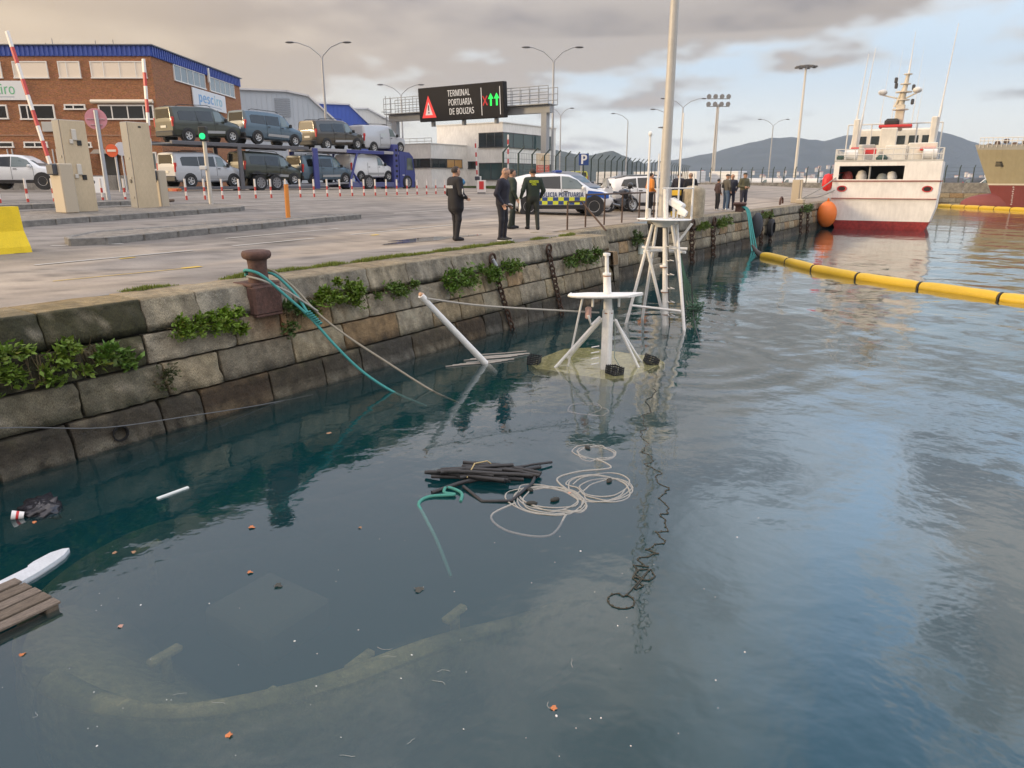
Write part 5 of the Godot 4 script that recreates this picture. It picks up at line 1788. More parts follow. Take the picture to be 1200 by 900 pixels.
	b = MB.new()
	b.rbox(Vector3(0.16, 8.0, -8.4), Vector3(0.16, 1.0, 0.16), 0.02)
	part("flue", b, white, o)
	for k in 9:
		b = MB.new()
		b.cyl(Vector3(-9.0 + k * 0.9, 8.65, -0.6 - (k % 3) * 0.4), Vector3(-9.0 + k * 0.9, 8.75 + 0.12 * (k % 4), -0.6 - (k % 3) * 0.4), 0.02)
		part("roof_aerial", b, m(0.2, 0.2, 0.2, 0.7), o)
	# low concrete wall with dark stains before it
	b = MB.new()
	for k in 9: b.rbox(Vector3(-1.2 - k * 2.2, 0.42, 1.6), Vector3(2.18, 0.9, 0.22), 0.02)
	var lw := solo("low_wall", b, rough_mat("low wall", Color(0.36, 0.35, 0.33), 0.9, Vector3(0.8, 0.3, 0.8), 0.4, Vector3(2.2, 0.5, 2.2)), "low stained concrete wall in front of the brick building", "wall")
	lw.transform = o.transform
	# --- sheds behind
	shed("grey_shed", "pale blue grey metal warehouse behind the brick building", Vector3(47.0, 2.5, -56.5), PackedVector2Array([Vector2(-3.0, 0), Vector2(12.6, 0), Vector2(12.6, 5.2), Vector2(8.3, 9.0), Vector2(6.2, 9.35), Vector2(-3.0, 9.35)]), 40.0, m(0.40, 0.46, 0.53, 0.5), true)
	shed("blue_shed", "bright blue metal warehouse gable behind the upper vans", Vector3(65.5, 2.5, -64.5), PackedVector2Array([Vector2(-3.0, 0), Vector2(7.7, 0), Vector2(7.7, 7.2), Vector2(4.7, 9.95), Vector2(-3.0, 9.95)]), 40.0, m(0.045, 0.10, 0.42, 0.45), false)
	shed("white_shed", "pale white metal warehouse gable left of the road gantry", Vector3(70.2, 2.5, -62.7), PackedVector2Array([Vector2(-2.0, 0), Vector2(5.6, 0), Vector2(5.6, 8.1), Vector2(2.4, 9.65), Vector2(-2.0, 9.5)]), 40.0, m(0.56, 0.58, 0.58, 0.6), false)

func shed(called: String, label: String, at: Vector3, poly: PackedVector2Array, deep: float, mt: Material, vent: bool) -> void:
	var o := thing(called, label, "warehouse", at, ca + 0.4)
	var b := MB.new()
	b.ext(poly, -deep, 0.0)
	part("wall", b, mt, o)
	b = MB.new()
	for k in poly.size():
		var p := poly[k]
		var q := poly[(k + 1) % poly.size()]
		if p.y < 0.1 and q.y < 0.1: continue
		if p.distance_to(q) < 0.1: continue
		if absf(p.x - q.x) < 0.01: continue
		var mid := (p + q) / 2
		var d := (q - p).normalized()
		b.box(Vector3(mid.x, mid.y + 0.02, -deep / 2), Vector3(p.distance_to(q) + 0.1, 0.16, deep + 0.5), Basis(Vector3(d.x, d.y, 0), Vector3(-d.y, d.x, 0), Vector3(0, 0, 1)))
	part("roof", b, m(0.55, 0.57, 0.60, 0.5), o)
	b = MB.new()
	var x := poly[0].x + 0.25
	while x < poly[1].x - 0.1:
		var top := 5.0
		for k in poly.size():
			var p := poly[k]
			var q := poly[(k + 1) % poly.size()]
			if p.y > 0.1 and q.y > 0.1 and ((p.x - x) * (q.x - x) <= 0) and absf(p.x - q.x) > 0.05: top = lerpf(p.y, q.y, (x - p.x) / (q.x - p.x))
		b.box(Vector3(x, top / 2, 0.02), Vector3(0.07, top - 0.2, 0.05))
		x += 0.5
	var ribs := part("sheet_ribs", b, mt, o)
	ribs.set_meta("kind", "stuff")
	if vent:
		b = MB.new()
		for k in 9: b.box(Vector3(5.7, 7.0 + k * 0.2, 0.06), Vector3(1.5, 0.14, 0.06))
		part("vent", b, m(0.27, 0.31, 0.36, 0.6), o)

func build_control() -> void:
	var white := rough_mat("control render", Color(0.84, 0.83, 0.80), 0.7, Vector3(0.3, 0.3, 0.3), 0.0, Vector3(0.8, 0.3, 0.8))
	var o := thing("control_building", "white port control building of two flat roofed blocks with dark band windows", "building", Vector3(53.0, 2.56, -27.1))
	var b := MB.new()
	b.box(Vector3(4.5, 2.65, -3.6), Vector3(9.0, 5.3, 7.2))
	part("tall_block", b, white, o)
	b = MB.new()
	b.box(Vector3(-0.6, 1.75, -6.2), Vector3(8.6, 3.5, 4.6))
	part("low_block", b, white, o)
	b = MB.new()
	b.box(Vector3(4.5, 5.33, -3.6), Vector3(9.15, 0.08, 7.35))
	b.box(Vector3(-0.6, 3.53, -6.2), Vector3(8.72, 0.07, 4.72))
	part("parapet", b, m(0.6, 0.6, 0.58, 0.6), o)
	var dark := glass(0.03, 0.04, 0.045, 0.93)
	var teal := glass(0.05, 0.085, 0.09, 0.9)
	var fr := m(0.06, 0.065, 0.07, 0.5)
	var west := Transform3D(Basis(Vector3(0, 0, 1), Vector3(0, 1, 0), Vector3(-1, 0, 0)), Vector3(-0.03, 0, 0))
	var south := Transform3D(Basis(), Vector3(0, 0, 0.03))
	# local x of a west window runs along z
	opening(o, west, -2.5, 0.05, 3.3, 4.55, 3, fr, dark, [], 0.06)
	opening(o, south, -0.05, 8.0, 3.3, 4.55, 5, fr, teal, [], 0.06)
	opening(o, west, -2.5, 0.05, 0.6, 2.05, 2, fr, teal, [], 0.06)
	opening(o, south, -0.05, 8.0, 0.6, 2.05, 5, fr, teal, [], 0.06)
	var west2 := Transform3D(Basis(Vector3(0, 0, 1), Vector3(0, 1, 0), Vector3(-1, 0, 0)), Vector3(-4.93, 0, 0))
	var south2 := Transform3D(Basis(), Vector3(0, 0, -3.87))
	opening(o, west2, -7.4, -3.95, 1.6, 2.35, 3, fr, dark, [], 0.05)
	opening(o, south2, -4.9, -3.0, 1.6, 2.35, 2, fr, dark, [], 0.05)
	opening(o, south2, -2.9, -0.7, 1.6, 2.35, 2, fr, glass(0.5, 0.3, 0.12, 0.95), [], 0.05)
	opening(o, west, -3.7, -2.7, 1.55, 2.2, 1, fr, dark, [], 0.05)
	b = MB.new()
	for k in 2: b.cyl(Vector3(-4.4, 4.0 - 0.25 * k, -4.2), Vector3(-4.4, 4.0 - 0.25 * k, -8.2), 0.025)
	for k in 6: b.cyl(Vector3(-4.4, 3.5, -4.2 - k * 0.8), Vector3(-4.4, 4.0, -4.2 - k * 0.8), 0.025)
	part("roof_rail", b, m(0.5, 0.5, 0.48, 0.6), o)
	# lawn edge and little posts before it
	b = MB.new()
	b.ext(PackedVector2Array([Vector2(46.5, 0), Vector2(66, 0), Vector2(66, 0.22), Vector2(46.5, 0.22)]), -26.6, -20.5, Transform3D(Basis(), Vector3(0, 2.5, 0)))
	var gs := struct("lawn", b, rough_mat("lawn", Color(0.12, 0.17, 0.04), 0.9, Vector3(0.8, 0.8, 0.8), 0.8, Vector3(4, 4, 4)))
	for k in 9:
		b = MB.new()
		b.cyl(Vector3(45.6 + k * 1.15, 2.5, -20.2 - k * 0.25), Vector3(45.6 + k * 1.15, 3.3, -20.2 - k * 0.25), 0.06)
		solo("marker_post", b, m(0.66, 0.62, 0.42, 0.6), "short pale post by the lawn of the control building, %s from the gantry" % ordinal(k), "post", "posts along the lawn")
	# --- gantry with the message board
	o = thing("road_gantry", "grey steel road gantry carrying an illuminated message board", "gantry", Vector3(46.8, 2.5, -33.6))
	var steel := m(0.27, 0.285, 0.30, 0.6)
	for z in [0.0, 14.4]:
		b = MB.new()
		b.box(Vector3(0, 2.85, z), Vector3(0.45, 5.8, 0.45))
		b.box(Vector3(0, 0.1, z), Vector3(0.8, 0.2, 0.8))
		part("post", b, steel, o)
	b = MB.new()
	b.box(Vector3(0, 5.55, 7.2), Vector3(0.5, 0.5, 15.4))
	part("beam", b, steel, o)
	b = MB.new()
	b.box(Vector3(0.0, 5.86, 7.2), Vector3(1.4, 0.06, 15.6))
	part("walkway", b, steel, o)
	b = MB.new()
	for s in [-0.68, 0.68]:
		for k in 3: b.cyl(Vector3(s, 6.2 + k * 0.42, -0.6), Vector3(s, 6.2 + k * 0.42, 15.0), 0.028, 0.028, 5)
		for k in 21: b.cyl(Vector3(s, 5.86, -0.6 + k * 0.78), Vector3(s, 7.04, -0.6 + k * 0.78), 0.028, 0.028, 5)
	var gr := part("guard_rail", b, steel, o)
	gr.set_meta("kind", "stuff")
	b = MB.new()
	for k in 14: b.cyl(Vector3(-0.25, 0.6 + k * 0.42, -0.75), Vector3(0.25, 0.6 + k * 0.42, -0.75), 0.022, 0.022, 5)
	for k in 8: b.tube([Vector3(-0.3, 2.6 + k * 0.5, -0.75), Vector3(-0.2, 2.6 + k * 0.5, -1.35), Vector3(0.2, 2.6 + k * 0.5, -1.35), Vector3(0.3, 2.6 + k * 0.5, -0.75)], 0.02, 5)
	for s in [-0.27, 0.27]: b.cyl(Vector3(s, 0.0, -0.75), Vector3(s, 7.3, -0.75), 0.03, 0.03, 5)
	var la := part("caged_ladder", b, steel, o)
	la.set_meta("kind", "stuff")
	# the board tilts a little forward; its face looks back down the road (-x)
	var bd := Transform3D(Basis(Vector3(0, 0, 1), 0.06) * Basis(Vector3(0, 0, 1), Vector3(0, 1, 0), Vector3(-1, 0, 0)), Vector3(-1.1, 6.27, 7.7))
	b = MB.new()
	b.rbox(Vector3(0, 0, 0), Vector3(8.0, 2.45, 0.5), 0.04)
	var board := part("message_board", b, m(0.012, 0.011, 0.012, 0.9), o)
	board.transform = bd
	var led := lit(0.75, 0.66, 0.58, 0.55)
	for k in 3:
		text("lettering", ["TERMINAL", "PORTUARIA", "DE BOUZAS"][k], 0.44, led, board, Transform3D(Basis(), Vector3(-0.05 + 0.1 * k, 0.68 - 0.64 * k, 0.262)), [2.1, 2.2, 2.3][k])
	b = MB.new()
	b.ext(PackedVector2Array([Vector2(-3.7, -0.95), Vector2(-2.3, -0.95), Vector2(-3.0, 0.65)]), 0.25, 0.265)
	part("warning_triangle", b, lit(0.75, 0.06, 0.05, 0.7), board)
	b = MB.new()
	b.ext(PackedVector2Array([Vector2(-3.36, -0.75), Vector2(-2.64, -0.75), Vector2(-3.0, 0.2)]), 0.26, 0.275)
	part("triangle_field", b, lit(0.7, 0.52, 0.46, 0.6), board)
	b = MB.new()
	b.box(Vector3(-3.0, -0.24, 0.28), Vector3(0.1, 0.4, 0.01))
	b.box(Vector3(-3.0, -0.58, 0.28), Vector3(0.11, 0.12, 0.01))
	part("exclamation_mark", b, m(0.01, 0.01, 0.01, 0.6), board)
	for k in 3:
		b = MB.new()
		var x := 2.35 + 0.52 * k
		if k == 0:
			for s in [-1.0, 1.0]: b.box(Vector3(x, 0.0, 0.262), Vector3(0.09, 0.75, 0.012), Basis(Vector3(0, 0, 1), 0.55 * s))
			part("red_cross", b, lit(0.6, 0.05, 0.04, 0.55), board)
		else:
			b.box(Vector3(x, -0.1, 0.262), Vector3(0.15, 0.55, 0.012))
			b.ext(PackedVector2Array([Vector2(x - 0.24, 0.1), Vector2(x + 0.24, 0.1), Vector2(x, 0.48)]), 0.256, 0.268)
			part("green_arrow", b, lit(0.03, 0.75, 0.10, 0.9), board)
	for k in 2:
		b = MB.new()
		b.box(Vector3(2.03 + 1.65 * k, -0.05, 0.258), Vector3(0.05, 1.9, 0.012))
		part("lane_line", b, led, board)
	for k in 3:
		b = MB.new()
		b.box(Vector3(-3.0 + 3.0 * k, -1.3, -0.2), Vector3(0.2, 0.6, 0.3))
		part("bracket", b, steel, board)

func lamp(label: String, at: Vector3, h: float, arms: Array, group := "street lamps of the port") -> void:
	var o := thing("street_lamp", label, "street lamp", at, 0.0, group)
	var mt := m(0.33, 0.34, 0.36, 0.45, 0.3)
	var b := MB.new()
	b.cyl(Vector3(0, 0, 0), Vector3(0, h - 1.2, 0), 0.13 * h / 11.0, 0.075 * h / 11.0, 8)
	part("pole", b, mt, o)
	for a in arms:   # [dx, dz, reach]
		var d: Vector3 = Vector3(a[0], 0, a[1]).normalized() * a[2]
		b = MB.new()
		b.tube([Vector3(0, h - 1.3, 0), Vector3(0, h - 1.0, 0) + d * 0.06, Vector3(0, h - 0.35, 0) + d * 0.4, Vector3(0, h, 0) + d * 0.82, Vector3(0, h + 0.06, 0) + d], 0.05, 6)
		part("arm", b, mt, o)
		b = MB.new()
		b.ball(Vector3(0, h + 0.04, 0) + d * 1.12, Vector3(0.42, 0.09, 0.16), 8, 6, Basis(Vector3.UP, atan2(-d.z, d.x)))
		part("lamp_head", b, m(0.10, 0.10, 0.105, 0.5), o)

func build_street() -> void:
	var rt := [0.55, 0.835]
	lamp("tall double armed street lamp rising behind the car transporter", Vector3(46.9, 2.56, -41.9), 12.0, [[rt[0], rt[1], 2.0], [-rt[0], -rt[1], 2.4]])
	lamp("tall double armed street lamp in front of the right end of the gantry", Vector3(59.7, 2.5, -26.1), 12.0, [[rt[0], rt[1], 2.0], [-rt[0], -rt[1], 2.2]])
	lamp("double armed street lamp behind the left end of the gantry", Vector3(70.2, 2.5, -53.7), 11.8, [[rt[0], rt[1], 2.2], [-rt[0], -rt[1], 2.2]])
	lamp("slim double armed street lamp behind the right end of the gantry", Vector3(107.1, 2.4, -52.3), 12.0, [[rt[0], rt[1], 1.6], [-rt[0], -rt[1], 1.6]])
	lamp("single armed street lamp standing alone beyond the fence, above the white car", Vector3(124.2, 2.0, -48.2), 12.6, [[-rt[0], -rt[1], 2.4]])
	lamp("double armed street lamp just right of the tall mast", Vector3(104.6, 2.0, -30.7), 12.4, [[rt[0], rt[1], 2.6], [-rt[0], -rt[1], 2.6]])
	lamp("second slim pole lamp close behind the tall mast", Vector3(104.0, 2.0, -32.4), 11.0, [[-rt[0], -rt[1], 2.2]])
	lamp("double armed street lamp left of the high mast near the trawler", Vector3(149.8, 1.7, -29.3), 12.8, [[rt[0], rt[1], 2.4], [-rt[0], -rt[1], 2.4]])
	# high masts with rings of floodlights
	for q in [["high floodlight mast left of the trawler, with flat crown", Vector3(167.3, 1.5, -28.2), 24.5, 0.28], ["distant high floodlight mast seen just left of the tall mast", Vector3(312.0, 1.7, -117.4), 24.0, 0.5]]:
		var o := thing("floodlight_mast", q[0], "light mast", q[1], 0.0, "high floodlight masts")
		var b := MB.new()
		b.cyl(Vector3(), Vector3(0, q[2], 0), q[3] * 1.25, q[3] * 0.7, 8)
		part("pole", b, m(0.55, 0.53, 0.48, 0.5), o)
		b = MB.new()
		b.lathe([Vector2(0.0, -0.3), Vector2(1.6, -0.15), Vector2(1.7, 0.1), Vector2(0.0, 0.3)], 12, Vector3(0, q[2], 0))
		part("crown", b, m(0.16, 0.16, 0.165, 0.6), o)
		for k in 8:
			b = MB.new()
			b.rbox(Vector3(1.9 * cos(TAU * k / 8.0), q[2] - 0.15, 1.9 * sin(TAU * k / 8.0)), Vector3(0.7, 0.3, 0.7), 0.05)
			part("floodlight", b, m(0.10, 0.10, 0.10, 0.5), o)
	var o := thing("floodlight_tower", "floodlight tower with two rows of round lamps, right of the tall mast", "light mast", Vector3(157.5, 1.6, -43.0))
	var b := MB.new()
	for k in 4: b.cyl(Vector3(0.5 * (k % 2) - 0.25, 0, 0.5 * (k / 2) - 0.25), Vector3(0.3 * (k % 2) - 0.15, 17.0, 0.3 * (k / 2) - 0.15), 0.14, 0.1, 5)
	for k in 14: b.cyl(Vector3(-0.25, k * 1.2, 0.25), Vector3(0.25, k * 1.2 + 1.2, 0.25), 0.05, 0.05, 4)
	part("lattice", b, m(0.5, 0.48, 0.44, 0.6), o)
	for j in 2:
		b = MB.new()
		b.cyl(Vector3(-0.55 * 2.4, 16.6 + j * 1.5, -0.835 * 2.4), Vector3(0.55 * 2.4, 16.6 + j * 1.5, 0.835 * 2.4), 0.09)
		part("lamp_bar", b, m(0.3, 0.3, 0.3, 0.6), o)
		for k in 4:
			b = MB.new()
			var t := -0.95 + 0.62 * k
			b.cyl(Vector3(0.55 * 2.2 * t - 0.35, 17.0 + j * 1.5, 0.835 * 2.2 * t + 0.2), Vector3(0.55 * 2.2 * t, 17.05 + j * 1.5, 0.835 * 2.2 * t), 0.5, 0.28, 10)
			part("floodlight", b, m(0.22, 0.22, 0.22, 0.5), o)
	# the tall tapering mast on the set-back quay
	o = thing("tall_mast", "tall tapering grey lighting column on the set-back quay, the thickest pole in view", "mast", Vector3(26.4, EDGE_Y, -1.75))
	b = MB.new()
	var mastm := rough_mat("galvanised", Color(0.52, 0.50, 0.46), 0.45, Vector3(0.5, 0.12, 0.5), 0.0, Vector3(3, 0.6, 3))
	b.cyl(Vector3(), Vector3(0, 15.5, 0), 0.19, 0.11, 20)
	part("shaft", b, mastm, o)
	b = MB.new()
	b.cyl(Vector3(), Vector3(0, 0.06, 0), 0.36, 0.36, 16)
	for k in 8: b.cyl(Vector3(0.29 * cos(TAU * k / 8), 0.05, 0.29 * sin(TAU * k / 8)), Vector3(0.29 * cos(TAU * k / 8), 0.16, 0.29 * sin(TAU * k / 8)), 0.03, 0.03, 6)
	part("base_plate", b, mastm, o)
	for y in [6.1, 9.2, 11.8]:
		b = MB.new()
		var rr := lerpf(0.19, 0.11, y / 15.5) + 0.006
		b.cyl(Vector3(0, y, 0), Vector3(0, y + 0.07, 0), rr, rr, 20)
		part("joint_band", b, mastm, o)
	# --- fence of green posts and wire
	var green := m(0.03, 0.05, 0.045, 0.6)
	var wire := m(0.07, 0.09, 0.09, 0.6)
	var runs := [[Vector3(31.0, 0, -12.2), Vector3(110.5, 0, -31.5), 2.3, 2.45, "green wire fence with angled post tops behind the parked cars"], [Vector3(114.9, 0, -31.0), Vector3(114.9, 0, 62.0), 1.6, 1.9, "green wire fence on top of the far concrete parapet"]]
	for ri in 2:
		var rn = runs[ri]
		o = thing("wire_fence", rn[4], "fence", rn[0])
		var a: Vector3 = rn[0]
		var c: Vector3 = rn[1]
		var n := int(a.distance_to(c) / rn[2])
		var dirv := (c - a).normalized()
		var wb := MB.new()
		for k in n + 1:
			var p := a.lerp(c, float(k) / n)
			var y := (yard_y(p.z) if ri == 0 else 2.88)
			b = MB.new()
			var q := Vector3(p.x, y, p.z) - a
			var hh: float = rn[3]
			var lean := Vector3(0.55, 0, 0.835) * (0.32 if ri == 0 else 0.12)
			b.cyl(q, q + Vector3(0, hh, 0), 0.055 if ri == 0 else 0.07, -1, 6)
			b.cyl(q + Vector3(0, hh - 0.02, 0), q + Vector3(0, hh + 0.34, 0) + lean, 0.045 if ri == 0 else 0.06, -1, 6)
			part("post", b, green, o)
			if k < n:
				var p2 := a.lerp(c, float(k + 1) / n)
				var q2 := Vector3(p2.x, yard_y(p2.z) if ri == 0 else 2.88, p2.z) - a
				var step := 8 if ri == 0 and k < 16 else 0
				for j in step: 
					var t := (j + 0.5) / step
					wb.cyl(q.lerp(q2, t) + Vector3(0, 0.1, 0), q.lerp(q2, t) + Vector3(0, hh, 0), 0.007, -1, 3, false)
				for j in (9 if ri == 0 else 5):
					var t := 0.1 + (hh - 0.1) * j / (8.0 if ri == 0 else 4.0)
					wb.cyl(q + Vector3(0, t, 0), q2 + Vector3(0, t, 0), 0.008 if ri == 0 else 0.014, -1, 3, false)
		var wp := part("wire", wb, wire, o)
		wp.set_meta("kind", "stuff")
	# low wall under the fence beyond the cars
	b = MB.new()
	for k in 40:
		var p := Vector3(31.0, 0, -12.2).lerp(Vector3(110.5, 0, -31.5), (k + 0.5) / 40.0)
		b.box(Vector3(p.x, yard_y(p.z) + 0.1, p.z), Vector3(2.06, 0.3, 0.25), Basis(Vector3.UP, atan2(19.3, 79.5)))
	solo("fence_kerb", b, rough_mat("parapet", Color(0.40, 0.385, 0.35), 0.9, Vector3(0.25, 0.25, 0.25), 0.5, Vector3(1.0, 0.3, 1.0)), "low concrete footing under the green wire fence", "wall")
	# --- signs
	o = thing("parking_sign", "blue square parking sign on a thin post by the green fence", "sign", Vector3(36.9, 2.0, -10.9), ca)
	b = MB.new()
	b.cyl(Vector3(0, 0, 0), Vector3(0, 2.3, 0), 0.04)
	part("post", b, m(0.35, 0.36, 0.37, 0.5, 0.4), o)
	b = MB.new()
	b.rbox(Vector3(0.12, 2.25, 0.05), Vector3(0.56, 0.62, 0.03), 0.01)
	part("panel", b, m(0.015, 0.05, 0.20, 0.5), o)
	text("letter", "P", 0.5, m(0.7, 0.7, 0.7, 0.5), o, Transform3D(Basis(), Vector3(0.12, 2.25, 0.07)), 0.0, true)
	o = thing("notice_board", "tall pale and red notice board on a post right of the control building", "sign", Vector3(44.7, 2.3, -18.1), ca)
	b = MB.new()
	b.cyl(Vector3(0, 0, -0.05), Vector3(0, 2.0, -0.05), 0.05)
	part("post", b, m(0.2, 0.2, 0.2, 0.6), o)
	b = MB.new()
	b.rbox(Vector3(0, 2.0, 0), Vector3(0.95, 1.3, 0.05), 0.01)
	part("panel", b, m(0.60, 0.52, 0.40, 0.6), o)
	b = MB.new()
	b.box(Vector3(0, 1.62, 0.03), Vector3(0.9, 0.5, 0.02))
	part("red_field", b, m(0.55, 0.12, 0.09, 0.6), o)
	b = MB.new()
	b.ext(PackedVector2Array([Vector2(-0.2, 2.15), Vector2(0.2, 2.15), Vector2(0, 2.5)]), 0.026, 0.034)
	part("triangle", b, m(0.45, 0.33, 0.2, 0.6), o)
	for k in 4:
		b = MB.new()
		b.box(Vector3(0.0, 1.78 - k * 0.1, 0.044), Vector3(0.7 - 0.1 * (k % 2), 0.03, 0.008))
		part("text_line", b, m(0.6, 0.5, 0.42, 0.6), o)
	# barrier by the control building: red cabinet, raised striped arm
	barrier("red barrier cabinet with raised striped arm beside the control building", Vector3(43.8, 2.35, -20.4), 0.5, 2.9, 0.0, m(0.5, 0.04, 0.03, 0.5), Vector3(0.45, 1.15, 0.45))
	barrier("slim far barrier with raised striped arm left of the men", Vector3(46.0, 2.45, -24.6), 0.0, 2.9, -0.04, m(0.6, 0.6, 0.58, 0.5), Vector3(0.3, 1.0, 0.3))
	o = thing("hazard_panel", "small square red and white hazard panel standing before the control building", "sign", Vector3(38.0, 2.35, -18.6), ca)
	b = MB.new()
	b.rbox(Vector3(0, 0.42, 0), Vector3(0.55, 0.75, 0.06), 0.01)
	part("panel", b, m(0.66, 0.62, 0.6, 0.6), o)
	b = MB.new()
	b.box(Vector3(0, 0.48, 0.034), Vector3(0.3, 0.5, 0.01))
	part("red_square", b, m(0.5, 0.03, 0.03, 0.6), o)
	b = MB.new()
	b.box(Vector3(0, 0.02, 0), Vector3(0.5, 0.06, 0.3))
	part("foot", b, m(0.1, 0.1, 0.1, 0.7), o)
	# --- ticket machines on the island, with their barriers
	machine("taller ticket pillar with two card readers, left on the traffic island", Vector3(11.05, 2.22, -13.75), 2.55, true)
	barrier("left barrier cabinet with steeply raised red and white arm", Vector3(10.45, 2.22, -13.35), 0.0, 3.6, -0.16, m(0.44, 0.38, 0.29, 0.55), Vector3(0.36, 1.35, 0.62))
	machine("plain ticket pillar with one slot, right on the traffic island", Vector3(13.4, 2.24, -14.45), 2.65, false)
	barrier("right barrier cabinet with upright red and white arm", Vector3(14.15, 2.24, -14.75), 0.0, 3.6, 0.06, m(0.44, 0.38, 0.29, 0.55), Vector3(0.3, 1.2, 0.5))
	# round sign seen from behind
	o = thing("round_sign", "round traffic sign seen from behind, faded pink, on a leaning grey pole", "sign", Vector3(14.7, 2.33, -19.1), ca + 0.25)
	b = MB.new()
	b.cyl(Vector3(0, 0, 0), Vector3(0, 3.25, 0), 0.075, 0.07, 10)
	part("pole", b, m(0.40, 0.42, 0.45, 0.45, 0.4), o)
	b = MB.new()
	b.cyl(Vector3(-0.05, 2.95, -0.12), Vector3(-0.05, 2.95, -0.085), 0.37, 0.37, 28)
	part("disc", b, m(0.60, 0.26, 0.30, 0.6), o)
	b = MB.new()
	b.rbox(Vector3(-0.05, 2.95, -0.07), Vector3(0.6, 0.05, 0.03), 0.008)
	b.rbox(Vector3(-0.05, 2.75, -0.07), Vector3(0.4, 0.05, 0.03), 0.008)
	part("bracket", b, m(0.5, 0.3, 0.33, 0.6), o)
	# no-entry sign
	o = thing("no_entry_sign", "small red orange no entry sign on a short pole before the brick building", "sign", Vector3(19.5, 2.5, -27.0), ca)
	b = MB.new()
	b.cyl(Vector3(), Vector3(0, 2.2, 0), 0.05)
	part("pole", b, m(0.45, 0.46, 0.48, 0.5, 0.3), o)
	b = MB.new()
	b.cyl(Vector3(-0.1, 2.0, 0.05), Vector3(-0.1, 2.0, 0.08), 0.3, 0.3, 20)
	part("disc", b, m(0.62, 0.10, 0.03, 0.6), o)
	b = MB.new()
	b.box(Vector3(-0.1, 2.0, 0.088), Vector3(0.42, 0.1, 0.012))
	part("bar", b, m(0.7, 0.6, 0.5, 0.6), o)
	o = thing("round_sign", "second small round sign turned sideways behind the no entry sign", "sign", Vector3(20.0, 2.5, -27.3), ca + 1.0)
	b = MB.new()
	b.cyl(Vector3(0, 2.1, 0.0), Vector3(0, 2.1, 0.03), 0.32, 0.32, 20)
	part("disc", b, m(0.6, 0.58, 0.58, 0.6), o)
	b = MB.new()
	b.cyl(Vector3(), Vector3(0, 2.3, -0.04), 0.04)
	part("pole", b, m(0.45, 0.46, 0.48, 0.5, 0.3), o)
	o = thing("placard", "white leaning placard at the foot of the low stained wall", "placard", Vector3(18.4, 2.5, -26.7), ca)
	b = MB.new()
	b.rbox(Vector3(0, 0.4, 0), Vector3(0.75, 0.8, 0.04), 0.01, Basis(Vector3.RIGHT, -0.2))
	part("panel", b, m(0.6, 0.62, 0.64, 0.6), o)
	b = MB.new()
	b.cyl(Vector3(-0.3, 0, -0.3), Vector3(-0.3, 0.6, 0.0), 0.02)
	part("strut", b, m(0.3, 0.3, 0.3, 0.6), o)
	# lane signal with green lamp
	o = thing("lane_signal", "grey post with small green lane signal at the end of the traffic island", "traffic light", Vector3(16.2, 2.2, -15.0), ca)
	b = MB.new()
	b.cyl(Vector3(), Vector3(0, 2.35, 0), 0.075, 0.065, 10)
	part("post", b, m(0.5, 0.47, 0.42, 0.5, 0.3), o)
	b = MB.new()
	b.cyl(Vector3(), Vector3(0, 0.03, 0), 0.19, 0.19, 12)
	part("foot_plate", b, m(0.3, 0.29, 0.28, 0.6), o)
	b = MB.new()
	b.rbox(Vector3(0, 2.5, 0), Vector3(0.26, 0.5, 0.24), 0.03)
	part("housing", b, m(0.02, 0.02, 0.02, 0.6), o)
	b = MB.new()
	b.cyl(Vector3(0, 2.42, 0.12), Vector3(0, 2.42, 0.128), 0.105, 0.105, 16)
	part("green_lamp", b, lit(0.02, 0.75, 0.22, 0.9), o)
	var gl := OmniLight3D.new()
	gl.name = "green_lamp_light"
	gl.light_color = Color(0.2, 1.0, 0.4)
	gl.light_energy = 0.012
	gl.light_size = 0.1
	gl.omni_range = 4.0
	gl.omni_attenuation = 2.0
	gl.shadow_enabled = true
	gl.position = Vector3(0, 2.42, 0.2)
	o.add_child(gl)
	b = MB.new()
	b.rbox(Vector3(-0.1, 1.35, 0.1), Vector3(0.22, 0.14, 0.12), 0.02)
	part("clamp", b, m(0.6, 0.6, 0.58, 0.5), o)
	b = MB.new()
	b.cyl(Vector3(15.4, 1.93, -9.9), Vector3(15.42, 3.0, -9.9), 0.075, 0.07, 10)
	solo("orange_post", b, m(0.60, 0.22, 0.035, 0.6), "rusty orange post standing alone on the lanes", "post")
	b = MB.new()
	b.cyl(Vector3(16.4, 2.3, -18.5), Vector3(16.35, 2.62, -18.4), 0.05)
	b.rbox(Vector3(16.6, 2.36, -18.5), Vector3(0.7, 0.1, 0.3), 0.02, Basis(Vector3.UP, 0.4))
	solo("broken_post_foot", b, m(0.14, 0.09, 0.06, 0.8), "broken stump of a post lying on its base plate before the pickets", "stump")
	# red and white pickets
	var pk := []
	var x := 11.2
	while x < 37.5:
		pk.append(Vector3(x, yard_y(-19.4), -19.4))
		x += 0.86
	for k in pk.size():
		var lab := "red and white picket before the car transporter, %s from the row's left end" % ordinal(k)
		if k == 0:
			o = thing("picket", lab, "picket", pk[0], 0.0, "red and white pickets along the lane")
			for j in 5:
				b = MB.new()
				b.cyl(Vector3(0, j * 0.17, 0), Vector3(0, (j + 1) * 0.17, 0), 0.042, 0.042, 8)
				part("red_band" if j % 2 == 0 and j < 4 else "white_band", b, m(0.45, 0.05, 0.04, 0.6) if j % 2 == 0 and j < 4 else m(0.68, 0.64, 0.6, 0.6), o)
		else: copy(o, lab, pk[k])
	# yellow concrete barrier at the frame's left edge
	o = thing("concrete_barrier", "yellow painted concrete lane barrier at the left edge", "barrier", Vector3(5.62, 1.8, -6.6))
	b = MB.new()
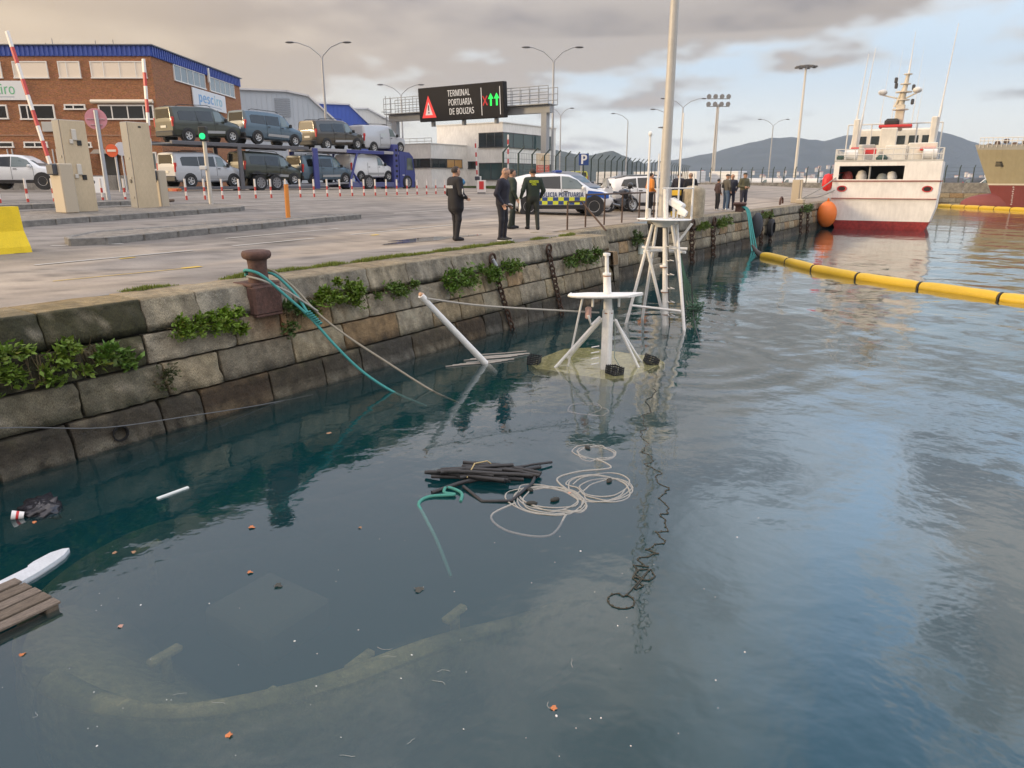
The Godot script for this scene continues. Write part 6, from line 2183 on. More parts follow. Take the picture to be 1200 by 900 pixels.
	var yp := PackedVector2Array([Vector2(-0.36, 0), Vector2(0.36, 0), Vector2(0.33, 0.12), Vector2(0.17, 0.4), Vector2(0.12, 0.84), Vector2(-0.12, 0.84), Vector2(-0.17, 0.4), Vector2(-0.33, 0.12)])
	b.ext(yp, -1.2, 0.72, Transform3D(Basis(Vector3(0, 0, -1), Vector3(0, 1, 0), Vector3(1, 0, 0)), Vector3()))
	part("body", b, rough_mat("barrier yellow", Color(0.80, 0.58, 0.012), 0.7, Vector3(1.5, 1.5, 1.5), 0.4, Vector3(6, 6, 6)), o)
	b = MB.new()
	for k in 3: b.box(Vector3(-0.9 + 0.7 * k, -0.02, 0.3), Vector3(0.2, 0.06, 0.2))
	part("foot", b, m(0.03, 0.03, 0.03, 0.9), o)
	# pale round pillar and striped post on the set-back quay
	o = thing("round_pillar", "thick pale round concrete pillar on the edge of the set-back quay", "pillar", Vector3(29.3, EDGE_Y, -1.6))
	b = MB.new()
	b.lathe([Vector2(0.46, 0), Vector2(0.45, 1.0), Vector2(0.42, 1.12), Vector2(0.26, 1.22), Vector2(0, 1.24)], 24)
	part("body", b, rough_mat("pillar", Color(0.60, 0.52, 0.38), 0.8, Vector3(0.8, 0.5, 0.8), 0.3, Vector3(3, 1.5, 3)), o)
	o = thing("striped_post", "yellow and black striped post left of the pale round pillar", "post", Vector3(28.9, EDGE_Y, -2.2))
	for k in 5:
		b = MB.new()
		b.rbox(Vector3(0, 0.11 + k * 0.21, 0), Vector3(0.3, 0.205, 0.3), 0.01)
		part("yellow_band" if k % 2 == 0 else "black_band", b, m(0.62, 0.40, 0.03, 0.7) if k % 2 == 0 else m(0.02, 0.02, 0.02, 0.7), o)

func machine(label: String, at: Vector3, h: float, readers: bool) -> void:
	var o := thing("ticket_pillar", label, "ticket machine", at, 0.0, "ticket pillars at the port entrance")
	var grey := rough_mat("steel grey", Color(0.22, 0.225, 0.225), 0.45, Vector3(0.6, 0.2, 0.6), 0.0, Vector3(6, 1, 6))
	var beige := rough_mat("steel beige", Color(0.60, 0.49, 0.33), 0.5, Vector3(0.6, 0.2, 0.6), 0.0, Vector3(6, 1, 6))
	var b := MB.new()
	b.rbox(Vector3(0, h / 2, 0), Vector3(0.72, h, 0.42), 0.02)
	part("case", b, grey, o)
	b = MB.new()
	b.rbox(Vector3(0, h / 2, 0.222), Vector3(0.70, h - 0.03, 0.02), 0.008)
	var fp := part("front_panel", b, beige, o)
	b = MB.new()
	b.cyl(Vector3(-0.38, 0.85, 0.0), Vector3(-0.33, 0.85, 0.0), 0.06)
	b.cyl(Vector3(0.33, 0.85, 0.1), Vector3(0.42, 0.85, 0.1), 0.05)
	part("lock", b, m(0.05, 0.05, 0.05, 0.5), o)
	for k in 3:
		b = MB.new()
		b.cyl(Vector3(-0.36, 0.35 + k * 0.6, 0.05), Vector3(-0.375, 0.35 + k * 0.6, 0.05), 0.035)
		part("bolt", b, m(0.2, 0.2, 0.2, 0.4, 0.6), o)
	if readers:
		for y in [h - 0.62, 0.98]:
			b = MB.new()
			b.rbox(Vector3(0.1, y, 0.245), Vector3(0.12, 0.14, 0.03), 0.006)
			part("black_reader", b, m(0.015, 0.015, 0.015, 0.4), o)
			b = MB.new()
			b.rbox(Vector3(-0.02, y + 0.22, 0.25), Vector3(0.13, 0.3, 0.05), 0.012)
			b.rbox(Vector3(-0.12, y + 0.03, 0.25), Vector3(0.1, 0.12, 0.05), 0.012)
			part("card_slot", b, m(0.55, 0.52, 0.46, 0.4), o)
	else:
		b = MB.new()
		b.box(Vector3(0.02, h - 0.15, 0.235), Vector3(0.09, 0.05, 0.012))
		part("slot", b, m(0.01, 0.01, 0.01, 0.5), o)

func barrier(label: String, at: Vector3, turn: float, len: float, tilt: float, mt: Material, size: Vector3) -> void:
	var o := thing("lift_barrier", label, "barrier", at, turn, "lift barriers at the port entrance")
	var b := MB.new()
	b.rbox(Vector3(0, size.y / 2, 0), size, 0.025)
	part("cabinet", b, mt, o)
	b = MB.new()
	b.rbox(Vector3(-size.x / 2 - 0.04, size.y - 0.16, 0), Vector3(0.16, 0.3, 0.4), 0.03)
	part("arm_mount", b, m(0.05, 0.055, 0.07, 0.5), o)
	var d := Vector3(sin(tilt) * 0.55, cos(tilt), sin(tilt) * 0.835)
	var s := Vector3(-size.x / 2 - 0.05, size.y - 0.2, 0)
	for k in 9:
		b = MB.new()
		var t0 := len * (k / 9.0)
		var t1 := len * ((k + 1) / 9.0)
		var bs := Basis(Vector3(0, 0, 1).cross(d).normalized() * -1.0, d, Vector3(0, 0, 1))
		b.rbox(s + d * (t0 + t1) / 2, Vector3(0.07, t1 - t0, 0.11), 0.008, Basis(d.cross(Vector3(0, 0, 1)).normalized(), d, d.cross(Vector3(0, 0, 1)).normalized().cross(d)))
		part("red_band" if k % 2 == 1 else "white_band", b, m(0.50, 0.06, 0.06, 0.5) if k % 2 == 1 else m(0.72, 0.70, 0.68, 0.5), o)

# ================================================================ vehicles
# a car body lofted along x from stations [x, sill, belt, roof, half width at belt, half width at roof]
func car_ring(st: Array) -> PackedVector3Array:
	var p := PackedVector3Array()
	var x: float = st[0]
	var roof := maxf(st[3], st[2] + 0.01)
	var k := [[st[4] - 0.10, st[1]], [st[4] - 0.01, st[1] + 0.12], [st[4] + 0.015, lerpf(st[1], st[2], 0.6)], [st[4], st[2]], [lerpf(st[4], st[5], 0.85), lerpf(st[2], roof, 0.85)], [st[5] - 0.1, roof - 0.015], [st[5] * 0.5, roof]]
	for q in k: p.append(Vector3(x, q[1], q[0]))
	for j in range(k.size() - 1, -1, -1): p.append(Vector3(x, k[j][1], -k[j][0]))
	return p

func side_z(sts: Array, x: float, y: float) -> float:
	for k in sts.size() - 1:
		if x >= sts[k][0] and x <= sts[k + 1][0]:
			var t: float = (x - sts[k][0]) / (sts[k + 1][0] - sts[k][0])
			var a := []
			for j in 6: a.append(lerpf(sts[k][j], sts[k + 1][j], t))
			if y <= a[2]: return lerpf(a[4] - 0.01, a[4] + 0.02, clampf((y - a[1]) / maxf(a[2] - a[1], 0.01), 0, 1))
			return lerpf(a[4], lerpf(a[4], a[5], 0.85), clampf((y - a[2]) / maxf(0.85 * (a[3] - a[2]), 0.01), 0, 1.15))
	return 0.8

func side_patch(b: MB, sts: Array, poly: Array, sd: float, proud: float) -> void:   # poly of Vector2(x, y), laid on the side of the body
	var pts := []
	for q in poly: pts.append(Vector3(q.x, q.y, sd * (side_z(sts, q.x, q.y) + proud)))
	var c := Vector3()
	for p in pts: c += p
	c /= pts.size()
	for k in pts.size():
		var a: Vector3 = pts[k]
		var d: Vector3 = pts[(k + 1) % pts.size()]
		_patch_tri(b, sts, a, d, c, sd, proud, 2)
		var ai := a - Vector3(0, 0, sd * (proud + 0.01))
		var di := d - Vector3(0, 0, sd * (proud + 0.01))
		b.quad(a, d, di, ai)

func _patch_tri(b: MB, sts: Array, p: Vector3, q: Vector3, r: Vector3, sd: float, proud: float, deep: int) -> void:
	if deep == 0:
		if (q - p).cross(r - p).z * sd > 0: b.tri(p, q, r)
		else: b.tri(p, r, q)
		return
	var mids := []
	for e in [[p, q], [q, r], [r, p]]:
		var mm: Vector3 = (e[0] + e[1]) / 2
		mids.append(Vector3(mm.x, mm.y, sd * (side_z(sts, mm.x, mm.y) + proud)))
	_patch_tri(b, sts, p, mids[0], mids[2], sd, proud, deep - 1)
	_patch_tri(b, sts, mids[0], q, mids[1], sd, proud, deep - 1)
	_patch_tri(b, sts, mids[2], mids[1], r, sd, proud, deep - 1)
	_patch_tri(b, sts, mids[0], mids[1], mids[2], sd, proud, deep - 1)

func wheel(o: Node3D, at: Vector3, r: float, w: float, sd: float, rim_m: Material, spokes := 5) -> void:
	var b := MB.new()
	var bs := Basis(Vector3(1, 0, 0), PI / 2 * sd)
	b.lathe([Vector2(r * 0.62, -w / 2), Vector2(r * 0.95, -w / 2), Vector2(r, -w * 0.38), Vector2(r, w * 0.38), Vector2(r * 0.95, w / 2), Vector2(r * 0.64, w / 2)], 22, at, bs)
	b.lathe([Vector2(0, -w * 0.45), Vector2(r * 0.62, -w * 0.45)], 12, at, bs)
	var ty := part("wheel", b, m(0.016, 0.016, 0.017, 0.8), o)
	b = MB.new()
	b.lathe([Vector2(r * 0.66, w / 2 - 0.01), Vector2(r * 0.64, w / 2 + 0.012), Vector2(r * 0.56, w / 2 + 0.0), Vector2(r * 0.54, w / 2 - 0.06)], 20, at, bs)
	for k in spokes:
		var a := TAU * k / spokes
		var d := Vector3(cos(a), sin(a), 0)
		b.box(at + d * r * 0.3 + Vector3(0, 0, sd * (w / 2 - 0.02)), Vector3(r * 0.58, r * 0.2, 0.03), Basis(d, Vector3(-d.y, d.x, 0), Vector3(0, 0, 1)))
	b.cyl(at + Vector3(0, 0, sd * (w / 2 - 0.05)), at + Vector3(0, 0, sd * (w / 2 + 0.005)), r * 0.16, r * 0.14, 10)
	part("rim", b, rim_m, ty)
	b = MB.new()
	b.lathe([Vector2(0, w / 2 - 0.07), Vector2(r * 0.6, w / 2 - 0.07)], 14, at, bs)
	part("brake_disc", b, m(0.04, 0.04, 0.042, 0.6), ty)

var van_st := [[-2.12, 0.32, 0.98, 1.02, 0.80, 0.76], [-2.08, 0.28, 1.0, 1.76, 0.86, 0.72], [-1.95, 0.26, 1.02, 1.80, 0.90, 0.74], [-0.4, 0.24, 1.02, 1.84, 0.915, 0.75], [0.45, 0.24, 1.0, 1.81, 0.915, 0.74], [0.8, 0.24, 0.99, 1.70, 0.91, 0.71], [1.36, 0.24, 0.98, 1.16, 0.90, 0.72], [1.5, 0.24, 0.97, 1.08, 0.89, 0.76], [1.95, 0.26, 0.88, 0.98, 0.86, 0.72], [2.12, 0.30, 0.74, 0.80, 0.74, 0.6], [2.17, 0.38, 0.6, 0.64, 0.66, 0.52]]

func body_of(sts: Array) -> MB:
	var b := MB.new()
	var rs := []
	for s in sts: rs.append(car_ring(s))
	for r in rs: r.reverse()
	b.rings(rs, true, true, true, true)
	return b

func van(label: String, at: Vector3, turn: float, pt: Material, rear: bool, group: String, rim_m: Material) -> Node3D:
	var o := thing("van", label, "van", at, turn, group)
	var sts := van_st
	part("body", body_of(sts), pt, o)
	var dk := m(0.02, 0.021, 0.022, 0.6)
	var gl := glass(0.015, 0.018, 0.02, 0.93)
	var lg := glass(0.16, 0.2, 0.2, 0.85)
	for sd in [1.0, -1.0]:
		var b := MB.new()
		side_patch(b, sts, [Vector2(0.42, 1.06), Vector2(1.22, 1.06), Vector2(1.18, 1.14), Vector2(0.78, 1.56), Vector2(0.42, 1.60)], sd, 0.012)
		part("side_window", b, lg, o)
		if rear:
			b = MB.new()
			side_patch(b, sts, [Vector2(-1.72, 1.1), Vector2(-0.72, 1.08), Vector2(-0.72, 1.58), Vector2(-1.62, 1.56), Vector2(-1.74, 1.48)], sd, 0.012)
			part("side_window", b, gl, o)
			b = MB.new()
			side_patch(b, sts, [Vector2(-0.68, 1.08), Vector2(0.3, 1.06), Vector2(0.3, 1.60), Vector2(-0.68, 1.59)], sd, 0.012)
			part("side_window", b, gl, o)
		b = MB.new()
		side_patch(b, sts, [Vector2(-0.6, 0.44), Vector2(0.95, 0.44), Vector2(0.98, 0.58), Vector2(-0.55, 0.58)], sd, 0.025)
		part("door_bump", b, m(0.3, 0.31, 0.32, 0.4), o)
		for x in [-1.32, 1.4]:
			b = MB.new()
			b.cyl(Vector3(x, 0.33, sd * 0.7), Vector3(x, 0.33, sd * 0.925), 0.40, 0.395, 18)
			part("wheel_arch", b, dk, o)
		b = MB.new()
		for x in [-0.5, 0.5]: b.rbox(Vector3(x, 0.96, sd * 0.94), Vector3(0.16, 0.04, 0.03), 0.01)
		part("door_handle", b, dk, o)
		b = MB.new()
		b.box(Vector3(0.36, 0.8, sd * (side_z(sts, 0.36, 0.8) + 0.004)), Vector3(0.012, 0.9, 0.008))
		b.box(Vector3(-0.64, 0.8, sd * (side_z(sts, -0.64, 0.8) + 0.004)), Vector3(0.012, 0.9, 0.008))
		part("door_gap", b, dk, o)
		b = MB.new()
		b.rbox(Vector3(1.02, 1.12, sd * 1.02), Vector3(0.12, 0.2, 0.2), 0.03)
		part("mirror", b, dk, o)
		b = MB.new()
		b.rbox(Vector3(-2.06, 1.0, sd * 0.80), Vector3(0.14, 0.5, 0.13), 0.03)
		part("tail_light", b, m(0.45, 0.015, 0.012, 0.3), o)
		b = MB.new()
		b.rbox(Vector3(2.0, 0.78, sd * 0.70), Vector3(0.24, 0.14, 0.24), 0.04)
		part("headlight", b, m(0.6, 0.62, 0.65, 0.2), o)
		for x in [-1.32, 1.4]: wheel(o, Vector3(x, 0.315, sd * 0.85), 0.315, 0.2, sd, rim_m)
	var b := MB.new()
	b.quad(Vector3(-2.115, 1.05, -0.66), Vector3(-2.115, 1.05, 0.66), Vector3(-2.095, 1.66, 0.60), Vector3(-2.095, 1.66, -0.60))
	b.quad(Vector3(-2.10, 1.04, -0.67), Vector3(-2.085, 1.67, -0.61), Vector3(-2.085, 1.67, 0.61), Vector3(-2.10, 1.04, 0.67))
	part("rear_window", b, gl if rear else pt, o)
	b = MB.new()
	b.rbox(Vector3(-2.08, 0.42, 0), Vector3(0.18, 0.3, 1.66), 0.05)
	part("rear_bumper", b, dk, o)
	b = MB.new()
	b.rbox(Vector3(-2.135, 0.78, 0), Vector3(0.02, 0.12, 0.5), 0.004)
	part("number_plate", b, m(0.6, 0.58, 0.5, 0.5), o)
	b = MB.new()
	b.quad(Vector3(0.86, 1.68, 0.62), Vector3(1.37, 1.175, 0.66), Vector3(1.37, 1.175, -0.66), Vector3(0.86, 1.68, -0.62))
	part("windscreen", b, lg, o)
	b = MB.new()
	for sd in [-0.66, 0.66]: b.tube([Vector3(-1.7, 1.8, sd), Vector3(-1.5, 1.88, sd), Vector3(0.2, 1.9, sd), Vector3(0.4, 1.82, sd)], 0.018, 5)
	part("roof_rails", b, dk, o)
	return o

func recolour(o: Node3D, pt: Material, panel_van: bool) -> void:
	o.get_node("body").material_override = pt
	if panel_van:
		for c in o.get_children():
			if String(c.name).begins_with("rear_window"): c.material_override = pt
		for nm in ["side_window_001", "side_window_002", "side_window_004", "side_window_005"]:
			if o.has_node(nm): o.get_node(nm).free()

func build_transporter() -> void:
	var silver_rim := m(0.5, 0.5, 0.5, 0.35, 0.7)
	var green := paint(0.032, 0.038, 0.026)
	var blue := paint(0.07, 0.115, 0.155)
	var silver := paint(0.42, 0.44, 0.47)
	var white := paint(0.66, 0.68, 0.70)
	var bronze := paint(0.05, 0.042, 0.03)
	var zc := -28.9
	var up := 5.18
	var lo := 2.86
	var first := van("dark green van at the rear of the transporter's upper deck", Vector3(25.5, up, zc), 0.0, green, true, "vans on the car transporter", silver_rim)
	first.rotation.z = 0.035
	var rest := [["grey blue van second from the rear on the transporter's upper deck", Vector3(29.95, up + 0.03, zc), blue, false], ["bronze grey van third from the rear on the transporter's upper deck", Vector3(35.3, up - 0.05, zc), bronze, false], ["pale silver panel van at the front of the transporter's upper deck", Vector3(39.6, up - 0.12, zc), silver, true], ["silver van at the rear of the transporter's lower deck", Vector3(25.3, lo - 0.06, zc), silver, false], ["dark green van second from the rear on the transporter's lower deck", Vector3(29.65, lo + 0.06, zc), green, false], ["sky blue van third from the rear on the transporter's lower deck", Vector3(34.0, lo + 0.05, zc), blue, false], ["white panel van at the front of the transporter's lower deck", Vector3(38.2, lo + 0.22, zc), white, true]]
	for q in rest:
		var c := copy(first, q[0], q[1])
		recolour(c, q[2], q[3])
		if absf(q[1].x - 35.3) < 0.01: c.get_node("rear_window").material_override = m(0.03, 0.028, 0.022, 0.4)  # this rear is in shadow: the shade is put into a dark matte colour
		c.rotation.z = 0.03 * sin(q[1].x) if absf(q[1].x - 35.3) > 0.01 else 0.04
	# the transporter itself
	var o := thing("car_transporter", "blue car transporter lorry loaded with two decks of vans", "lorry", Vector3(33.0, 2.56, zc))
	var vb := m(0.045, 0.055, 0.22, 0.4)
	var dk := m(0.03, 0.03, 0.033, 0.6)
	var st := m(0.10, 0.10, 0.11, 0.6)
	var b := MB.new()
	# decks (x is measured from the lorry's middle)
	b.rbox(Vector3(-4.6, 0.16, 0.0), Vector3(10.6, 0.16, 2.3), 0.02)
	part("lower_deck", b, st, o)
	b = MB.new()
	b.rbox(Vector3(-0.2, 0.32, 0.0), Vector3(8.0, 0.12, 2.2), 0.02, Basis(Vector3(0, 0, 1), 0.03))
	part("lower_deck", b, m(0.2, 0.2, 0.22, 0.5), o)
	b = MB.new()
	for s in [-1.05, 1.05]: b.rbox(Vector3(-5.4, 2.5, s), Vector3(9.2, 0.2, 0.24), 0.02)
	for k in 10: b.rbox(Vector3(-9.6 + k * 0.95, 2.5, 0), Vector3(0.3, 0.06, 2.0), 0.01)
	part("upper_deck", b, st, o)
	b = MB.new()
	for s in [-1.05, 1.05]: b.rbox(Vector3(3.8, 2.46, s), Vector3(8.6, 0.2, 0.24), 0.02)
	for k in 9: b.rbox(Vector3(0.0 + k * 0.95, 2.46, 0), Vector3(0.3, 0.06, 2.0), 0.01)
	part("upper_deck", b, m(0.34, 0.34, 0.36, 0.5), o)
	for s in [-1.08, 1.08]:
		b = MB.new()
		b.rbox(Vector3(4.2, 2.44, s * 1.06), Vector3(3.6, 0.22, 0.06), 0.01)
		part("side_beam", b, vb, o)
	for q in [[-5.9, 0.26, st], [-0.3, 0.42, vb]]:
		for s in [-1.12, 1.12]:
			b = MB.new()
			b.rbox(Vector3(q[0], 1.3, s), Vector3(q[1], 2.5, 0.12), 0.02)
			part("pillar", b, q[2], o)
	for s in [-1.12, 1.12]:
		b = MB.new()
		b.cyl(Vector3(3.4, 2.4, s), Vector3(2.6, 0.4, s), 0.08)
		b.cyl(Vector3(2.9, 1.1, s), Vector3(3.6, 0.3, s), 0.07)
		part("strut", b, vb, o)
	b = MB.new()
	b.rbox(Vector3(7.2, 1.55, 0), Vector3(0.55, 3.0, 2.4), 0.05)
	var fp := part("front_post", b, vb, o)
	for k in 7:
		b = MB.new()
		b.box(Vector3(7.2, 0.5 + k * 0.36, 1.203), Vector3(0.22, 0.16, 0.01))
		part("step_hole", b, m(0.01, 0.01, 0.015, 0.8), fp)
	b = MB.new()
	b.rbox(Vector3(5.2, 0.28, 0), Vector3(5.4, 0.34, 2.3), 0.04)
	part("chassis", b, m(0.09, 0.10, 0.22, 0.5), o)
	# cab
	b = MB.new()
	b.ext(PackedVector2Array([Vector2(7.5, 0.1), Vector2(9.1, 0.1), Vector2(9.2, 1.0), Vector2(9.0, 2.25), Vector2(8.6, 2.55), Vector2(7.5, 2.6)]), -1.2, 1.2)
	var cab := part("cab", b, m(0.035, 0.05, 0.21, 0.3), o)
	b = MB.new()
	for s in [-1.0, 1.0]:
		b.quad(Vector3(8.25, 1.3, s * 1.215), Vector3(8.98, 1.3, s * 1.215), Vector3(8.86, 2.15, s * 1.215), Vector3(8.3, 2.15, s * 1.215))
	b.quad(Vector3(9.195, 1.2, 1.1), Vector3(9.195, 1.2, -1.1), Vector3(9.04, 2.2, -1.1), Vector3(9.04, 2.2, 1.1))
	part("cab_window", b, glass(0.10, 0.13, 0.12, 0.88), cab)
	b = MB.new()
	b.rbox(Vector3(9.05, 1.75, 1.38), Vector3(0.14, 0.6, 0.2), 0.04)
	part("mirror", b, dk, cab)
	b = MB.new()
	b.rbox(Vector3(9.15, 0.3, 0), Vector3(0.2, 0.5, 2.42), 0.06)
	part("bumper", b, dk, cab)
	b = MB.new()
	b.box(Vector3(7.9, 0.95, 1.206), Vector3(0.22, 0.07, 0.012))
	part("badge", b, m(0.5, 0.5, 0.55, 0.5), cab)
	b = MB.new()
	b.box(Vector3(8.1, 1.3, 1.204), Vector3(0.015, 2.0, 0.008))
	part("door_gap", b, dk, cab)
	for s in [1.0, -1.0]:
		for x in [-4.7, -3.55, 4.3, 8.3]:
			wheel(o, Vector3(x, 0.44, s * 1.10), 0.46 if x < 0 else 0.5, 0.3, s, m(0.24, 0.24, 0.25, 0.5, 0.3), 8)
	b = MB.new()
	for x in [-4.7, -3.55]: b.rbox(Vector3(x, 0.95, 0), Vector3(1.05, 0.05, 2.4), 0.02)
	part("mudguard", b, dk, o)
	b = MB.new()
	b.rbox(Vector3(-9.9, 0.05, 0), Vector3(0.2, 0.22, 2.4), 0.03)
	part("rear_bar", b, m(0.4, 0.12, 0.03, 0.5), o)
	for s in [-0.9, 0.9]:
		b = MB.new()
		b.rbox(Vector3(-10.02, 0.05, s), Vector3(0.06, 0.14, 0.4), 0.02)
		part("tail_light", b, m(0.5, 0.06, 0.02, 0.3), o)
	b = MB.new()
	b.rbox(Vector3(-10.02, 0.05, 0), Vector3(0.04, 0.14, 0.5), 0.01)
	part("number_plate", b, m(0.6, 0.45, 0.12, 0.5), o)
	b = MB.new()
	for s in [-0.7, 0.7]: b.rbox(Vector3(-10.3, 2.42, s), Vector3(1.6, 0.07, 0.5), 0.01, Basis(Vector3(0, 0, 1), 0.04))
	part("loading_ramp", b, m(0.2, 0.2, 0.2, 0.6), o)

var suv_st := [[-2.05, 0.42, 0.9, 0.95, 0.74, 0.7], [-2.0, 0.3, 1.0, 1.15, 0.84, 0.7], [-1.8, 0.26, 1.02, 1.46, 0.89, 0.66], [-1.3, 0.24, 1.0, 1.58, 0.90, 0.66], [-0.2, 0.24, 0.98, 1.62, 0.905, 0.67], [0.35, 0.24, 0.97, 1.56, 0.905, 0.66], [0.72, 0.24, 0.96, 1.36, 0.90, 0.64], [1.15, 0.24, 0.96, 1.06, 0.90, 0.68], [1.6, 0.26, 0.90, 0.98, 0.87, 0.7], [1.95, 0.3, 0.78, 0.86, 0.78, 0.62], [2.1, 0.38, 0.62, 0.68, 0.62, 0.5]]

func suv(called: String, label: String, at: Vector3, turn: float, scale_: float, pt: Material, roof_m: Material, group := "") -> Node3D:
	var o := thing(called, label, "car", at, turn, group)
	var sts := []
	for s in suv_st:
		var c := []
		for k in 6: c.append(s[k] * scale_ if k == 0 else s[k])
		sts.append(c)
	part("body", body_of(sts), pt, o)
	var dk := m(0.015, 0.015, 0.017, 0.5)
	var gl := glass(0.012, 0.016, 0.02, 0.92)
	var lg := glass(0.12, 0.16, 0.17, 0.88)
	var q := scale_
	if roof_m:
		var rs := []
		for s in sts.slice(2, 7):
			var p := PackedVector3Array()
			for k in [[s[5] + 0.012, s[3] - 0.1], [s[5] - 0.08, s[3] + 0.004], [0.0, s[3] + 0.014], [-(s[5] - 0.08), s[3] + 0.004], [-(s[5] + 0.012), s[3] - 0.1]]: p.append(Vector3(s[0], k[1], k[0]))
			rs.append(p)
		var rb := MB.new()
		rb.rings(rs, false, false, false)
		part("roof", rb, roof_m, o)
	for sd in [1.0, -1.0]:
		var b := MB.new()
		side_patch(b, sts, [Vector2(0.0, 1.02), Vector2(0.95 * q, 1.02), Vector2(0.62 * q, 1.36), Vector2(0.28 * q, 1.48), Vector2(0.0, 1.5)], sd, 0.03)
		part("side_window", b, lg, o)
		b = MB.new()
		side_patch(b, sts, [Vector2(-0.85 * q, 1.04), Vector2(-0.05, 1.02), Vector2(-0.05, 1.5), Vector2(-0.85 * q, 1.47)], sd, 0.01)
		part("side_window", b, gl, o)
		b = MB.new()
		side_patch(b, sts, [Vector2(-1.6 * q, 1.12), Vector2(-0.92 * q, 1.05), Vector2(-0.92 * q, 1.46), Vector2(-1.45 * q, 1.4)], sd, 0.01)
		part("side_window", b, gl, o)
		b = MB.new()
		side_patch(b, sts, [Vector2(-1.0 * q, 0.25), Vector2(1.0 * q, 0.25), Vector2(1.0 * q, 0.40), Vector2(-1.0 * q, 0.40)], sd, 0.014)
		part("sill", b, dk, o)
		for x in [-1.3, 1.3]:
			b = MB.new()
			b.cyl(Vector3(x * q, 0.35, sd * 0.78), Vector3(x * q, 0.35, sd * 0.918), 0.43, 0.42, 20)
			part("wheel_arch", b, dk, o)
		b = MB.new()
		b.rbox(Vector3(0.85 * q, 1.06, sd * 1.0), Vector3(0.16, 0.14, 0.2), 0.04)
		part("mirror", b, pt, o)
		b = MB.new()
		for x in [-0.75, 0.15]: b.rbox(Vector3(x * q, 0.92, sd * 0.925), Vector3(0.18, 0.035, 0.03), 0.01)
		part("door_handle", b, dk, o)
		b = MB.new()
		for x in [-0.9, -0.02, 0.95]: b.box(Vector3(x * q, 0.72, sd * (side_z(sts, x * q, 0.72) + 0.003)), Vector3(0.012, 0.6, 0.008))
		part("door_gap", b, dk, o)
		b = MB.new()
		b.rbox(Vector3(1.9 * q, 0.76, sd * 0.66), Vector3(0.3, 0.13, 0.24), 0.04)
		part("headlight", b, m(0.55, 0.58, 0.6, 0.15), o)
		b = MB.new()
		b.rbox(Vector3(-1.95 * q, 0.92, sd * 0.74), Vector3(0.16, 0.16, 0.2), 0.04)
		part("tail_light", b, m(0.4, 0.012, 0.012, 0.25), o)
		for x in [-1.3, 1.3]: wheel(o, Vector3(x * q, 0.345, sd * 0.80), 0.345, 0.22, sd, m(0.5, 0.5, 0.5, 0.35, 0.6))
	var b := MB.new()
	b.quad(Vector3(0.74 * q, 1.345, 0.58), Vector3(1.13 * q, 1.075, 0.62), Vector3(1.13 * q, 1.075, -0.62), Vector3(0.74 * q, 1.345, -0.58))
	part("windscreen", b, lg, o)
	b = MB.new()
	b.rbox(Vector3(2.02 * q, 0.42, 0), Vector3(0.2, 0.24, 1.3), 0.06)
	part("front_bumper", b, dk, o)
	b = MB.new()
	b.rbox(Vector3(-2.0 * q, 0.42, 0), Vector3(0.2, 0.26, 1.5), 0.06)
	part("rear_bumper", b, dk, o)
	return o

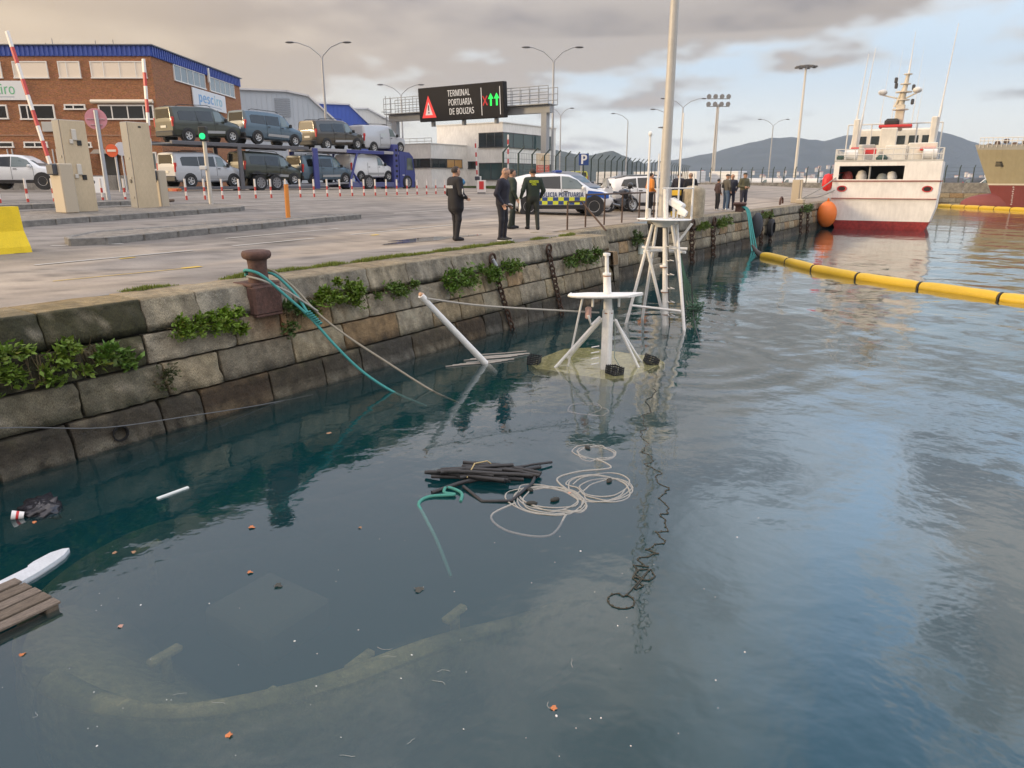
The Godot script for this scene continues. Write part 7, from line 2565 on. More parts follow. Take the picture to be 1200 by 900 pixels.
func build_cars() -> void:
	# police car seen from its right side, nose to the right
	var turn := -atan2(0.79, 0.61)
	var at := Vector3(26.0, 1.78, -6.1)
	var o := suv("police_car", "white and blue port police car with yellow and blue chequered stripe", at, turn, 1.0, paint(0.70, 0.71, 0.72), null)
	var sts := suv_st
	var bl := m(0.02, 0.10, 0.42, 0.35)
	var ye := m(0.62, 0.66, 0.05, 0.4)
	var nb := m(0.03, 0.07, 0.22, 0.4)
	for sd in [1.0, -1.0]:
		var b := MB.new()
		side_patch(b, sts, [Vector2(0.98, 0.44), Vector2(1.0, 0.80), Vector2(1.05, 0.955), Vector2(1.62, 0.895), Vector2(1.9, 0.78), Vector2(1.9, 0.66), Vector2(1.72, 0.62), Vector2(1.5, 0.8), Vector2(1.12, 0.8)], sd, 0.009)
		part("blue_wing", b, bl, o)
		for k in 9:
			for j in 2:
				b = MB.new()
				var x0 := -1.0 + k * 0.215
				side_patch(b, sts, [Vector2(x0, 0.42 + j * 0.14), Vector2(x0 + 0.215, 0.42 + j * 0.14), Vector2(x0 + 0.215, 0.56 + j * 0.14), Vector2(x0, 0.56 + j * 0.14)], sd, 0.016)
				part("chequer", b, ye if (k + j) % 2 else nb, o)
		var xf := Transform3D(Basis() if sd > 0 else Basis(Vector3.UP, PI), Vector3(-0.02, 0.80, sd * 0.928))
		text("lettering", "POLICIA PORTUARIA", 0.17, m(0.03, 0.06, 0.16, 0.5), o, xf, 1.75, true)
	var b := MB.new()
	b.rbox(Vector3(-0.1, 1.68, 0), Vector3(0.28, 0.1, 1.1), 0.03)
	part("light_bar", b, m(0.02, 0.05, 0.25, 0.2), o)
	b = MB.new()
	b.quad(Vector3(1.16, 1.072, 0.6), Vector3(1.62, 0.988, 0.62), Vector3(1.62, 0.988, -0.62), Vector3(1.16, 1.072, -0.6))
	part("blue_bonnet", b, bl, o)
	suv("white_car", "large white car with black roof parked behind the motorcycles", Vector3(32.2, 1.76, -4.75), -atan2(0.79, 0.61) + 0.12, 1.08, paint(0.70, 0.70, 0.70), paint(0.015, 0.015, 0.017))
	suv("parked_car", "dark car mostly hidden between the police car and the fence", Vector3(32.5, 1.95, -9.4), -1.9, 0.98, paint(0.03, 0.035, 0.04), null)
	suv("parked_car", "white car parked behind the low stained wall by the brick building", Vector3(17.6, 2.75, -32.4), ca + 0.1, 1.05, paint(0.62, 0.64, 0.66), null)
	# ambulance-like yellow van far behind the fence
	var sil := m(0.4, 0.4, 0.4, 0.4, 0.5)
	van("yellow van parked far beyond the green fence", Vector3(78.0, 2.4, -33.5), 0.8, paint(0.6, 0.58, 0.03), true, "", sil)
	motorbike("white police motorcycle with fluorescent yellow panels beside the white car", Vector3(28.6, 1.79, -5.75), turn + 0.35, true)
	motorbike("dark motorcycle with pale spoked wheels in front of the white car", Vector3(29.7, 1.76, -5.1), turn + 0.5, false)
	# rows of white vans on the far mole
	var wv := van("white van in the parked row beyond the far parapet, first from the left", Vector3(128.0, 1.75, -26.5), PI / 2 + 0.4, paint(0.66, 0.67, 0.68), false, "white vans parked beyond the far parapet", sil)
	var spots := [Vector3(128, 1.75, -23.5), Vector3(129, 1.75, -20.5), Vector3(128, 1.75, -17.6), Vector3(129, 1.75, -14.8), Vector3(128, 1.75, -12.0), Vector3(129, 1.75, -9.2), Vector3(128, 1.75, -6.4), Vector3(129, 1.75, -3.6), Vector3(128, 1.75, -0.8), Vector3(128, 1.75, 2.2), Vector3(129, 1.75, 5.2), Vector3(128, 1.75, 8.0)]
	for k in spots.size():
		var c := copy(wv, "white van in the parked row beyond the far parapet, %s from the left" % ordinal(k + 1), spots[k], PI / 2 + 0.4 * sin(k * 2.1) + 0.2)
		if k in [9, 10]: recolour(c, paint(0.06, 0.07, 0.09), false)
		if k == 9: c.set_meta("label", "dark van in the parked row between the trawler and the ship, left of two")
		if k == 10: c.set_meta("label", "dark van in the parked row between the trawler and the ship, right of two")
	# white trailers parked left of them
	for k in 4:
		var t := thing("trailer", "white box trailer parked beyond the far fence, %s from the left" % ordinal(k), "trailer", Vector3(122.0 + k * 2.0, 1.75, -50.0 + k * 6.5), PI / 2 - 0.35, "white box trailers beyond the fence")
		var tb := MB.new()
		tb.rbox(Vector3(0, 1.95, 0), Vector3(5.6, 2.0, 2.4), 0.05)
		part("box", tb, m(0.62, 0.64, 0.66, 0.5), t)
		tb = MB.new()
		tb.box(Vector3(0, 0.85, 0), Vector3(5.4, 0.2, 1.2))
		part("chassis", tb, m(0.05, 0.05, 0.05, 0.7), t)
		for s in [1.0, -1.0]:
			wheel(t, Vector3(-1.6, 0.45, s * 1.0), 0.45, 0.3, s, m(0.3, 0.3, 0.3, 0.5), 5)
			wheel(t, Vector3(1.6, 0.45, s * 1.0), 0.45, 0.3, s, m(0.3, 0.3, 0.3, 0.5), 5)

func motorbike(label: String, at: Vector3, turn: float, police: bool) -> void:
	var o := thing("motorcycle", label, "motorcycle", at, turn, "parked motorcycles")
	var dk := m(0.02, 0.02, 0.022, 0.5)
	var wh := paint(0.68, 0.69, 0.70) if police else paint(0.03, 0.03, 0.035)
	for x in [-0.72, 0.76]:
		var b := MB.new()
		var pts := []
		for k in 25:
			var a := TAU * k / 24.0
			pts.append(Vector3(x + 0.27 * cos(a), 0.32 + 0.27 * sin(a), 0))
		b.tube(pts, 0.055, 8, false)
		var w := part("wheel", b, dk, o)
		b = MB.new()
		pts = []
		for k in 21:
			var a := TAU * k / 20.0
			pts.append(Vector3(x + 0.205 * cos(a), 0.32 + 0.205 * sin(a), 0))
		b.tube(pts, 0.03, 6, false)
		for k in 10:
			var a := TAU * k / 10.0
			b.cyl(Vector3(x, 0.32, 0.03 * (1 if k % 2 else -1)), Vector3(x + 0.2 * cos(a), 0.32 + 0.2 * sin(a), 0), 0.014, -1, 5)
		b.cyl(Vector3(x, 0.32, -0.06), Vector3(x, 0.32, 0.06), 0.05, -1, 8)
		b.cyl(Vector3(x, 0.32, 0.055), Vector3(x, 0.32, 0.065), 0.13, -1, 14)
		part("rim", b, m(0.55, 0.56, 0.58, 0.35, 0.6), w)
	var b := MB.new()
	for s in [-0.08, 0.08]: b.cyl(Vector3(0.76, 0.32, s), Vector3(0.48, 0.98, s), 0.03, -1, 7)
	part("fork", b, m(0.4, 0.4, 0.42, 0.3, 0.8), o)
	b = MB.new()
	b.rbox(Vector3(0.02, 0.42, 0), Vector3(0.5, 0.36, 0.34), 0.08)
	b.cyl(Vector3(-0.1, 0.42, 0), Vector3(-0.72, 0.32, 0.08), 0.035, -1, 7)
	part("engine", b, m(0.09, 0.09, 0.095, 0.4, 0.5), o)
	b = MB.new()
	b.ball(Vector3(0.22, 0.86, 0), Vector3(0.30, 0.15, 0.17), 14, 8)
	part("fuel_tank", b, wh, o)
	b = MB.new()
	b.ball(Vector3(-0.35, 0.84, 0), Vector3(0.42, 0.07, 0.15), 14, 8, Basis(Vector3(0, 0, 1), -0.08))
	part("seat", b, dk, o)
	b = MB.new()
	b.tube([Vector3(0.42, 1.02, -0.36), Vector3(0.46, 1.06, -0.2), Vector3(0.5, 1.0, 0), Vector3(0.46, 1.06, 0.2), Vector3(0.42, 1.02, 0.36)], 0.02, 6)
	part("handlebar", b, dk, o)
	b = MB.new()
	for s in [-0.36, 0.36]: b.rbox(Vector3(0.5, 1.16, s), Vector3(0.03, 0.09, 0.14), 0.01)
	part("mirror", b, dk, o)
	b = MB.new()
	b.ball(Vector3(0.64, 0.88, 0), Vector3(0.1, 0.1, 0.11), 12, 8)
	part("headlight", b, m(0.6, 0.6, 0.6, 0.2), o)
	b = MB.new()
	b.ball(Vector3(0.74, 0.60, 0), Vector3(0.26, 0.07, 0.09), 10, 6, Basis(Vector3(0, 0, 1), -0.3))
	part("mudguard", b, wh, o)
	b = MB.new()
	b.cyl(Vector3(-0.15, 0.3, 0.16), Vector3(-0.85, 0.42, 0.17), 0.045, 0.055, 8)
	part("exhaust", b, m(0.3, 0.3, 0.3, 0.3, 0.8), o)
	if police:
		b = MB.new()
		b.ext(PackedVector2Array([Vector2(0.1, 0.42), Vector2(0.42, 0.36), Vector2(0.66, 0.62), Vector2(0.78, 0.88), Vector2(0.62, 1.08), Vector2(0.35, 1.0), Vector2(0.2, 0.75)]), -0.2, 0.2)
		part("fairing", b, wh, o)
		b = MB.new()
		b.ext(PackedVector2Array([Vector2(0.46, 1.03), Vector2(0.76, 0.98), Vector2(0.48, 1.42), Vector2(0.42, 1.42)]), -0.17, 0.17)
		part("windshield", b, glass(0.3, 0.32, 0.33, 0.6), o)
		for s in [-0.3, 0.3]:
			b = MB.new()
			b.rbox(Vector3(-0.62, 0.62, s), Vector3(0.52, 0.36, 0.2), 0.07)
			part("pannier", b, wh, o)
			b = MB.new()
			b.rbox(Vector3(-0.62, 0.62, s * 1.345), Vector3(0.42, 0.25, 0.015), 0.005)
			part("yellow_panel", b, m(0.62, 0.75, 0.03, 0.4), o)
		b = MB.new()
		b.rbox(Vector3(-0.78, 1.0, 0), Vector3(0.4, 0.3, 0.4), 0.08)
		part("top_case", b, m(0.60, 0.72, 0.05, 0.4), o)
	else:
		b = MB.new()
		b.ball(Vector3(0.3, 1.14, 0.3), Vector3(0.13, 0.14, 0.12), 12, 8)
		part("helmet", b, paint(0.015, 0.015, 0.017), o)

# ================================================================ ships
func build_ships() -> void:
	# --- white trawler, stern towards the viewer; local x runs to the bow
	var o := thing("trawler", "white fishing trawler with red waterline, stern towards the camera, moored at the quay", "ship", Vector3(53.6, 0, 2.55), 0.085)
	var base := Vector3()
	var white := rough_mat("trawler white", Color(0.90, 0.87, 0.83), 0.45, Vector3(0.3, 0.3, 0.3), 0.1, Vector3(0.9, 0.25, 0.9))
	var red := rough_mat("trawler red", Color(0.54, 0.05, 0.045), 0.6, Vector3(0.5, 0.5, 0.5), 0.1, Vector3(1, 1, 1))
	var sec := func(x: float, y: float) -> float:   # half beam
		var full := 3.36
		var st := lerpf(0.93, 1.0, clampf(x / 3.0, 0, 1))
		var low := 1.0 - 0.22 * pow(clampf((1.9 - y) / 2.4, 0, 1), 1.8)
		var fwd := 1.0 - pow(clampf((x - 4.0) / 21.0, 0, 1), 2.0)
		return full * st * low * maxf(fwd, 0.02)
	for q in [["hull_bottom", red, [-1.2, -0.5, 0.1, 0.54]], ["hull", white, [0.54, 1.4, 2.3, 3.05]], ["bulwark", white, [3.13, 3.6, 4.3]]]:
		var ys: Array = q[2]
		var b := MB.new()
		var rings := []
		for k in 15:
			var x := 25.0 * k / 14.0
			var p := PackedVector3Array()
			for y in ys: p.append(Vector3(x + (0.25 * clampf((2.0 - y) / 3.0, 0, 1) if k == 0 else 0.0), y + 1.6 * pow(clampf((x - 14.0) / 11.0, 0, 1), 2.0), sec.call(x, y)))
			for j in range(ys.size() - 1, -1, -1): p.append(Vector3(x + (0.25 * clampf((2.0 - ys[j]) / 3.0, 0, 1) if k == 0 else 0.0), ys[j] + 1.6 * pow(clampf((x - 14.0) / 11.0, 0, 1), 2.0), -sec.call(x, ys[j])))
			p.reverse()
			rings.append(p)
		if q[0] == "bulwark":
			b.rings(rings, true, false, true)
			# stern plate with its wide opening: x = 0, z from -3.4 to 3.4
			var hw: float = sec.call(0.0, 3.7)
			for e in [[-hw, -2.8, 3.13, 4.3], [1.05, hw, 3.13, 4.3], [-2.8, 1.05, 4.05, 4.3], [-2.8, 1.05, 3.13, 3.2]]:
				b.box(Vector3(0.05, (e[2] + e[3]) / 2, (e[0] + e[1]) / 2), Vector3(0.12, e[3] - e[2], e[1] - e[0]))
		else: b.rings(rings, true, true, true)
		part(q[0], b, q[1], o)
	var b := MB.new()
	b.box(Vector3(0.02, 3.09, 0.0), Vector3(0.16, 0.07, 6.34))
	for s in [-1.0, 1.0]: b.box(Vector3(2.5, 3.09, s * 3.25), Vector3(5.0, 0.07, 0.1))
	b.box(Vector3(-0.02, 1.98, 0.0), Vector3(0.12, 0.05, 6.2))
	part("rubbing_strake", b, m(0.30, 0.10, 0.08, 0.6), o)
	for s in [-2.5, 2.5]:
		b = MB.new()
		b.lathe([Vector2(0.17, 0.0), Vector2(0.25, 0.03), Vector2(0.27, 0.0)], 16, Vector3(0.14 - 0.16, 2.6, s), Basis(Vector3(0, 0, 1), PI / 2) * Basis().scaled(Vector3(0.75, 1, 1.15)))
		part("fairlead", b, m(0.5, 0.035, 0.04, 0.5), o)
		b = MB.new()
		b.lathe([Vector2(0.0, 0.012), Vector2(0.19, 0.012)], 14, Vector3(-0.02, 2.6, s), Basis(Vector3(0, 0, 1), PI / 2) * Basis().scaled(Vector3(0.75, 1, 1.15)))
		part("fairlead_hole", b, m(0.03, 0.015, 0.015, 0.8), o)
	# working deck seen through the opening
	b = MB.new()
	b.box(Vector3(4.5, 2.95, 0), Vector3(8.6, 0.1, 6.1))
	b.box(Vector3(3.2, 3.7, 0), Vector3(0.1, 1.3, 6.0))
	part("working_deck", b, m(0.05, 0.055, 0.06, 0.8), o)
	b = MB.new()
	b.box(Vector3(4.6, 4.36, 0), Vector3(9.0, 0.12, 6.3))
	part("upper_deck", b, m(0.42, 0.42, 0.40, 0.7), o)
	for q in [[0.9, -2.3, 0.75, Color(0.28, 0.05, 0.04)], [0.8, -1.45, 0.8, Color(0.55, 0.53, 0.5)], [0.7, -0.2, 0.6, Color(0.2, 0.22, 0.22)], [0.8, 0.35, 0.72, Color(0.6, 0.6, 0.6)]]:
		b = MB.new()
		b.lathe([Vector2(0.0, 0), Vector2(0.3, 0.0), Vector2(0.34, q[2] * 0.5), Vector2(0.22, q[2] * 0.9), Vector2(0, q[2])], 12, Vector3(q[0], 3.0, q[1]))
		part("deck_gear", b, m(q[3].r, q[3].g, q[3].b, 0.6), o)
	b = MB.new()
	b.cyl(Vector3(0.25, 3.2, -0.95), Vector3(0.25, 4.05, -0.95), 0.06)
	part("opening_post", b, m(0.3, 0.3, 0.29, 0.6), o)
	# rails round the upper deck
	for e in 3:
		b = MB.new()
		if e == 0:
			for y in [4.75, 5.1]: b.cyl(Vector3(0.1, y, -3.08), Vector3(0.1, y, 3.08), 0.028, -1, 5)
			for k in 12: b.cyl(Vector3(0.1, 4.4, -3.08 + k * 0.56), Vector3(0.1, 5.12, -3.08 + k * 0.56), 0.028, -1, 5)
		else:
			var s: float = [-3.12, 3.12][e - 1]
			for y in [4.75, 5.1]: b.cyl(Vector3(0.1, y, s), Vector3(9.0, y, s), 0.028, -1, 5)
			for k in 9: b.cyl(Vector3(0.1 + k * 1.1, 4.4, s), Vector3(0.1 + k * 1.1, 5.12, s), 0.028, -1, 5)
		part("deck_rail", b, m(0.62, 0.62, 0.6, 0.5), o)
	var cream := rough_mat("trawler cream", Color(0.72, 0.69, 0.62), 0.5, Vector3(0.4, 0.4, 0.4), 0.0, Vector3(1, 0.4, 1))
	for q in [[3.2, -1.75, 0.9, 1.1, 1.6], [2.0, 0.35, 1.2, 0.95, 1.3], [2.2, 1.9, 1.3, 1.1, 1.7], [2.4, -0.2, 0.7, 2.1, 1.0]]:
		b = MB.new()
		b.rbox(Vector3(q[0], 4.4 + q[3] / 2, q[1]), Vector3(q[2], q[3], q[4]), 0.05)
		part("deck_house", b, cream, o)
	b = MB.new()
	b.rbox(Vector3(9.5, 5.6, 0), Vector3(4.5, 2.3, 5.4), 0.12)
	var wh := part("wheelhouse", b, cream, o)
	b = MB.new()
	for k in 6: b.rbox(Vector3(7.235, 5.95, -2.1 + k * 0.84), Vector3(0.03, 0.6, 0.6), 0.01)
	part("window", b, glass(0.03, 0.04, 0.045, 0.92), wh)
	b = MB.new()
	b.rbox(Vector3(3.4, 6.65, 0.1), Vector3(1.6, 0.16, 2.0), 0.03)
	part("red_trim", b, m(0.5, 0.035, 0.035, 0.5), o)
	for q in [[Vector3(1.36, 5.0, -1.15), Vector3(0.05, 0.42, 0.75)], [Vector3(1.5, 5.2, -2.1), Vector3(0.4, 0.14, 0.5)], [Vector3(1.5, 5.1, 2.2), Vector3(0.5, 0.2, 0.9)]]:
		b = MB.new()
		b.rbox(q[0], q[1], 0.02)
		part("red_panel", b, m(0.5, 0.035, 0.035, 0.5), o)
	for s in [-2.25, 2.35]:
		b = MB.new()
		b.cyl(Vector3(0.9, 4.75, s - 0.4), Vector3(0.9, 4.75, s + 0.4), 0.34, 0.34, 14)
		part("life_raft", b, m(0.66, 0.65, 0.62, 0.5), o)
	for q in [[1.4, -0.4, 4.55], [1.5, 2.3, 4.6], [1.4, -2.9, 4.6]]:
		b = MB.new()
		b.lathe([Vector2(0, -0.02), Vector2(0.34, 0.0), Vector2(0.38, 0.14), Vector2(0.2, 0.3), Vector2(0, 0.32)], 10, Vector3(q[0], q[2] - 0.1, q[1]))
		part("net_heap", b, m(0.05, 0.09, 0.08, 0.9), o)
	# mast
	b = MB.new()
	b.rbox(Vector3(3.6, 7.2, 0.25), Vector3(0.45, 1.7, 0.55), 0.06)
	b.cyl(Vector3(3.6, 8.0, 0.25), Vector3(3.6, 9.9, 0.42), 0.2, 0.11, 10)
	b.cyl(Vector3(3.6, 7.9, -0.1), Vector3(3.6, 9.2, 0.3), 0.1, 0.08, 8)
	part("mast", b, rough_mat("mast cream", Color(0.66, 0.60, 0.50), 0.5, Vector3(0.6, 0.6, 0.6), 0.0, Vector3(2, 2, 2)), o)
	for q in [[7.7, 0.25, 0.5], [8.3, 0.35, 0.38], [8.8, 0.3, 0.5], [9.3, 0.35, 0.32], [9.9, 0.42, 0.26]]:
		b = MB.new()
		b.cyl(Vector3(3.6, q[0], q[1]), Vector3(3.6, q[0] + 0.06, q[1]), q[2], q[2], 12)
		part("mast_platform", b, m(0.55, 0.5, 0.42, 0.6), o)
	for q in [[8.7, -0.95], [8.75, 1.1]]:
		b = MB.new()
		b.cyl(Vector3(3.6, 8.35, 0.3), Vector3(3.5, q[0], q[1]), 0.06, 0.05, 6)
		part("yard_arm", b, m(0.62, 0.58, 0.5, 0.6), o)
		b = MB.new()
		b.ball(Vector3(3.5, q[0] + 0.16, q[1]), Vector3(0.3, 0.2, 0.3), 10, 6)
		part("radar_dome" if q[1] < 0 else "horn", b, m(0.6, 0.6, 0.58, 0.5), o)
	b = MB.new()
	b.rbox(Vector3(3.3, 6.9, -0.15), Vector3(0.6, 0.5, 0.9), 0.15)
	part("winch", b, m(0.03, 0.03, 0.03, 0.7), o)
	for q in [[9.6, -0.25], [9.25, -0.2], [9.1, 0.85], [8.2, 0.9]]:
		b = MB.new()
		b.rbox(Vector3(3.6, q[0], q[1]), Vector3(0.2, 0.36, 0.2), 0.05)
		part("signal_lamp", b, m(0.06, 0.06, 0.065, 0.5), o)
	for q in [[2.0, -2.35, 5.2, 11.2, 0.1, 0.3], [2.4, -2.05, 5.2, 11.6, 0.09, 0.35], [3.6, 0.45, 9.9, 12.6, 0.06, 0.05], [2.0, 2.5, 5.2, 12.6, 0.1, 0.35], [6.0, -1.0, 6.7, 11.2, 0.035, 0.12], [6.0, -0.3, 6.7, 12.0, 0.03, 0.12], [6.0, 1.3, 6.7, 10.0, 0.03, 0.12], [6.0, 1.0, 6.7, 12.0, 0.03, 0.1]]:
		b = MB.new()
		b.cyl(Vector3(q[0], q[2], q[1]), Vector3(q[0] + 0.2, q[2] + (q[3] - q[2]) * 0.35, q[1] + q[5] * 0.35), q[4], q[4] * 0.7, 6)
		b.cyl(Vector3(q[0] + 0.2, q[2] + (q[3] - q[2]) * 0.35, q[1] + q[5] * 0.35), Vector3(q[0] + 0.5, q[3], q[1] + q[5]), q[4] * 0.5, q[4] * 0.2, 5)
		part("whip_aerial", b, m(0.66, 0.66, 0.65, 0.5), o)
	for s in [-2.2, 2.35]:
		b = MB.new()
		b.rbox(Vector3(2.0, 5.9, s), Vector3(0.4, 2.4, 0.36), 0.06)
		part("gallows", b, cream, o)
	b = MB.new()
	b.cyl(Vector3(4.5, 6.9, -2.9), Vector3(4.5, 6.9, 2.9), 0.05, -1, 6)
	for s in [-2.9, -1.4, 1.4, 2.9]: b.cyl(Vector3(4.5, 4.4, s), Vector3(4.5, 6.9, s), 0.045, -1, 6)
	part("frame", b, m(0.6, 0.6, 0.58, 0.5), o)
	for k in 2:
		rope("mooring_line", "mooring line from the trawler's stern to the quay cabinet, the %s of two" % ["upper", "lower"][k], [Vector3(53.6, 3.5 - 0.9 * k, -0.2), Vector3(52.4, 2.6 - 0.5 * k, -1.1), Vector3(51.0, 2.0, -1.9)], 0.035, rope_mat("pale", Color(0.62, 0.60, 0.54)), "mooring lines of the trawler")

	# --- bow of a larger ship on the right, built back from its stem along +z
	o = thing("ship", "large ship with olive grey bow above and dark red below, cut by the right edge", "ship", Vector3(104.2, 0, 6.2), -0.12)
	var olive := rough_mat("ship olive", Color(0.40, 0.355, 0.235), 0.6, Vector3(0.25, 0.25, 0.25), 0.1, Vector3(0.7, 0.25, 0.7))
	var maroon := rough_mat("ship maroon", Color(0.235, 0.058, 0.055), 0.65, Vector3(0.25, 0.25, 0.25), 0.1, Vector3(0.7, 0.4, 0.7))
	var half := func(t: float, y: float) -> float:
		var stem := lerpf(2.9, -0.4, clampf(y / 6.8, 0, 1))   # raked stem
		var u := maxf(t - stem, 0.0)
		var wide := lerpf(4.0, 5.4, clampf(y / 6.8, 0, 1))
		return wide * (1.0 - exp(-u / lerpf(5.0, 2.9, clampf(y / 6.8, 0, 1))))
	for q in [["bottom_plating", maroon, [-1.0, 0.0, 1.0, 2.0, 2.62]], ["waterline_stripe", m(0.62, 0.60, 0.52, 0.6), [2.62, 2.8]], ["topside_plating", olive, [2.8, 3.6, 4.4, 5.2, 5.9, 6.3]], ["bulwark", rough_mat("ship grey", Color(0.42, 0.42, 0.40), 0.6, Vector3(0.25, 0.25, 0.25), 0.0), [6.3, 6.85]]]:
		var ys: Array = q[2]
		var rings := []
		for k in 31:
			var t := -0.4 + 30.0 * pow(k / 30.0, 1.7)
			var p := PackedVector3Array()
			for y in ys:
				var stem := lerpf(2.9, -0.4, clampf(y / 6.8, 0, 1))
				p.append(Vector3(-half.call(t, y), y + 0.35 * exp(-maxf(t, 0.0) / 4.0) * clampf((y - 2.8) / 3.5, 0, 1), maxf(t, stem)))
			for j in range(ys.size() - 1, -1, -1):
				var y: float = ys[j]
				var stem := lerpf(2.9, -0.4, clampf(y / 6.8, 0, 1))
				p.append(Vector3(half.call(t, y), y + 0.35 * exp(-maxf(t, 0.0) / 4.0) * clampf((y - 2.8) / 3.5, 0, 1), maxf(t, stem)))
			rings.append(p)
		b = MB.new()
		b.rings(rings, true, false, true)
		part(q[0], b, q[1], o)
	b = MB.new()
	b.ball(Vector3(0, 0.35, 2.6), Vector3(0.95, 1.35, 3.6), 18, 12)
	part("bulbous_bow", b, maroon, o)
	b = MB.new()
	for y in [7.25, 7.6]:
		b = MB.new()
		var pts := []
		for k in 14:
			var t := 0.2 + k * 1.0
			pts.append(Vector3(-half.call(t, 6.8), y + 0.35 * exp(-t / 4.0), t))
		b.tube(pts, 0.045, 5)
		part("rail", b, m(0.62, 0.60, 0.56, 0.6), o)
	b = MB.new()
	for k in 28:
		var t := 0.2 + k * 0.5
		b.cyl(Vector3(-half.call(t, 6.8), 6.8, t), Vector3(-half.call(t, 6.8), 7.62 + 0.35 * exp(-t / 4.0), t), 0.04, -1, 5)
	part("stanchions", b, m(0.62, 0.60, 0.56, 0.6), o).set_meta("kind", "stuff")
	b = MB.new()
	for k in 7:
		var t := 1.2 + k * 0.9
		b.rbox(Vector3(-half.call(t, 6.8) + 0.9, 7.0 + 0.2 * (k % 3), t), Vector3(0.7, 0.5, 0.5), 0.1)
	part("windlass", b, m(0.12, 0.08, 0.06, 0.8), o)
	b = MB.new()
	var hz := 2.9
	for k in 3:
		b.rbox(Vector3(-half.call(hz + 0.0, 4.95) - 0.02, 4.75 + k * 0.2, hz), Vector3(0.12, 0.13, 1.3), 0.02, Basis(Vector3.UP, 0.55))
	part("anchor_recess", b, m(0.03, 0.03, 0.03, 0.8), o)
	b = MB.new()
	for k in 9:
		b.rbox(Vector3(-half.call(4.4, 0.5 + k * 0.24) - 0.02, 0.5 + k * 0.24, 4.4 + 0.06 * (k % 2)), Vector3(0.04, 0.11, 0.22), 0.005, Basis(Vector3.UP, 0.35))
	part("draught_marks", b, m(0.62, 0.60, 0.58, 0.7), o)

# ================================================================ people
# a body is one field of tapered capsules joined by a smooth minimum and meshed as surface nets
func field_mesh(out: MB, bones: Array, cell: float, blend: float) -> void:   # bone: [a, b, ra, rb, colour]
	var lo := Vector3(1e9, 1e9, 1e9)
	var hi := -lo
	for q in bones:
		var rr: float = maxf(q[2], q[3]) + blend + cell
		for p in [q[0], q[1]]:
			lo = lo.min(p - Vector3(rr, rr, rr))
			hi = hi.max(p + Vector3(rr, rr, rr))
	var nx := int((hi.x - lo.x) / cell) + 2
	var ny := int((hi.y - lo.y) / cell) + 2
	var nz := int((hi.z - lo.z) / cell) + 2
	var d := PackedFloat32Array()
	d.resize(nx * ny * nz)
	d.fill(1.0)
	var near := PackedFloat32Array()
	near.resize(nx * ny * nz)
	near.fill(1.0)
	var who := PackedByteArray()
	who.resize(nx * ny * nz)
	for n in bones.size():
		var a: Vector3 = bones[n][0]
		var b: Vector3 = bones[n][1]
		var ra: float = bones[n][2]
		var rb: float = bones[n][3]
		var rr: float = maxf(ra, rb) + blend + cell * 1.5
		var l := (a.min(b) - Vector3(rr, rr, rr) - lo) / cell
		var h := (a.max(b) + Vector3(rr, rr, rr) - lo) / cell
		var ab := b - a
		var len2 := maxf(ab.length_squared(), 1e-8)
		for k in range(maxi(0, int(l.z)), mini(nz, int(h.z) + 1)):
			for j in range(maxi(0, int(l.y)), mini(ny, int(h.y) + 1)):
				var at := (k * ny + j) * nx
				for i in range(maxi(0, int(l.x)), mini(nx, int(h.x) + 1)):
					var p := lo + Vector3(i, j, k) * cell
					var t := clampf((p - a).dot(ab) / len2, 0.0, 1.0)
					var v := p.distance_to(a + ab * t) - lerpf(ra, rb, t)
					var w := at + i
					if v < near[w]:
						near[w] = v
						who[w] = n
					var e := maxf(blend - absf(d[w] - v), 0.0) / blend
					d[w] = minf(d[w], v) - e * e * blend * 0.25
	var index := PackedInt32Array()
	index.resize(nx * ny * nz)
	index.fill(-1)
	var vs := PackedVector3Array()
	var ns := PackedVector3Array()
	var cs := PackedColorArray()
	var off := [0, 1, nx, nx + 1, nx * ny, nx * ny + 1, nx * ny + nx, nx * ny + nx + 1]
	for k in nz - 1:
		for j in ny - 1:
			var at := (k * ny + j) * nx
			for i in nx - 1:
				var w := at + i
				var neg := 0
				for c in 8:
					if d[w + off[c]] < 0.0: neg += 1
				if neg == 0 or neg == 8: continue
				var s := Vector3()
				var cnt := 0
				for e in [[0, 1], [2, 3], [4, 5], [6, 7], [0, 2], [1, 3], [4, 6], [5, 7], [0, 4], [1, 5], [2, 6], [3, 7]]:
					var da := d[w + off[e[0]]]
					var db := d[w + off[e[1]]]
					if (da < 0.0) != (db < 0.0):
						var t := da / (da - db)
						s += Vector3(e[0] & 1, (e[0] >> 1) & 1, e[0] >> 2).lerp(Vector3(e[1] & 1, (e[1] >> 1) & 1, e[1] >> 2), t)
						cnt += 1
				s /= cnt
				index[w] = vs.size()
				vs.append(lo + (Vector3(i, j, k) + s) * cell)
				var g := Vector3()
				for c in 8:
					var dv := d[w + off[c]]
					g += Vector3(1 if c & 1 else -1, 1 if c & 2 else -1, 1 if c & 4 else -1) * dv
				ns.append(g.normalized())
				var best := w
				for c in 8:
					if near[w + off[c]] < near[best]: best = w + off[c]
				cs.append(bones[who[best]][4])
	for k in range(1, nz - 1):
		for j in range(1, ny - 1):
			for i in range(1, nx - 1):
				var w := (k * ny + j) * nx + i
				var inside := d[w] < 0.0
				for ax in 3:
					var st: int = [1, nx, nx * ny][ax]
					if inside == (d[w + st] < 0.0): continue
					var u: int = [nx, nx * ny, 1][ax]
					var v: int = [nx * ny, 1, nx][ax]
					var q := [index[w], index[w - u], index[w - u - v], index[w - v]]
					if q.min() < 0: continue
					if inside: q.reverse()
					for t in [[q[0], q[1], q[2]], [q[0], q[2], q[3]]]:
						for x in t:
							out.v.append(vs[x]); out.n.append(ns[x]); out.c.append(cs[x])

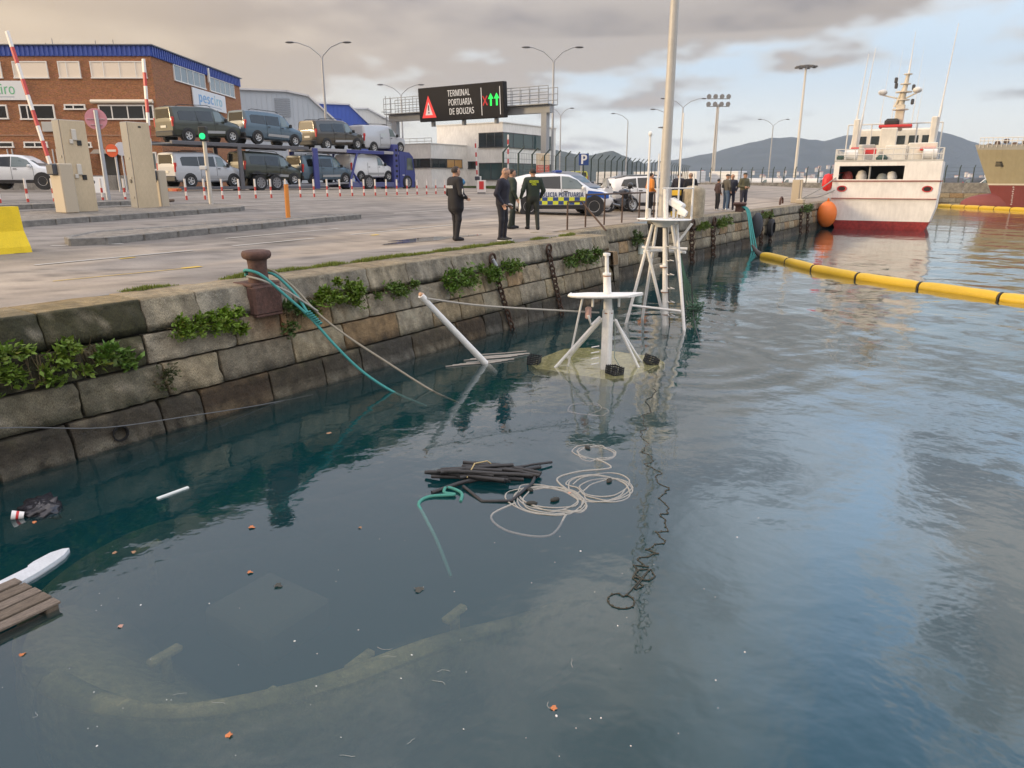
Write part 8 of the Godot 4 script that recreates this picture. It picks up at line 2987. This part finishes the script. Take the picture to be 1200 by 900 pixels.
func person(label: String, at: Vector3, turn: float, tall: float, look: Dictionary, group := "") -> Node3D:
	var o := thing("person", label, "person", at, turn, group)
	var k := tall / 1.75
	var skin: Color = look.get("skin", Color(0.42, 0.25, 0.17))
	var top: Color = look.top
	var leg: Color = look.legs
	var shoe: Color = look.get("shoes", Color(0.015, 0.015, 0.016))
	var cell: float = look.get("cell", 0.018)
	var lean: float = look.get("lean", 0.0)
	var bulk: float = look.get("bulk", 1.0)
	var long_coat: float = look.get("coat", 0.0)
	# joints
	var hip := Vector3(0, 0.93, 0)
	var chest := Vector3(0, 1.33, 0.0 + lean * 0.6)
	var neck := Vector3(0, 1.475, -0.01 + lean)
	var head := neck + Vector3(look.get("head_x", 0.0), 0.155, 0.035 + look.get("head_z", 0.0))
	var stride: float = look.get("stride", 0.0)
	var feet: Array = look.get("feet", [Vector3(0.11, 0, 0.02 + stride), Vector3(-0.11, 0, -stride)])
	var bones := []
	for s in [1.0, -1.0]:
		var f: Vector3 = feet[0] if s > 0 else feet[1]
		var ankle := f + Vector3(0, 0.085, -0.02)
		var knee := (Vector3(0.1 * s, 0.9, 0) + ankle) / 2 + Vector3(0.01 * s, 0.02, 0.035 + absf(stride) * 0.15)
		bones.append([Vector3(0.085 * s, 0.90, 0), knee, 0.098 * bulk, 0.074, leg])
		bones.append([knee, ankle, 0.072, 0.056, leg])
		bones.append([ankle + Vector3(0, -0.035, -0.02), f + Vector3(0.02 * s, 0.035, 0.15), 0.045, 0.036, shoe])
		bones.append([ankle + Vector3(0, -0.045, -0.035), f + Vector3(0.02 * s, 0.03, 0.08), 0.042, 0.04, shoe])
	bones.append([hip + Vector3(0.055, -0.02, 0), hip + Vector3(-0.055, -0.02, 0), 0.125 * bulk, 0.125 * bulk, leg])
	bones.append([hip + Vector3(0.05, 0.08, 0.0), chest + Vector3(0.06, 0, 0), 0.128 * bulk, 0.135 * bulk, top])
	bones.append([hip + Vector3(-0.05, 0.08, 0.0), chest + Vector3(-0.06, 0, 0), 0.128 * bulk, 0.135 * bulk, top])
	if long_coat > 0.0:
		for s in [1.0, -1.0]: bones.append([hip + Vector3(0.06 * s, 0.05, 0), hip + Vector3(0.07 * s, -long_coat, 0), 0.135 * bulk, 0.135 * bulk, top])
	bones.append([chest + Vector3(0.13, 0.07, -0.01), chest + Vector3(-0.13, 0.07, -0.01), 0.095 * bulk, 0.095 * bulk, top])
	bones.append([neck + Vector3(0, -0.04, -0.005), neck + Vector3(0, 0.0, 0), 0.075, 0.062, top])
	bones.append([neck, head + Vector3(0, -0.05, -0.02), 0.054, 0.055, skin])
	bones.append([head + Vector3(0, 0.02, -0.015), head + Vector3(0, -0.02, 0.015), 0.088, 0.078, skin])
	var arms: Array = look.arms   # [[elbow, wrist] left (+x), [elbow, wrist] right]
	for n in 2:
		var s := 1.0 if n == 0 else -1.0
		var sh := chest + Vector3(0.185 * s * (0.5 + 0.5 * bulk), 0.09, -0.01)
		var el: Vector3 = arms[n][0]
		var wr: Vector3 = arms[n][1]
		bones.append([sh, el, 0.072 * bulk, 0.056 * bulk, top])
		bones.append([el, wr, 0.055 * bulk, 0.042, top])
	for q in bones:
		for x in 2: q[x] = q[x] * k
		q[2] *= k
		q[3] *= k
	var b := MB.new()
	field_mesh(b, bones, cell, 0.035)
	# head and hands in finer grids of the same body
	var hd := head * k
	var fwd := Vector3(look.get("look_x", 0.0), look.get("look_y", 0.0), 1.0).normalized()
	var rt := Vector3.UP.cross(fwd).normalized()
	var up := fwd.cross(rt)
	var H := func(x: float, y: float, z: float) -> Vector3: return hd + (rt * x + up * y + fwd * z) * k
	var dark := Color(0.03, 0.02, 0.017)
	var hb := [
		[H.call(0, 0.03, -0.02), H.call(0, 0.03, 0.015), 0.088 * k, 0.085 * k, skin],
		[H.call(0, -0.03, 0.02), H.call(0, -0.075, 0.045), 0.072 * k, 0.046 * k, skin],
		[H.call(0, -0.06, -0.02), H.call(0, -0.15, -0.035), 0.056 * k, 0.056 * k, skin],
		[H.call(0, 0.005, 0.092), H.call(0, -0.028, 0.108), 0.011 * k, 0.017 * k, skin],
		[H.call(-0.022, -0.062, 0.082), H.call(0.022, -0.062, 0.082), 0.011 * k, 0.011 * k, Color(skin.r * 0.75, skin.g * 0.55, skin.b * 0.55)],
		[H.call(0.034, 0.008, 0.086), H.call(0.034, 0.008, 0.088), 0.011 * k, 0.011 * k, dark],
		[H.call(-0.034, 0.008, 0.086), H.call(-0.034, 0.008, 0.088), 0.011 * k, 0.011 * k, dark],
		[H.call(0.089, 0.01, -0.005), H.call(0.088, -0.03, 0.0), 0.02 * k, 0.015 * k, skin],
		[H.call(-0.089, 0.01, -0.005), H.call(-0.088, -0.03, 0.0), 0.02 * k, 0.015 * k, skin]]
	field_mesh(b, hb, 0.0085 if cell < 0.025 else 0.014, 0.014)
	for n in 2:
		var el: Vector3 = arms[n][0] * k
		var wr: Vector3 = arms[n][1] * k
		var s := 1.0 if n == 0 else -1.0
		var d := (wr - el).normalized()
		var side := d.cross(Vector3(s, 0.2, 0.0)).normalized()   # across the palm, towards the thumb
		if side.z < 0: side = -side
		var palm_n := d.cross(side).normalized() * s
		var fb := [[wr - d * 0.03, wr + d * 0.03, 0.03 * k, 0.03 * k, skin]]
		for f in 4:
			var across := (0.028 - 0.019 * f)
			var l: float = [0.072, 0.08, 0.075, 0.06][f] * k
			var r0 := wr + d * 0.085 * k + side * across * k
			fb.append([wr + d * 0.02 * k + side * across * 0.8 * k, r0, 0.017 * k, 0.0125 * k, skin])
			var mid := r0 + (d * 0.9 - palm_n * 0.35).normalized() * l * 0.5
			fb.append([r0, mid, 0.0105 * k, 0.0095 * k, skin])
			fb.append([mid, mid + (d * 0.55 - palm_n * 0.8).normalized() * l * 0.5, 0.0095 * k, 0.008 * k, skin])
		var tb := wr + d * 0.03 * k + side * 0.03 * k
		fb.append([tb, tb + (d * 0.7 + side * 0.7).normalized() * 0.045 * k, 0.014 * k, 0.011 * k, skin])
		fb.append([tb + (d * 0.7 + side * 0.7).normalized() * 0.045 * k, tb + (d * 0.95 + side * 0.75).normalized() * 0.085 * k, 0.011 * k, 0.009 * k, skin])
		field_mesh(b, fb, 0.006 if cell < 0.025 else 0.011, 0.008)
	var bm := m(1.0, 1.0, 1.0, 0.82)
	part("body", b, bm, o)
	# hair or cap
	var hair: Color = look.get("hair", Color(0.02, 0.016, 0.013))
	b = MB.new()
	if look.get("cap", false):
		b.ball(H.call(0, 0.06, -0.01), Vector3(0.098, 0.075, 0.108) * k, 14, 8, Basis(rt, up, fwd))
		b.rbox(H.call(0, 0.055, 0.12), Vector3(0.13, 0.012, 0.11) * k, 0.005, Basis(rt, up, fwd))
		part("cap", b, m(hair.r, hair.g, hair.b, 0.8), o)
	else:
		var thick: float = look.get("hair_thick", 0.008)
		var rows := []
		for j in 9:
			var row := PackedVector3Array()
			var t := PI / 2 - PI * 0.66 * j / 8.0
			for i in 17:
				var a := TAU * i / 16.0
				var dirv := Vector3(cos(t) * sin(a), sin(t), cos(t) * cos(a))
				var face := clampf(dirv.z, 0, 1)
				var keep := 1.0 + thick / 0.09 - (0.25 if dirv.z > 0.25 and dirv.y < 0.35 + 0.2 * face else 0.0)
				row.append(H.call(dirv.x * 0.089 * keep, 0.028 + dirv.y * 0.09 * keep, -0.006 + dirv.z * 0.104 * keep))
			rows.append(row)
		b.grid(rows)
		part("hair", b, m(hair.r, hair.g, hair.b, 0.75), o)
	return o

func build_people() -> void:
	var navy := Color(0.012, 0.014, 0.024)
	var black := Color(0.010, 0.010, 0.013)
	# officer in a dark jacket gazing along the quay
	var y1 := yard_y(-2.3)
	var o := person("officer in dark jacket with light blue shoulder, standing alone on the left and looking up", Vector3(14.2, y1, -2.25), 1.22, 1.76, {"top": black, "legs": Color(0.012, 0.012, 0.018), "coat": 0.14, "bulk": 1.17, "look_y": 0.12, "hair": Color(0.035, 0.026, 0.022), "feet": [Vector3(0.10, 0, 0.05), Vector3(-0.10, 0, -0.04)], "arms": [[Vector3(0.29, 1.12, -0.02), Vector3(0.17, 1.02, 0.19)], [Vector3(-0.29, 1.12, -0.02), Vector3(-0.17, 1.02, 0.19)]]})
	var b := MB.new()
	b.ball(Vector3(-0.17, 1.40, 0.03), Vector3(0.12, 0.085, 0.13), 12, 8, Basis(Vector3(0, 0, 1), 0.45))
	b.ball(Vector3(0.17, 1.40, 0.03), Vector3(0.12, 0.085, 0.13), 12, 8, Basis(Vector3(0, 0, 1), -0.45))
	part("shoulder_panel", b, m(0.035, 0.16, 0.30, 0.8), o)
	text("lettering", "POLICIA", 0.062, m(0.6, 0.62, 0.64, 0.6), o, Transform3D(Basis(Vector3.UP, PI), Vector3(0.0, 1.28, -0.168)), 0.26, true, 0.02)
	b = MB.new()
	b.tube([Vector3(-0.355, 1.24, -0.02), Vector3(-0.355, 1.12, -0.03), Vector3(-0.325, 1.07, 0.03)], 0.016, 5)
	part("sleeve_stripe", b, m(0.6, 0.6, 0.62, 0.6), o)
	# man in navy sweater looking down
	o = person("grey haired man in navy sweater with white soled trainers, looking down at the water", Vector3(14.75, yard_y(-1.3), -1.25), 0.25, 1.72, {"top": navy, "legs": Color(0.012, 0.013, 0.02), "bulk": 1.12, "lean": 0.05, "head_z": 0.02, "look_y": -0.42, "hair": Color(0.20, 0.15, 0.13), "hair_thick": 0.003, "shoes": Color(0.03, 0.03, 0.03), "feet": [Vector3(0.10, 0, 0.03), Vector3(-0.10, 0, 0.0)], "arms": [[Vector3(0.28, 1.14, -0.05), Vector3(0.20, 0.90, 0.10)], [Vector3(-0.28, 1.14, -0.05), Vector3(-0.20, 0.90, 0.08)]]})
	for s in [0.105, -0.105]:
		b = MB.new()
		b.rbox(Vector3(s * 1.12, 0.012, 0.05 + (0.03 if s > 0 else 0.0)), Vector3(0.095, 0.025, 0.27), 0.01)
		part("shoe_sole", b, m(0.66, 0.65, 0.62, 0.6), o)
	b = MB.new()
	b.rbox(Vector3(0.12, 0.86, 0.17), Vector3(0.16, 0.03, 0.09), 0.01, Basis(Vector3(0, 0, 1), -0.2))
	solo("folded_paper", b, m(0.62, 0.62, 0.62, 0.7), "folded white paper held by the man in the navy sweater", "paper").transform = o.transform
	# two civil guards
	var guard := Color(0.018, 0.030, 0.022)
	o = person("guard in dark green uniform half hidden behind the man in the navy sweater", Vector3(18.5, yard_y(-3.5), -3.45), 0.9, 1.74, {"top": guard, "legs": Color(0.014, 0.02, 0.017), "bulk": 1.1, "stride": 0.08, "arms": [[Vector3(0.28, 1.14, -0.04), Vector3(0.26, 0.9, 0.05)], [Vector3(-0.28, 1.14, -0.04), Vector3(-0.26, 0.9, 0.08)]]})
	o = person("guard in dark green uniform with yellow lettering on his back, walking to the police car", Vector3(18.75, yard_y(-2.9), -2.85), 2.35, 1.78, {"top": guard, "legs": Color(0.016, 0.02, 0.017), "bulk": 1.15, "stride": 0.17, "look_x": 0.1, "arms": [[Vector3(0.31, 1.13, -0.06), Vector3(0.36, 0.90, 0.04)], [Vector3(-0.31, 1.13, -0.04), Vector3(-0.27, 0.93, 0.14)]]})
	text("lettering", "GUARDIA", 0.075, m(0.55, 0.62, 0.03, 0.6), o, Transform3D(Basis(Vector3.UP, PI), Vector3(0, 1.40, -0.150)), 0.27, true, 0.02)
	text("lettering", "CIVIL", 0.06, m(0.55, 0.62, 0.03, 0.6), o, Transform3D(Basis(Vector3.UP, PI), Vector3(0, 1.325, -0.158)), 0.15, true, 0.02)
	b = MB.new()
	b.rbox(Vector3(0.40, 0.72, 0.05), Vector3(0.03, 0.34, 0.26), 0.008, Basis(Vector3(1, 0, 0), 0.5))
	var fo := solo("document_folder", b, m(0.66, 0.67, 0.66, 0.6), "white folder carried by the guard with yellow lettering", "folder")
	fo.transform = o.transform
	b = MB.new()
	b.rbox(Vector3(0.40, 0.845, 0.11), Vector3(0.036, 0.13, 0.2), 0.006, Basis(Vector3(1, 0, 0), 0.5))
	part("yellow_flap", b, m(0.6, 0.72, 0.05, 0.6), fo)
	# farther people
	person("person in orange vest standing behind the tall mast", Vector3(29.6, yard_y(-3.6), -3.65), 0.8, 1.72, {"cell": 0.028, "top": Color(0.60, 0.21, 0.03), "legs": black, "bulk": 1.1, "arms": [[Vector3(0.28, 1.14, -0.04), Vector3(0.2, 1.0, 0.14)], [Vector3(-0.28, 1.14, -0.04), Vector3(-0.2, 1.0, 0.14)]]})
	person("man in black jacket by the pale round pillar, the nearer of two", Vector3(32.0, yard_y(-2.9), -2.75), 2.2, 1.76, {"cell": 0.028, "top": black, "legs": black, "bulk": 1.15, "hair": Color(0.25, 0.17, 0.13), "arms": [[Vector3(0.29, 1.13, -0.04), Vector3(0.24, 0.9, 0.06)], [Vector3(-0.29, 1.13, -0.04), Vector3(-0.24, 0.9, 0.06)]]}, "people standing on the far quay")
	person("man in navy jacket partly behind the one in black by the round pillar", Vector3(31.9, yard_y(-3.4), -3.25), 1.6, 1.76, {"cell": 0.028, "top": navy, "legs": black, "bulk": 1.15, "arms": [[Vector3(0.29, 1.13, -0.04), Vector3(0.24, 0.9, 0.06)], [Vector3(-0.29, 1.13, -0.04), Vector3(-0.24, 0.9, 0.06)]]}, "people standing on the far quay")
	person("small person in black with white shoes, leftmost of the four on the far quay", Vector3(36.6, yard_y(-2.9), -2.95), 0.9, 1.52, {"cell": 0.028, "top": Color(0.05, 0.03, 0.03), "legs": black, "shoes": Color(0.6, 0.6, 0.6), "bulk": 0.9, "arms": [[Vector3(0.25, 1.14, -0.04), Vector3(0.2, 0.95, 0.08)], [Vector3(-0.25, 1.14, -0.04), Vector3(-0.2, 0.95, 0.08)]]}, "people standing on the far quay")
	person("person in jeans and grey brown jacket, second of the four on the far quay", Vector3(36.7, yard_y(-2.5), -2.55), 1.0, 1.74, {"cell": 0.028, "top": Color(0.09, 0.08, 0.065), "legs": Color(0.07, 0.11, 0.18), "shoes": Color(0.6, 0.6, 0.6), "cap": true, "hair": Color(0.05, 0.05, 0.05), "arms": [[Vector3(0.28, 1.14, -0.02), Vector3(0.16, 1.04, 0.18)], [Vector3(-0.28, 1.14, -0.04), Vector3(-0.2, 0.95, 0.08)]]}, "people standing on the far quay")
	person("person in dark blue clothes in the middle of the group of four", Vector3(37.4, yard_y(-2.5), -2.5), -1.4, 1.74, {"cell": 0.028, "top": Color(0.02, 0.024, 0.045), "legs": Color(0.02, 0.022, 0.04), "hair": Color(0.28, 0.15, 0.08), "arms": [[Vector3(0.28, 1.14, -0.04), Vector3(0.22, 0.93, 0.08)], [Vector3(-0.28, 1.14, -0.04), Vector3(-0.2, 0.95, 0.08)]]}, "people standing on the far quay")
	person("man in olive green jacket and cap, rightmost of the four on the far quay", Vector3(36.9, yard_y(-1.9), -1.75), -0.6, 1.80, {"cell": 0.028, "top": Color(0.085, 0.08, 0.045), "legs": Color(0.03, 0.03, 0.045), "bulk": 1.15, "cap": true, "hair": Color(0.03, 0.035, 0.03), "arms": [[Vector3(0.29, 1.13, -0.02), Vector3(0.12, 1.08, 0.18)], [Vector3(-0.29, 1.13, -0.02), Vector3(-0.12, 1.1, 0.18)]]}, "people standing on the far quay")
